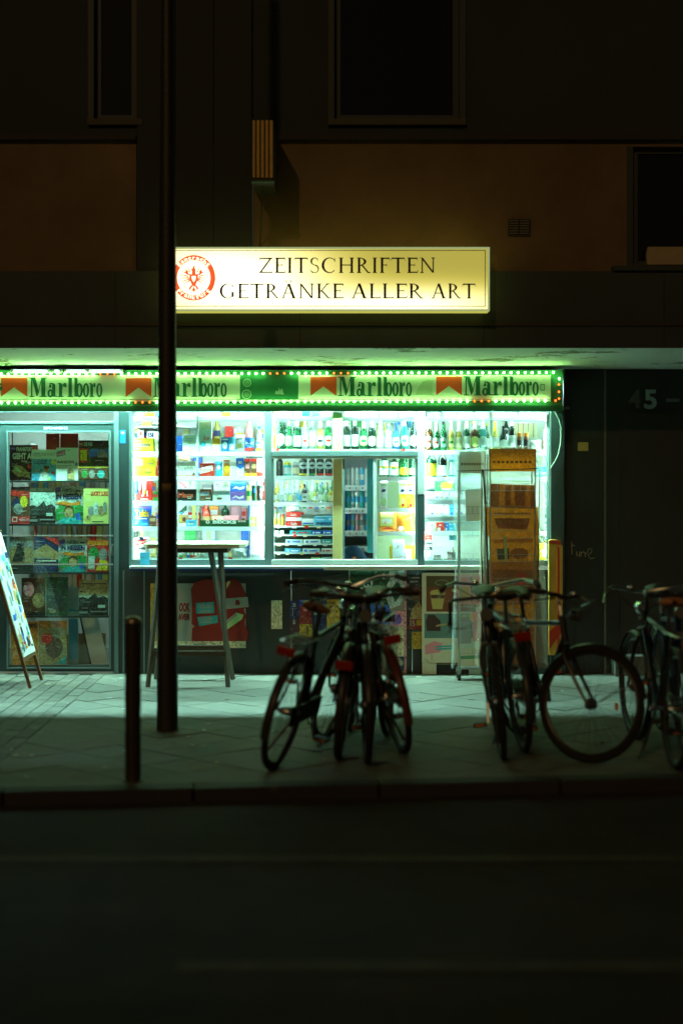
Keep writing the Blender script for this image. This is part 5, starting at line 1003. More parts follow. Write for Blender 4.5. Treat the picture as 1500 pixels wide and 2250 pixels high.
mag('black dining guide magazine with white capitals on the top door rack', 22, 84, 978, 1056, 'k', [('t', 'FRANKFURT', .24, .82, .82, .94, .03, 'w'), ('t', 'GEHT AUS', .1, .98, .60, .78, .05, 'w'), ('t', '2024', .4, .62, .52, .57, .01, 'w'), ('p', [(.08, .25), (.2, .45), (.45, .4), (.7, .2), (.75, .05), (.5, .12), (.3, .1)], 'tan'), ('p', [(.1, .4), (.3, .35), (.5, .2), (.3, .25)], 'lg'), ('e', .7, .4, .08, .07, 'r'), ('r', .8, .99, .82, .99, 'r'), ('r', .02, .2, .86, .95, 'p')], YD + .03)
mag('white and blue health magazine with a figure on the top door rack', 70, 125, 988, 1056, 'w', [('t', 'GESUNDHEIT', .05, .97, .80, .90, .0, 'gr'), ('r', .0, 1, 0, .70, 'lb'), ('t', 'LEICHTER', .08, .6, .60, .66, .02, 'nv'), ('t', 'SCHLANK', .08, .6, .52, .58, .02, 'nv'), ('e', .88, .6, .11, .1, 'yl'), ('p', [(.3, .0), (.35, .22), (.5, .3), (.7, .22), (.75, 0)], 'w'), ('e', .58, .37, .1, .1, 'tan'), ('e', .6, .43, .11, .06, 'br'), ('e', .2, .3, .05, .04, 'o'), ('e', .85, .25, .05, .05, 'r'), ('e', .72, .05, .1, .06, 'lg')], YD + .018)
mag('white hiking magazine with pink flag on the top door rack', 124, 172, 984, 1056, 'w', [('p', [(.02, .72), (.02, .88), (.42, .95), (.42, .78)], 'b'), ('p', [(.04, .74), (.04, .86), (.4, .92), (.4, .80)], 'pk'), ('t', 'WANDERN', .02, .82, .52, .61, .03, 'dk'), ('r', .04, .7, .45, .47, 'gr'), ('r', .04, .5, .40, .42, 'gr'), ('p', [(.5, .05), (.55, .3), (.65, .4), (.85, .3), (.85, .02)], 'tan'), ('e', .6, .28, .1, .08, 'br'), ('e', .93, .5, .08, .06, 'gr'), ('r', .5, .65, .91, .94, 'gr')], YD + .006)
mag('dark toy magazine with red frame and blue sky on the top door rack', 173, 239, 968, 1056, 'dg', [('r', 0, 1, .82, 1, 'k'), ('r', .03, .15, .86, .96, 'r'), ('t', 'LEGO', .04, .14, .89, .93, .02, 'w'), ('t', 'STAR WARS', .18, .46, .86, .96, .03, 'w'), ('r', .35, 1, .58, .78, 'b'), ('r', .02, .32, .45, .8, 'r'), ('r', .07, .28, .5, .76, 'y'), ('e', .8, .62, .18, .15, 'gr'), ('p', [(.45, .35), (.6, .58), (.95, .58), (1, .35)], 'dk'), ('r', .02, .98, .03, .32, 'br'), ('e', .2, .16, .1, .1, 'g'), ('e', .45, .16, .1, .1, 'gr'), ('e', .75, .16, .13, .1, 't'), ('r', 0, 1, .32, .345, 'y')], YD)
for i, (a, b) in enumerate(((102, 131), (133, 172))): g_box('folder', ('left' if i == 0 else 'right') + ' red carton behind the top row of door magazines', 'carton', a, b, 953, dsh[1056], YD + .045, 'r', [('r', 0, 1, .0, .02, 'w')], d=.02)
mag('sports magazine with red foot strip on the second door rack', 24, 66, 1070, 1151, 'br', [('r', 0, 1, .92, 1, 'k'), ('p', [(0, .92), (1, .85), (1, .7), (0, .78)], 'r'), ('e', .3, .55, .2, .15, 'nv'), ('e', .7, .6, .2, .16, 'y'), ('e', .4, .4, .25, .15, 'gr'), ('r', 0, 1, 0, .2, 'r'), ('r', .08, .35, .05, .19, 'w'), ('r', .13, .30, .08, .16, 'r'), ('r', .45, .95, .07, .14, 'pk')])
def landscape(label, x0, x1, y0, base, sky_, Y=YD + .008): mag(label, x0, x1, y0, base, 'dk', [('r', 0, 1, .55, 1, sky_), ('r', .0, 1, .42, .56, 'pale'), ('r', .1, .95, .88, .90, 'k'), ('p', [(0, .5), (.15, .52), (.3, .47), (.45, .56), (.55, .64), (.65, .5), (.85, .55), (1, .48), (1, .2), (0, .2)], 'dk'), ('r', .65, .9, .22, .3, 'pale'), ('r', .4, .95, .1, .13, 'gr'), ('r', .0, .3, .06, .12, 'gr'), ('r', .05, .12, .66, .7, 'k')], Y)
landscape('grey landscape magazine with forest skyline on the second door rack', 66, 122, 1072, 1151, 'pale')
def leisure(label, x0, x1, y0, base, Y): mag(label, x0, x1, y0, base, 'pale', [('t', 'FREIZEIT', .28, .70, .84, .93, .01, 'dk'), ('r', .75, .9, .85, .89, 'dk'), ('t', 'IN HESSEN', .06, .92, .64, .80, .05, 'nv'), ('p', [(.0, .8), (0, .95), (.22, .98), (.22, .85)], 'p'), ('p', [(0, .3), (.2, .5), (.5, .42), (.8, .55), (1, .45), (1, .1), (0, .1)], 'g'), ('p', [(.0, .55), (.3, .6), (.6, .55), (.9, .6), (.9, .5), (.4, .48)], 'o'), ('e', .5, .32, .18, .16, 'br'), ('e', .5, .28, .15, .14, 'tan'), ('p', [(.05, 0), (.3, .16), (.75, .16), (1, 0)], 't'), ('p', [(.7, .25), (.85, .3), (.95, .1), (.75, .1)], 'b')], Y)
leisure('leisure magazine with a smiling hiker on the second door rack', 120, 184, 1068, 1151, YD + .016)
mag('yellow comic album with red title on the second door rack', 184, 239, 1072, 1151, 'yl', [('t', 'LUCKY LUKE', .3, .98, .78, .90, .05, 'r'), ('e', .3, .35, .12, .14, 'gr'), ('e', .5, .42, .12, .18, 'pale'), ('e', .7, .36, .12, .14, 'tan'), ('e', .85, .45, .08, .16, 'gr'), ('e', .2, .18, .08, .06, 'tan'), ('r', .35, .8, .04, .07, 'dk')])
mag('dim magazine with a dark figure at dusk on the third door rack', 22, 74, 1180, 1257, 'tan', [('r', 0, 1, .7, 1, 'gr'), ('e', .4, .75, .12, .08, 'k'), ('p', [(.1, .3), (.3, .7), (.6, .7), (.65, .3)], 'dk'), ('r', 0, 1, 0, .25, 'dk')], YD + .01)
mag('blue and orange dusk magazine on the third door rack', 75, 129, 1180, 1257, 'nv', [('p', [(0, .6), (.5, .8), (1, .55), (1, .35), (0, .4)], 'tan'), ('p', [(.4, 1), (1, .95), (1, .75)], 'r'), ('r', .1, .9, .3, .34, 'w'), ('r', .1, .7, .38, .42, 'gr')], YD + .004)
leisure('leisure magazine with a smiling hiker on the third door rack', 130, 192, 1183, 1257, YD + .014)
mag('red and yellow magazine with green shapes on the third door rack', 192, 239, 1187, 1257, 'r', [('r', .02, .98, .84, .98, 'o'), ('e', .3, .6, .25, .2, 'g'), ('r', .05, .35, .1, .5, 'pale'), ('e', .75, .55, .2, .2, 'gr'), ('p', [(.4, .05), (.6, .4), (.95, .35), (.95, .05)], 'y')])
mag('dark magazine with a reddish portrait on the fourth door rack', 48, 101, 1270, 1353, 'br', [('e', .3, .7, .22, .2, 'pk'), ('e', .7, .4, .25, .2, 'tan'), ('r', 0, 1, 0, .1, 'k')]); mag('dark green magazine cover on the fourth door rack', 102, 150, 1268, 1353, 'dg', [('p', [(.1, .2), (.4, .8), (.6, .5), (.9, .9), (.9, .1)], 'dk'), ('e', .3, .12, .15, .05, 'tan')], YD + .004)
landscape('brownish landscape magazine with forest skyline on the fourth door rack', 174, 238, 1274, 1353, 'tan')
mag('orange magazine with fruit picture at the left of the lowest door rack', 25, 84, 1366, 1461, 'o', [('e', .4, .6, .25, .2, 'r'), ('e', .6, .3, .25, .15, 'y'), ('r', .05, .95, .86, .96, 'br')]); mag('ochre magazine with a teal stain on the lowest door rack', 85, 148, 1364, 1461, 'tan', [('r', 0, 1, .84, 1, 'o'), ('e', .55, .4, .3, .25, 'br'), ('p', [(.6, .02), (.95, .2), (.98, .02)], 't'), ('e', .3, .6, .2, .12, 'r')], YD + .004)
# things standing in the shop behind the door
bk = thing('bookcase', 'bookcase with standing books behind the door glass', 'bookcase', (PX(170, .9), .9, .012))
for z in (.62, 1.02, 1.42, 1.82): MB().box(-.42, .42, 0, .26, z - .02, z, ROOM).build('shelf', bk)
for x in (-.44, .42): MB().box(x, x + .02, 0, .26, 0, 1.95, ROOM).build('side', bk)
rs = random.Random(11)
for i, z in enumerate((.63, 1.03, 1.43)):
    x = -.40; n = 0
    while x < .37:
        w = rs.uniform(.022, .05); col = rs.choice(['w', 'cr', 'yl', 'pale', 'r', 'lb', 'tan', 'w', 'gr']); h = rs.uniform(.2, .29)
        o = MB().box(0, w, 0, .17, 0, h, K[col]).build('book', None, bevel=.002, loc=(bk.location.x + x, .92, z + .0125)); o.rotation_euler = (0, rs.uniform(0, .05), 0)
        tag(o, f'{dict(w="white", cr="cream", yl="yellowish", pale="pale", r="red", lb="light blue", tan="brown", gr="grey")[col]} upright book, {ORD[min(n, 21)]} from left on the {["lower", "middle", "upper"][i]} bookcase shelf behind the door', 'book', 'books in the bookcase behind the door'); x += w + .008; n += 1
g_box('poster_sheet', 'pale blue paper sheet standing behind the lower door magazines', 'poster', 150, 173, 1290, .0125, .35, 'pale', [('r', .1, .9, .7, .72, 'lb'), ('r', .1, .9, .1, .6, 'lb')], d=.004)
cx = thing('cardboard_box', 'open cardboard box with orange ball behind the lowest door rack', 'box', (PX(185, .5), .5, .0125)); CB = c(.30, .2, .1, .8)
for a in ((-.16, .16, 0, .01, 0, .26), (-.16, .16, .2, .21, 0, .26), (-.16, -.15, .0105, .1995, 0, .26), (.15, .16, .0105, .1995, 0, .26)): MB().box(*a, CB).build('side', cx)
MB().box(-.15, .15, .011, .199, 0, .01, CB).build('bottom', cx)
lb_ = thing('leaning_board', 'white board leaning inside the shop at the lower right of the door glass', 'board', (PX(222, .3), .30, .0125)); o = MB().box(-.07, .07, 0, .012, 0, .62, WHITE).build('sheet', lb_); o.rotation_euler = (R(-8), R(-14), 0); o = MB().box(-.085, -.071, -.002, .014, 0, .62, DARK).build('edge_strip', lb_); o.rotation_euler = (R(-8), R(-14), 0)

# ------------------------------------------------------------------ posters on the panels under the counter
YQ = -.032
K['r'], K_r = c(.28, .018, .010, .5), K['r']; K['w'], K_w = c(.38, .38, .33, .6), K['w']; K['y'], K_y = c(.55, .36, .03, .5), K['y']   # darker copies of the print colours, with the counter's shade put in
def poster(label, x0, x1, y0, y1, col, spec, Y=YQ, group=None, name='poster'):
    return g_box(name, label, 'poster', x0, x1, y0, PZ(y1, Y - .004), Y - .004, photo(col, 22) if isinstance(col, str) and col != 'w' else col, spec, d=.002, group=group, bevel=0, ph=True, fine=6)
YEL = c(.55, .42, .12, .6)
o = poster('wide white advertising poster with red lettering below the left window', 331, 540, 1282, 1424, 'w', [('t', 'N', .01, .07, .56, .70, .04, 'r'), ('t', 'OOK', .30, .415, .56, .70, .05, 'r'), ('t', 'S', .01, .06, .43, .53, .04, 'r'), ('t', 'AVER', .29, .415, .43, .53, .05, 'r'), ('r', .45, .6, .05, .065, 'dk'), ('r', 0, 1, .0, .11, 'cr'), ('r', .45, .58, .052, .066, 'dk'), ('r', .0, .06, .11, 1, 'y')])
m = MB(); f = lambda x, y: (PX(270 + x * .2467, YQ - .008), PZ(1220 + y * .2467, YQ - .008))
pk = [(612, 765), (618, 650), (640, 632), (612, 610), (616, 420), (608, 300), (640, 240), (740, 212), (880, 225), (935, 232), (990, 207), (1050, 245), (1090, 330), (1122, 460), (1075, 480), (1098, 540), (1085, 600), (1095, 650), (1120, 690), (1100, 765)]
m.prism([f(*p) for p in pk], YQ - .012, YQ - .0085, K['r']); pko = m.build('cut_out', o); pko.matrix_parent_inverse = Matrix.Translation(-o.location)
m = MB(); Yq = YQ - .0135
m.xz([f(*p) for p in ((920, 385), (1110, 370), (1122, 460), (920, 480))], Yq, K['w']); m.xz([f(*p) for p in ((900, 600), (1010, 510), (1075, 530), (1060, 570), (930, 660))], Yq, K['lg']); m.xz([f(*p) for p in ((905, 600), (1005, 515), (1020, 530), (915, 622))], Yq - .0005, K['w']); m.xz([f(*p) for p in ((925, 300), (960, 235), (940, 225), (922, 250))], Yq, K['yl']); m.xz([f(*p) for p in ((1000, 440), (1005, 400), (1030, 395), (1045, 420), (1040, 445))], Yq - .0005, K['r'])
m.xz([f(*p) for p in ((650, 425), (812, 415), (815, 515), (655, 520))], Yq, K['t']); m.xz([f(*p) for p in ((662, 550), (845, 535), (845, 600), (680, 632))], Yq, K['t'])
for st_, a, b, y0, y1 in (('NEUES', 672, 795, 430, 472), ('DESIGN', 682, 785, 485, 515), ('GLEICHER', 680, 800, 548, 575), ('GESCHMACK', 682, 802, 580, 605)): A, B = f(a, y1), f(b, y0); m.text(st_, A[0], B[0], A[1], B[1], Yq - .001, K['w'], .03)
pr_ = m.build('print', o); pr_.matrix_parent_inverse = Matrix.Translation(-o.location)
poster('torn yellowish paper strip below the middle window', 596, 620, 1319, 1382, 'cr', [('p', [(.62, 0), (.66, 1), (.7, .93), (.68, .04)], 'tan')], name='paper')
gposter = 'small posters below the serving window'
poster('dark purple small poster left of the red one', 636, 657, 1320, 1396, 'nv', [('r', 0, 1, 0, .48, c(.08, .03, .05)), ('r', .35, .65, .82, .93, 'gr'), ('r', .3, .38, .55, .8, 'gr'), ('r', .35, .6, .32, .45, 'gr')], group=gposter)
poster('red and yellow small poster with blue head strip', 658, 686, 1318, 1400, 'r', [('r', 0, 1, .84, 1, 'b'), ('r', .28, .72, .89, .98, 'yl'), ('r', .3, .6, .70, .8, 'pk'), ('r', 0, 1, 0, .35, 'y'), ('r', .3, .45, .05, .3, 'tan'), ('r', .55, .7, .05, .3, 'br')], group=gposter)
poster('dark small poster with three pale text lines', 688, 716, 1322, 1394, 'nv', [('t', 'GENUSS', .15, .85, .80, .87, .03, 'cr'), ('t', 'FÜR JEDEN', .12, .88, .70, .77, .03, 'cr'), ('t', 'GESCHMACK', .06, .94, .60, .67, .03, 'cr'), ('r', .2, .8, .5, .51, 'gr'), ('r', .25, .42, .12, .4, 'gr'), ('r', .2, .7, .05, .08, 'gr')], group=gposter)
poster('plain orange-yellow small poster beside the bicycle bars', 718, 746, 1317, 1380, 'y', [('r', .4, .6, .1, .85, 'tan')], group=gposter)
o = poster('tall ice cream poster with blue and pink fields below the serving window', 766, 893, 1250, 1482, c(.30, .27, .2, .6), [('r', .02, .70, .55, .98, 'dg'), ('e', .33, .86, .085, .05, 'pale'), ('t', 'M', .28, .38, .84, .885, .03, 'dg'), ('p', [(.66, .85), (.78, .97), (.96, .99), (.96, .75), (.9, .66), (.72, .62), (.66, .7)], 'pale'), ('p', [(.72, .8), (.8, .68), (.92, .78), (.86, .9)], 'dg'), ('r', .08, .70, .46, .66, 'b'), ('r', .08, .70, .22, .455, 'pale'), ('r', .71, .955, .46, .60, 'pk'), ('e', .83, .52, .09, .05, 'p'), ('p', [(.71, .02), (.71, .40), (.82, .455), (.955, .455), (.955, .02)], 'cr'), ('r', .71, .955, .03, .17, 'nv'), ('e', .78, .08, .05, .03, 'y'), ('e', .9, .11, .04, .03, 'w'), ('e', .85, .14, .05, .02, 'tan'), ('r', .96, .995, .02, 1, 'pk'), ('p', [(.42, .56), (.48, .56), (.45, .48)], 'tan'), ('e', .45, .57, .045, .02, 'cr'), ('p', [(.55, .56), (.61, .56), (.58, .48)], 'tan'), ('e', .58, .57, .045, .02, 'cr'), ('r', .53, .58, .47, .48, 'y'), ('e', .4, .40, .04, .035, 'y'), ('e', .52, .40, .04, .035, 'y'), ('e', .6, .93, .03, .03, 'pale'), ('r', .3, .34, .7, .72, 'w'), ('r', .55, .60, .72, .73, 'w'), ('r', .62, .67, .72, .73, 'w'), ('r', .2, .25, .62, .63, 'w'), ('r', .3, .35, .605, .62, 'w')])
poster('dark poster with orange splash and number 15 between the ice posters', 894, 928, 1254, 1426, 'dk', [('p', [(.1, .3), (.3, .5), (.75, .62), (1, .5), (1, .25), (.1, .25)], 'tan'), ('r', .1, .95, .25, .38, 'r'), ('t', '15', .2, .5, .29, .36, .03, 'w'), ('r', .6, .95, .3, .37, 'y'), ('r', .3, .98, 0, .22, 'y'), ('e', .6, .7, .35, .1, 'br'), ('r', .2, .7, .85, .87, 'gr'), ('r', .3, .8, .9, .92, 'gr')])
K['r'], K['w'], K['y'] = K_r, K_w, K_y
# tall white board with coffee and ice posters, standing on the pavement
YT = -.10
bd_ = thing('poster_board', 'tall white board with coffee and ice lolly posters standing before the counter', 'poster board', (PX(994, YT), YT, .0008)); W_ = PX(1062, YT) - PX(927, YT); H_ = PZ(1259, YT)
MB().box(-W_ / 2, W_ / 2, 0, .02, .10, H_, c(.72, .68, .5, .5)).build('board', bd_, bevel=.003)
for a in (-.5, .26): MB().box(a * W_ + .002, (a + .24) * W_ - .002, 0, .02, 0, .099, c(.72, .68, .5, .5)).build('foot', bd_, bevel=.003)
def brect(a, b, e, f_, col, y): return MB().box((a - .5) * W_, (b - .5) * W_, y, y + .0015, e * H_, f_ * H_, col if not isinstance(col, str) else K[col])
q = brect(.07, .95, .62, .97, c(.20, .055, .02, .5), -.003).build('coffee_poster', bd_)
m = MB(); X = lambda a: (a - .5) * W_; Zz = lambda a: a * H_
m.xz([(X(.07), Zz(.86)), (X(.95), Zz(.86)), (X(.95), Zz(.97)), (X(.07), Zz(.97))], -.0038, c(.10, .07, .02, .6)); m.text('kaffee', X(.52), X(.86), Zz(.905), Zz(.945), -.0046, c(.35, .33, .22), .01); m.ring(X(.32), Zz(.905), .055, .024, .05, .020, -.0044, c(.3, .3, .2)); m.text('Latte', X(.56), X(.76), Zz(.725), Zz(.75), -.0046, YEL, .01); m.text('Macchiato', X(.47), X(.88), Zz(.69), Zz(.715), -.0046, YEL, .01)
m.xz([(X(.17), Zz(.645)), (X(.33), Zz(.645)), (X(.38), Zz(.81)), (X(.13), Zz(.81))], -.0044, YEL); m.xz([(X(.15), Zz(.75)), (X(.36), Zz(.75)), (X(.37), Zz(.785)), (X(.14), Zz(.785))], -.005, c(.12, .04, .02)); m.ell(X(.255), Zz(.815), .06, .018, -.0046, YEL); m.ell(X(.62), Zz(.83), .075, .022, -.0044, YEL); m.xz([(X(.52), Zz(.83)), (X(.72), Zz(.83)), (X(.69), Zz(.875)), (X(.55), Zz(.875))], -.0048, YEL)
m.build('print', q)
q = brect(.04, .95, .36, .60, c(.13, .24, .22, .5), -.003).build('ice_poster', bd_); m = MB()
m.xz([(X(p[0]), Zz(p[1])) for p in ((.08, .43), (.06, .52), (.1, .59), (.2, .59), (.3, .53), (.3, .43))], -.0042, c(.07, .03, .02)); m.xz([(X(p[0]), Zz(p[1])) for p in ((.22, .47), (.5, .50), (.5, .515), (.24, .49))], -.0046, K['tan'])
for a, b, r_ in ((.68, .55, .03), (.72, .52, .022), (.84, .55, .03), (.8, .58, .02)): m.ell(X(a), Zz(b), r_, r_, -.0044, K['y'])
m.ell(X(.70), Zz(.42), .02, .035, -.0044, K['br']); m.ell(X(.9), Zz(.44), .025, .05, -.0044, K['pk']); m.build('print', q)
m = MB(); m.xz([(X(p[0]), Zz(p[1])) for p in ((.05, .2), (.05, .29), (.2, .33), (.33, .31), (.3, .22))], -.0012, K['pk']); m.xz([(X(.22), Zz(.268)), (X(.5), Zz(.275)), (X(.5), Zz(.29)), (X(.22), Zz(.283))], -.0022, K['t']); m.xz([(X(.22), Zz(.242)), (X(.48), Zz(.25)), (X(.48), Zz(.266)), (X(.22), Zz(.258))], -.0022, K['t']); m.tube([(X(.16), -.002, Zz(.2)), (X(.16), -.002, Zz(.14))], .004, K['pk'], 5); m.ell(X(.75), Zz(.22), .03, .03, -.0012, K['lb'], 6); m.tube([(X(.05), -.002, Zz(.16)), (X(.12), -.002, Zz(.115)), (X(.25), -.002, Zz(.105)), (X(.9), -.002, Zz(.105))], .003, K['tan'], 5); m.build('print', bd_)['kind'] = 'stuff'

# ------------------------------------------------------------------ wire card racks wrapped in clear foil
FOIL = clear_mat((.72, .80, .78), .84, .16, .9, bump=.9, bscale=14, name='clear_foil'); FOILA = clear_mat((.80, .74, .62), .80, .10, 1.0, bump=1.0, bscale=16, name='clear_foil')
def wire_rack(label, xc, Y, w, ztop, foil, cards, hdr, drop, fl=.10):
    X0 = PX(xc, Y); t = thing('card_rack', label, 'card rack', (X0, Y, 0)); d = w * .62
    for sx in (-1, 1):
        for sy in (-1, 1):
            MB().tube([(sx * w * .40, sy * d * .42, .09), (sx * w * .40, sy * d * .42, ztop - .05)], .006, STEEL, 6).build('post', t, True)
            c_ = MB().tube([(sx * w * .42 - .012, sy * d * .44, .036), (sx * w * .42 + .012, sy * d * .44, .036)], .035, BLACK, 14).build('caster', t, True); MB().box(sx * w * .42 - .016, sx * w * .42 + .016, sy * d * .44 - .018, sy * d * .44 + .018, .055, .09, STEEL).build('fork', c_)
    MB().box(-w * .44, w * .44, -d * .46, d * .46, .09, .105, STEEL).build('base_plate', t)
    n = 0; z = .22
    while z < ztop - .28:
        for s in (-1, 1):
            x0, x1 = (-.40 * w, -.01 * w) if s < 0 else (.01 * w, .40 * w)
            p = MB()
            for zz in (z, z + .06): p.tube([(x0, -d * .44, zz), (x1, -d * .44, zz)], .0022, STEEL, 5)
            for k_ in range(4): xx = x0 + (x1 - x0) * k_ / 3; p.tube([(xx, -d * .44, z + .06), (xx, -d * .44, z), (xx, -d * .34, z)], .0018, STEEL, 5)
            p.build('pocket', t, True)
        z += .19
    for (a, b, e, f_, col, spec) in cards:
        o = MB().box(-(b - a) * w / 2, (b - a) * w / 2, 0, .004, 0, f_ - e, K[col] if isinstance(col, str) else col).build('card', t, loc=((a + b - 1) * w / 2, -d * .40, e)); o.rotation_euler = (R(-4), R(2.2 * math.sin(e * 37)), 0); prints(o, (b - a) * w, f_ - e, 0, spec)
    o = MB().box(-w * .42, w * .42, -d * .44, -d * .43, ztop - .20, ztop - .02, hdr).build('header_card', t, bevel=.004); prints(o, w * .8, .05, -d * .44, []); 
    m = MB(); 
    for k_ in range(9): m.xz([((-.36 + k_ * .08) * w, ztop - .135), ((-.36 + k_ * .08 + .055) * w, ztop - .135), ((-.36 + k_ * .08 + .055) * w, ztop - .115), ((-.36 + k_ * .08) * w, ztop - .115)], -d * .44 - .0015, c(.12, .08, .03, .6))
    m.build('header_print', o)
    # foil sleeve: a wrinkled box open at the foot
    rs_ = random.Random(int(xc)); ph = [rs_.uniform(0, 6) for _ in range(6)]; nu, nv = 40, 44
    def fo(u, v):
        per = 4 * u; s_ = int(per) % 4; q_ = per - int(per); hw, hd = w * .5, d * .52
        cx_, cy_ = [(-hw + 2 * hw * q_, -hd), (hw, -hd + 2 * hd * q_), (hw - 2 * hw * q_, hd), (-hw, hd - 2 * hd * q_)][s_]
        flare = 1 + fl * (1 - v) ** 1.4 + .02 * math.sin(5 * v + ph[0]); wr = .009 * math.sin(31 * u + ph[1] + 3 * v) + .007 * math.sin(17 * u + 9 * v + ph[2]) + .004 * math.sin(47 * u - 7 * v + ph[3])
        ln = math.hypot(cx_, cy_); k_ = flare + wr / ln
        return (cx_ * k_, cy_ * k_, drop + (ztop - drop) * v + .006 * math.sin(9 * u * 2 * math.pi / 3) * (v == 0))
    m = MB().grid(fo, nu, nv, foil); m.grid(lambda u, v: ((u - .5) * w, (v - .5) * d * 1.04, ztop + .012 * math.sin(6 * u + 4 * v) * math.sin(math.pi * u)), 8, 6, foil)
    m.build('foil_cover', t, True)
    return t
def paper_mat(col, k=.5):
    m = bpy.data.materials.new('thin_card'); m.use_nodes = True; nt = m.node_tree; p = nt.nodes['Principled BSDF']; p.inputs['Roughness'].default_value = .4
    g = nt.nodes.new('ShaderNodeNewGeometry'); n = nt.nodes.new('ShaderNodeTexNoise'); n.inputs['Scale'].default_value = 34; n.inputs['Detail'].default_value = 5; n.inputs['Distortion'].default_value = 1.8; nt.links.new(g.outputs['Position'], n.inputs['Vector'])
    r = nt.nodes.new('ShaderNodeValToRGB'); r.color_ramp.elements[0].position = .34; r.color_ramp.elements[1].position = .62; r.color_ramp.elements[0].color = (col[0] * .62, col[1] * .52, col[2] * .4, 1); r.color_ramp.elements[1].color = (*col, 1); nt.links.new(n.outputs['Fac'], r.inputs[0]); nt.links.new(r.outputs[0], p.inputs['Base Color'])
    t = nt.nodes.new('ShaderNodeBsdfTranslucent'); nt.links.new(r.outputs[0], t.inputs[0]); mx = nt.nodes.new('ShaderNodeMixShader'); mx.inputs[0].default_value = k
    nt.links.new(p.outputs[0], mx.inputs[1]); nt.links.new(t.outputs[0], mx.inputs[2]); nt.links.new(mx.outputs[0], nt.nodes['Material Output'].inputs[0]); return m
AMB = paper_mat((.85, .50, .05), .6); AMB2 = paper_mat((.80, .43, .04), .6)
rk1 = wire_rack('wheeled wire card rack under pale clear foil before the right window', 1036, -.42, .26, PZ(986, -.5), FOIL, [(.30, .85, 1.30, 1.56, 'w', []), (.06, .46, .62, .86, 'pk', [('r', .1, .9, .1, .6, 'tan')]), (.52, .92, .62, .86, 'pk', [('r', .1, .9, .2, .7, 'cr')]), (.06, .46, .30, .52, 'gr', []), (.52, .92, .32, .56, 'pk', []), (.05, .95, .12, .26, 'cr', [('r', .1, .9, .4, .6, 'g')])], c(.68, .75, .7, .5), .10, .2)
DKA = paper_mat((.42, .17, .014), .5); DKB = paper_mat((.6, .27, .02), .55)
rk2 = wire_rack('tall wire card rack with amber cards under crinkled foil', 1122, -.62, .45, PZ(981, -.72), FOILA, [(.10, .90, 1.41, 1.60, DKB, [('r', .0, .2, .0, 1, DKA), ('r', .32, .45, .1, .9, DKA), ('r', .55, .78, .05, .95, DKA), ('r', .9, 1, 0, 1, DKA), ('r', .2, .9, .0, .12, AMB2)]), (.04, .96, 1.19, 1.42, AMB2, [('r', .15, .85, .74, .80, DKA), ('p', [(.15, .6), (.85, .62), (.78, .22), (.22, .25)], DKA), ('p', [(.2, .55), (.8, .57), (.76, .4), (.24, .42)], DKB)]), (.10, .97, .98, 1.20, AMB2, [('r', .1, .9, .7, .82, DKB), ('e', .6, .3, .2, .2, DKA), ('r', .15, .4, .1, .5, 'dg'), ('r', .3, .36, .0, .95, 'lg')]), (.05, .95, .74, .99, DKB, [('r', .1, .9, .1, .7, DKA), ('r', .6, .75, .2, .6, 'r'), ('r', 0, 1, .88, .96, AMB2)]), (.08, .92, .46, .75, AMB2, [('r', .1, .9, .6, .8, DKA), ('r', .1, .6, .1, .4, DKB)]), (.06, .94, .16, .47, DKB, [('r', .2, .8, .3, .7, DKA)])], AMB2, .14, .26)
st_m = BLACK; Xr = rk2.location.x
def RP(px, py, Y): return (PX(px, Y) - Xr, Y - rk2.location.y, PZ(py, Y))
MB().tube([RP(1056, 1033, -.79), RP(1090, 1032, -.80), RP(1140, 1031, -.80), RP(1183, 1029, -.79), RP(1180, 1012, -.79)], .004, st_m, 6).build('strap', rk2, True)
MB().tube([RP(1058, 1031, -.80), RP(1058, 1080, -.80), RP(1057, 1200, -.81), RP(1060, 1300, -.81), RP(1058, 1420, -.8)], .0055, st_m, 6).build('strap', rk2, True); MB().tube([RP(1061, 1033, -.80), RP(1066, 1110, -.81), RP(1069, 1200, -.82), RP(1072, 1300, -.82), RP(1078, 1430, -.81)], .007, st_m, 6).build('strap', rk2, True); MB().tube([RP(1185, 1030, -.79), RP(1183, 1150, -.8), RP(1180, 1300, -.8)], .004, st_m, 6).build('strap', rk2, True)
MB().tube([(rk1.location.x * 0 - .14, -.12, PZ(1035, -.55)), (.0, -.122, PZ(1034, -.55)), (.13, -.12, PZ(1033, -.55))], .003, st_m, 6).build('strap', rk1, True)

# upright orange and red advertising column at the corner
ya = -.16; ad = thing('advertising_column', 'orange upright advertising column with red stripe at the kiosk corner', 'sign', (PX(1220, ya), ya, 0)); w = PX(1236, ya) - PX(1205, ya); zt2 = PZ(1186, ya); zb3 = PZ(1440, ya)
OR = c(.62, .34, .06, .45); RS = c(.55, .05, .02, .45)
prof = [(-w / 2, zb3), (w / 2, zb3), (w / 2, zt2 - .06), (w / 2 - .02, zt2 - .02), (w / 2 - .05, zt2), (-w / 2 + .01, zt2), (-w / 2, zt2 - .01)]
MB().prism(prof, 0, .05, OR).build('body', ad, bevel=.004); MB().prism([(w * .12, zb3 + .02), (w * .26, zb3 + .02), (w * .26, zt2 - .07), (w * .12, zt2 - .05)], -.004, -.001, RS).build('stripe', ad); MB().prism([(-w * .5, zt2 - .03), (w * .42, zt2 - .045), (w * .3, zt2 - .002), (-w * .42, zt2 - .002)], -.004, -.001, RS).build('cap_band', ad); MB().prism([(-w * .45, zb3 + .05), (w * .45, zb3 + .2), (w * .45, zb3 + .30), (-w * .45, zb3 + .2)], -.005, -.0012, RS).build('swoosh', ad)
MB().box(-w * .3, w * .3, .01, .04, 0, zb3, DARK).build('foot', ad)

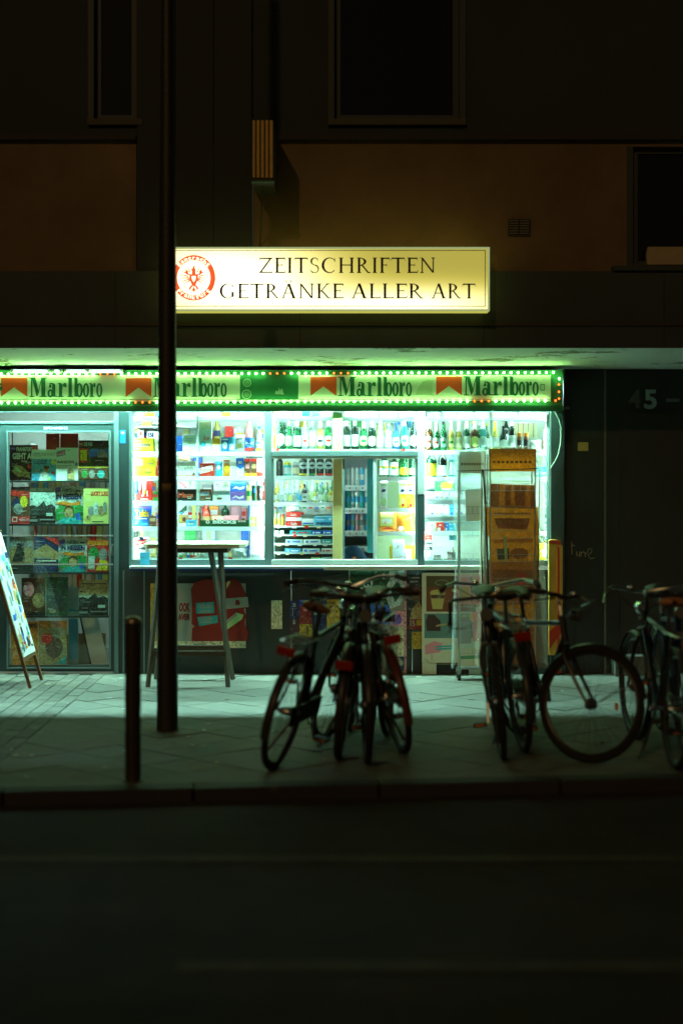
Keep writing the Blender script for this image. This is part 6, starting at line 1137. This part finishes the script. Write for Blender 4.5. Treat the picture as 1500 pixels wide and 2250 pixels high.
# ------------------------------------------------------------------ high table, pole, bollard, leaning board
def RL(px, py): Y = GY(py); return Vector((PX(px, Y), Y, 0))
ht = thing('high_table', 'high wooden standing table with splayed legs before the left window', 'table', (-1.16, -.68, 0)); zt3 = 1.135; TOPW = c(.72, .66, .5, .4, var=.12, scale=6); LEGM = c(.07, .05, .03, .5, var=.3)
hw = .40; m = MB(); prof = [(x * hw + 0, y * .34) for x, y in ((-1, -.8), (-.9, -1), (.9, -1), (1, -.8), (1, .8), (.9, 1), (-.9, 1), (-1, .8))]
m.add([(x, y, z) for z in (zt3 - .035, zt3) for x, y in prof], [tuple(range(7, -1, -1)), tuple(range(8, 16))] + [(i, (i + 1) % 8, (i + 1) % 8 + 8, i + 8) for i in range(8)], TOPW).build('table_top', ht, bevel=.006)
MB().box(-.26, .26, -.2, .2, zt3 - .075, zt3 - .036, LEGM).build('apron', ht, bevel=.003)
feet = [(-.367, -.24, -.27, -.17), (.265, -.24, .20, -.17), (.272, .26, .09, .17), (-.36, .26, -.22, .17)]
for fx, fy, tx, ty in feet: MB().tube([(fx, fy, 0), (tx, ty, zt3 - .05)], [.019, .023], LEGM, 4).build('leg', ht)
for (a, b) in ((0, 1), (3, 2)):
    k = .265 / (zt3 - .05); p = [feet[q][0] + (feet[q][2] - feet[q][0]) * k for q in (a, b)]; y = feet[a][1] + (feet[a][3] - feet[a][1]) * k
    MB().box(min(p), max(p), y - .02, y + .02, .245, .285, LEGM).build('stretcher', ht, bevel=.003)
mt = g_box('leaflet_holder', 'tiny dark tag hanging on the pane above the table edge', 'tag', 306, 316, 1180, PZ(1188, -.01), -.01, 'nv', d=.002)

pb = RL(368, 1605); POLEM = plaster('pole_paint', (.026, .022, .018), .35, 5, .3, rough=.5)
pole = thing('street_pole', 'tall dark tapered steel pole on the pavement crossing the whole shop front', 'pole', tuple(pb))
MB().lathe([(.072, 0), (.070, .04), (.066, .9), (.060, 1.9), (.0575, 3.0), (.045, 4.0), (.039, 5.0), (.036, 6.5)], POLEM, 24).build('shaft', pole, True)
MB().lathe([(.078, -.004), (.078, .006), (.072, .01)], c(.04, .035, .03, .7), 20).build('base_plate', pole, True)
sk = MB(); cyl_patch(sk, .0615, EYE - (1080 - HOR) / SC(pb.y), EYE - (1063 - HOR) / SC(pb.y), 28, c(.55, .40, .10, .5)); sk.build('sticker', pole, True)
bb = RL(292.5, 1716); bol = thing('bollard', 'short round steel bollard with domed cap at the kerb', 'bollard', tuple(bb)); BM = plaster('bollard_paint', (.04, .03, .022), .4, 6, .3, rough=.45)
MB().lathe([(.044, 0), (.044, .868)], BM, 24).build('shaft', bol, True); MB().lathe([(.0465, .866), (.0465, .874), (.04, .888), (.026, .897), (.0005, .90)], c(.35, .32, .22, .3, .8), 24).build('cap', bol, True)
MB().lathe([(.06, 0), (.058, .008), (.046, .012)], BM, 24).build('foot_ring', bol, True)

# A-board with a colourful notice, leaning, seen almost edge-on
ab = thing('pavement_board', 'leaning wooden A-board with colourful notice at the left edge of the pavement', 'sandwich board', (-2.43, -.73, 0)); LN = math.atan(.29)
AW = c(.16, .075, .03, .55, var=.3)
def frame_pt(y, l, off=0): return (-l * math.sin(LN) + off * math.cos(LN), y, l * math.cos(LN) + off * math.sin(LN))
def slab_(y0, y1, l0, l1, o0, o1, mat, sgn=1, dx=0):
    vs = []
    for l in (l0, l1):
        for y in (y0, y1):
            for o_ in (o0, o1): p = frame_pt(y, l, o_); vs.append((dx + sgn * p[0], p[1], p[2]))
    return MB().add(vs, [(0, 1, 3, 2), (4, 6, 7, 5), (0, 4, 5, 1), (2, 3, 7, 6), (0, 2, 6, 4), (1, 5, 7, 3)], mat)
HB = 1.28
for sgn, dx in ((1, 0), (-1, -2 * HB * math.sin(LN) - .004)):
    for y in (-.27, .235): slab_(y, y + .035, 0.005, HB, -.022, 0, AW, sgn, dx).build('leg', ab)
    slab_(-.235, .235, HB - .05, HB, -.02, -.002, AW, sgn, dx).build('top_bar', ab); slab_(-.235, .235, .22, .25, -.02, -.002, AW, sgn, dx).build('cross_bar', ab)
nb_ = slab_(-.25, .25, .25, HB - .02, .001, .006, c(.72, .78, .72, .45)).build('notice_board', ab)
rs = random.Random(5); m = MB()
for k in range(95):
    y0 = rs.uniform(-.235, .2); l0 = rs.uniform(.27, HB - .12); wy = rs.choice([.03, .05, .09]) * rs.uniform(.6, 1.3); hl = rs.choice([.02, .05, .08]); y1 = min(.24, y0 + wy); off = .0075 + k * .00003
    if -.01 < (y0 + y1) / 2 < .03: continue
    col = K[rs.choice(['nv', 'k', 'gr', 't', 'g', 'y', 'o', 'lb', 'gr', 'r', 'dg', 'lg', 'k', 'b', 'tan'])]
    m.poly([frame_pt(y0, l0, off), frame_pt(y1, l0, off), frame_pt(y1, l0 + hl, off), frame_pt(y0, l0 + hl, off)], col)
m.build('notice_print', nb_)

# ------------------------------------------------------------------ bicycles
TYRE = c(.018, .017, .016, .75, scale=60, bump=.3); RIM_ = c(.10, .095, .085, .45, .8); SPK = c(.35, .34, .32, .35, 1, var=0); BKM = c(.02, .02, .02, .4, .3)
def bicycle(label, rear, heading, lean=0, steer=0, frame=(.03, .03, .035), rw=.34, bar='city', carrier=True, guards=True, basket=False, saddle=(.03, .02, .015), lampc=True, light=True, chaincase=True, step=False):
    """rear: ground point of the rear wheel, heading and lean in degrees; built along +x with the rear contact at the origin"""
    t = thing('bicycle', label, 'bicycle', (rear[0], rear[1], 0), 'bicycles parked at the kerb')
    t.rotation_euler = (Matrix.Rotation(R(heading), 3, 'Z') @ Matrix.Rotation(R(lean), 3, 'X')).to_euler()
    FM = c(*frame, .28, .35, var=.1); wb = 1.06; hb = .27
    BBx, BBz = .44, hb + .02; ST = Vector((.44 - .2, 0, .80)); HT = Vector((.83, 0, .83)); HB_ = Vector((.868, 0, .69)); FA = Vector((wb, 0, rw)); RA = Vector((0, 0, rw))
    axis = (HT - HB_).normalized(); SM = Matrix.Translation(HB_) @ Matrix.Rotation(R(steer), 4, axis) @ Matrix.Translation(-HB_)
    def wheel(cx, M, dyn):
        w_ = MB(); n = 44; rt = .019; rr = rw - rt
        w_.tube([(cx + (rr - .024) * math.cos(2 * math.pi * k / n), 0, rw + (rr - .024) * math.sin(2 * math.pi * k / n)) for k in range(n)], .010, RIM_, 6, True)
        w_.tube([(cx, -.045, rw), (cx, -.02, rw), (cx, .02, rw), (cx, .045, rw)], [.014, .035 if dyn else .022, .035 if dyn else .022, .014], STEEL, 12)
        wo2 = w_.xf(M).build('wheel', t, True)
        ty = MB().tube([(cx + rr * math.cos(2 * math.pi * k / n), 0, rw + rr * math.sin(2 * math.pi * k / n)) for k in range(n)], rt, TYRE, 10, True); ty.xf(M).build('tyre', wo2, True)
        sp = MB(); ns = 32
        for k in range(ns):
            a = 2 * math.pi * k / ns; b = a + (.35 if k % 4 < 2 else -.35); s = .022 if k % 2 else -.022
            sp.tube([(cx + .024 * math.cos(b), s, rw + .024 * math.sin(b)), (cx + (rr - .03) * math.cos(a), 0, rw + (rr - .03) * math.sin(a))], .0011, SPK, 4, caps=False)
        sp.xf(M).build('spokes', wo2)['kind'] = 'stuff'
        MB().box(cx + rw * .45, cx + rw * .52, -.004, .004, rw - .02, rw + .02, K['o']).xf(M).build('reflector', wo2)
    I = Matrix.Identity(4); wheel(0, I, False); wheel(wb, SM, True)
    f_ = MB(); bb_ = Vector((BBx, 0, BBz))
    f_.tube([ST - Vector((.0, 0, .02)), bb_], .016, FM, 10)
    if step: f_.tube([HB_ + axis * .03, (.66, 0, .40), bb_], .021, FM, 10); f_.tube([HB_ + axis * .09, (.62, 0, .50), bb_ + Vector((-.07, 0, .17))], .014, FM, 10)
    else: f_.tube([HB_ + axis * .03, bb_], .018, FM, 10); f_.tube([HB_ + axis * .11, ST - Vector((-.01, 0, .05))], .016, FM, 10)
    f_.tube([HB_ - axis * .01, HT + axis * .01], .019, FM, 10)
    for s in (-1, 1): f_.tube([bb_ + Vector((0, s * .025, 0)), RA + Vector((0, s * .06, 0))], .010, FM, 8); f_.tube([ST - Vector((-.005, -s * .018, .07)), RA + Vector((0, s * .06, 0))], .008, FM, 8)
    f_.build('frame', t, True)
    k_ = MB(); cr = HB_ - axis * .03
    for s in (-1, 1): k_.tube([cr + Vector((0, s * .035, 0)), cr + Vector((.015, s * .055, -.06)), cr + (FA - cr) * .6 + Vector((-.012, s * .055, 0)), FA + Vector((0, s * .05, 0))], [.014, .014, .011, .008], FM, 8)
    k_.tube([cr + Vector((0, -.05, 0)), cr + Vector((0, .05, 0))], .015, FM, 8); k_.tube([HB_, HT + axis * .10], .012, STEEL, 8); k_.xf(SM).build('fork', t, True)
    h = MB(); top = HT + axis * .12; GR = c(.05, .03, .02, .8)
    if bar == 'city': pts = lambda s: [top + Vector((.06, 0, 0)), top + Vector((.05, s * .12, .02)), top + Vector((-.02, s * .22, .04)), top + Vector((-.15, s * .29, .03)), top + Vector((-.26, s * .31, .01))]
    elif bar == 'drop': pts = lambda s: [top + Vector((.07, 0, 0)), top + Vector((.07, s * .19, 0)), top + Vector((.14, s * .21, -.01)), top + Vector((.17, s * .215, -.07)), top + Vector((.12, s * .22, -.14)), top + Vector((.04, s * .22, -.14))]
    else: pts = lambda s: [top + Vector((.06, 0, 0)), top + Vector((.06, s * .1, .01)), top + Vector((.03, s * .22, .02)), top + Vector((-.02, s * .32, .02))]
    for s in (-1, 1): h.tube(pts(s), .011, BKM if bar != 'city' else STEEL, 8)
    h.tube([HT + axis * .08, top, top + Vector((.065, 0, 0))], .014, STEEL, 8); ho = h.xf(SM).build('handlebar', t, True)
    for s in (-1, 1):
        P = pts(s); MB().tube([P[-1], P[-1] + (P[-2] - P[-1]) * (.95 if bar != 'drop' else .9)], .017, GR, 10).xf(SM).build('grip', ho, True)
        mid = P[-2] + (P[-1] - P[-2]) * .1; MB().tube([mid, mid + Vector((.07, 0, -.03)), mid + Vector((.0, s * .03, -.055)) + (P[-1] - P[-2]) * .6], [.007, .006, .005], STEEL, 6).xf(SM).build('brake_lever', ho, True)
        MB().tube([mid + Vector((.05, 0, -.02)), mid + Vector((.14, -s * .08, -.02)), top + Vector((.14, s * .03, -.12)), HB_ + Vector((.05, 0, -.02))], .0028, BLACK, 5).xf(SM).build('brake_cable', ho, True)
    MB().lathe([(.022, 0), (.024, .008), (.018, .022), (.0005, .027)], CHROME, 12).xf(SM @ Matrix.Translation(top + Vector((.055, .09, .02)))).build('bell', ho, True)
    if lampc:
        l_ = MB().tube([top + Vector((.085, 0, -.10)), top + Vector((.10, 0, -.10)), top + Vector((.15, 0, -.10))], [.018, .036, .040], CHROME if basket is False else BKM, 14); lo = l_.xf(SM).build('headlight', t, True)
        MB().tube([top + Vector((.151, 0, -.10)), top + Vector((.154, 0, -.10))], .034, c(.16, .18, .18, .06, spec=.8), 14).xf(SM).build('lens', lo, True); MB().tube([HT, top + Vector((.09, 0, -.10))], .006, STEEL, 6).xf(SM).build('bracket', lo)
    SDM = c(*saddle, .5); sdz = .93; sx_ = ST.x - .03
    def sad(u, v):
        a = 2 * math.pi * v; L = -.13 + .27 * u; wd = .075 * (1 - u) ** .7 * (1 - (1 - min(1, u * 8)) ** 2 * .5) + .018; hh = .030 * (1 - .3 * u)
        if u <= 0 or u >= 1: wd *= .25; hh *= .4
        return (sx_ + L, wd * math.cos(a), sdz + .012 * math.cos(3 * u) + hh * math.sin(a))
    MB().grid(sad, 10, 14, SDM).build('saddle', t, True); MB().tube([ST - Vector((0, 0, .05)), (ST.x - .03, 0, sdz - .02)], .0125, STEEL, 8).build('seat_post', t, True)
    cr_o = MB().tube([(BBx, -.055, BBz), (BBx, .055, BBz)], .02, STEEL, 10); cr_o.lathe([(.085, -.002), (.088, 0), (.085, .002)], STEEL, 24) if False else None
    for s, a in ((-1, -70), (1, 110)): cr_o.tube([(BBx, s * .055, BBz), (BBx + .165 * math.cos(R(a)), s * .07, BBz + .165 * math.sin(R(a)))], .009, STEEL, 6)
    n = 28; cr_o.tube([(BBx + .075 * math.cos(2 * math.pi * k / n), -.045, BBz + .075 * math.sin(2 * math.pi * k / n)) for k in range(n)], .005, DARK, 5, True); cro = cr_o.build('crank', t, True)
    for s, a in ((-1, -70), (1, 110)): px, pz = BBx + .165 * math.cos(R(a)), BBz + .165 * math.sin(R(a)); MB().box(px - .045, px + .045, s * .12 - .04, s * .12 + .04, pz - .012, pz + .012, BLACK).build('pedal', cro, bevel=.004); MB().box(px - .047, px - .0455, s * .12 - .03, s * .12 + .03, pz - .006, pz + .006, K['o']).build('pedal_reflector', cro); MB().box(px + .0455, px + .047, s * .12 - .03, s * .12 + .03, pz - .006, pz + .006, K['o']).build('pedal_reflector', cro)
    ch = MB(); 
    if chaincase: ch.box(-.03, BBx + .09, -.062, -.036, rw - .075, rw + .045, BKM); ch.build('chain_case', t, bevel=.02)
    else: ch.tube([(0, -.045, rw + .04), (BBx, -.045, BBz + .075)], .004, DARK, 5); ch.tube([(0, -.045, rw - .04), (BBx, -.045, BBz - .075)], .004, DARK, 5); ch.build('chain', t)
    if guards:
        for cx, M, a0, a1 in ((0, I, 25, 200), (wb, SM, 10, 165)):
            g = MB(); rg = rw + .014; n = 20
            def gg(u, v, cx=cx, a0=a0, a1=a1, rg=rg):
                a = R(a0 + (a1 - a0) * u); q = (v - .5) * 2; r = rg - .012 * q * q; return (cx + r * math.cos(a), q * .026, rw + r * math.sin(a))
            g.grid(gg, n, 4, c(frame[0] * .7 + .02, frame[1] * .7 + .02, frame[2] * .7 + .02, .35)); g.tube([(cx, .05, rw), (cx + rg * math.cos(R(a1 - 20)), .02, rw + rg * math.sin(R(a1 - 20)))], .003, STEEL, 5) if cx == 0 else g.tube([(cx, .05, rw), (cx + rg * math.cos(R(a0 + 20)), .02, rw + rg * math.sin(R(a0 + 20)))], .003, STEEL, 5); g.xf(M).build('mudguard', t, True)
    if carrier:
        r_ = MB(); zz = rw * 2 + .09
        for s in (-1, 1): r_.tube([(.17, s * .03, zz - .02), (.10, s * .06, zz), (-.25, s * .06, zz), (-.29, s * .03, zz)], .006, STEEL, 6); r_.tube([(-.10, s * .06, zz), (0, s * .062, rw)], .005, STEEL, 6)
        for x in (-.24, -.12, 0, .08): r_.tube([(x, -.06, zz), (x, .06, zz)], .0045, STEEL, 5)
        r_.tube([(-.29, -.03, zz), (-.29, .03, zz)], .006, STEEL, 5); r_.build('carrier', t, True)
    if light:
        x = -.31 if carrier else -.345; z = rw * 2 + .05 if carrier else rw * 1.75; MB().box(x - .02, x + .012, -.05, .05, z - .028, z + .026, c(.35, .02, .01, .25)).build('rear_light', t, bevel=.008)
    ks = MB().tube([(.40, .03, hb - .0), (.30, .13, .03), (.285, .145, .012)], .009, STEEL, 6); ks.build('kickstand', t, True)
    if basket:
        b_ = MB(); bx, bz = top.x + .10, top.z - .14
        for z, w_, l_ in ((bz, .12, .09), (bz + .09, .15, .11), (bz + .20, .17, .13)): b_.tube([(bx + .04 + l_ * a, w_ * b, z) for a, b in ((-1, -1), (1, -1), (1, 1), (-1, 1))], .004, BKM, 5, True)
        for k in range(20):
            a = 2 * math.pi * k / 20; q = max(abs(math.cos(a)), abs(math.sin(a))); u_, v_ = math.cos(a) / q, math.sin(a) / q; b_.tube([(bx + .04 + .09 * u_, .12 * v_, bz), (bx + .04 + .13 * u_, .17 * v_, bz + .20)], .002, BKM, 4)
        b_.xf(SM).build('basket', t, True)
    return t
def gp_(px, py): Y = GY(py); return (PX(px, Y), Y)
A = gp_(598, 1690); bicycle('dark city bicycle leaning right with red tail light, leftmost at the kerb', A, 75, 14, -6, (.03, .028, .025), bar='city', saddle=(.16, .08, .03), carrier=True)
B = (gp_(806, 1678)); hB = 262; bicycle('dark bicycle facing the road with chrome headlight in the left cluster', (B[0] - 1.06 * math.cos(R(hB)), B[1] - 1.06 * math.sin(R(hB))), hB, 3, 10, (.025, .03, .03), bar='flat', basket=False, saddle=(.03, .02, .02))
Cc = gp_(886, 1655); bicycle('reddish bicycle leaning left, rightmost of the left cluster', Cc, 101, -11, 6, (.16, .03, .015), bar='city', carrier=True, saddle=(.03, .03, .03))
D = gp_(1104, 1668); hD = 265; bicycle('grey sports bicycle facing the road before the amber card rack', (D[0] - 1.06 * math.cos(R(hD)), D[1] - 1.06 * math.sin(R(hD))), hD, 7, 4, (.09, .10, .10), bar='drop', carrier=False, guards=False, chaincase=False, saddle=(.02, .02, .02))
E = gp_(1288, 1676); hE = 286; bicycle('black bicycle with front wheel turned broadside right of the amber card rack', (E[0] - 1.06 * math.cos(R(hE)), E[1] - 1.06 * math.sin(R(hE))), hE, 4, 40, (.02, .02, .02), bar='flat', carrier=True, chaincase=False, saddle=(.03, .02, .02))
F = gp_(1482, 1690); bicycle('dark bicycle with brown saddle at the right edge of the picture', F, 92, 1, 4, (.03, .04, .06), bar='city', carrier=True, saddle=(.42, .20, .08))
G = gp_(1448, 1636); hG = 268; bicycle('bluish bicycle facing the road behind the one with the brown saddle', (G[0] + .12, G[1] + .6), hG, 2, 4, (.04, .10, .20), bar='drop', carrier=False, saddle=(.03, .02, .02))
H = gp_(1150, 1652); bicycle('dark green bicycle with its rear to the road squeezed between the two right bicycles', H, 94, -5, -8, (.02, .035, .025), bar='city', carrier=True, saddle=(.03, .03, .03))
I_ = gp_(742, 1668); bicycle('black bicycle with its rear to the road in the middle of the left cluster', I_, 86, 6, 5, (.02, .02, .022), bar='flat', carrier=False, saddle=(.12, .06, .03), step=True)

# specks of paper and cigarette ends trodden into the paving
rs = random.Random(4); m = MB()
for k in range(70):
    x = rs.uniform(-2.4, 2.2); y = rs.uniform(-4.4, -.25); a = rs.uniform(0, 3.1); l_ = rs.uniform(.008, .022); w_ = rs.uniform(.004, .009); ca, sa = math.cos(a), math.sin(a)
    q = [(x + ca * u_ - sa * v_, y + sa * u_ + ca * v_) for u_, v_ in ((-l_, -w_), (l_, -w_), (l_, w_), (-l_, w_))]
    m.add([(p[0], p[1], .0035) for p in q] + [(p[0], p[1], .0065) for p in q], [(3, 2, 1, 0), (4, 5, 6, 7), (0, 1, 5, 4), (1, 2, 6, 5), (2, 3, 7, 6), (3, 0, 4, 7)], K[rs.choice(['w', 'cr', 'tan', 'pale', 'br'])])
tag(m.build('litter'), 'specks of paper and cigarette ends scattered over the paving', 'litter', kind='stuff')
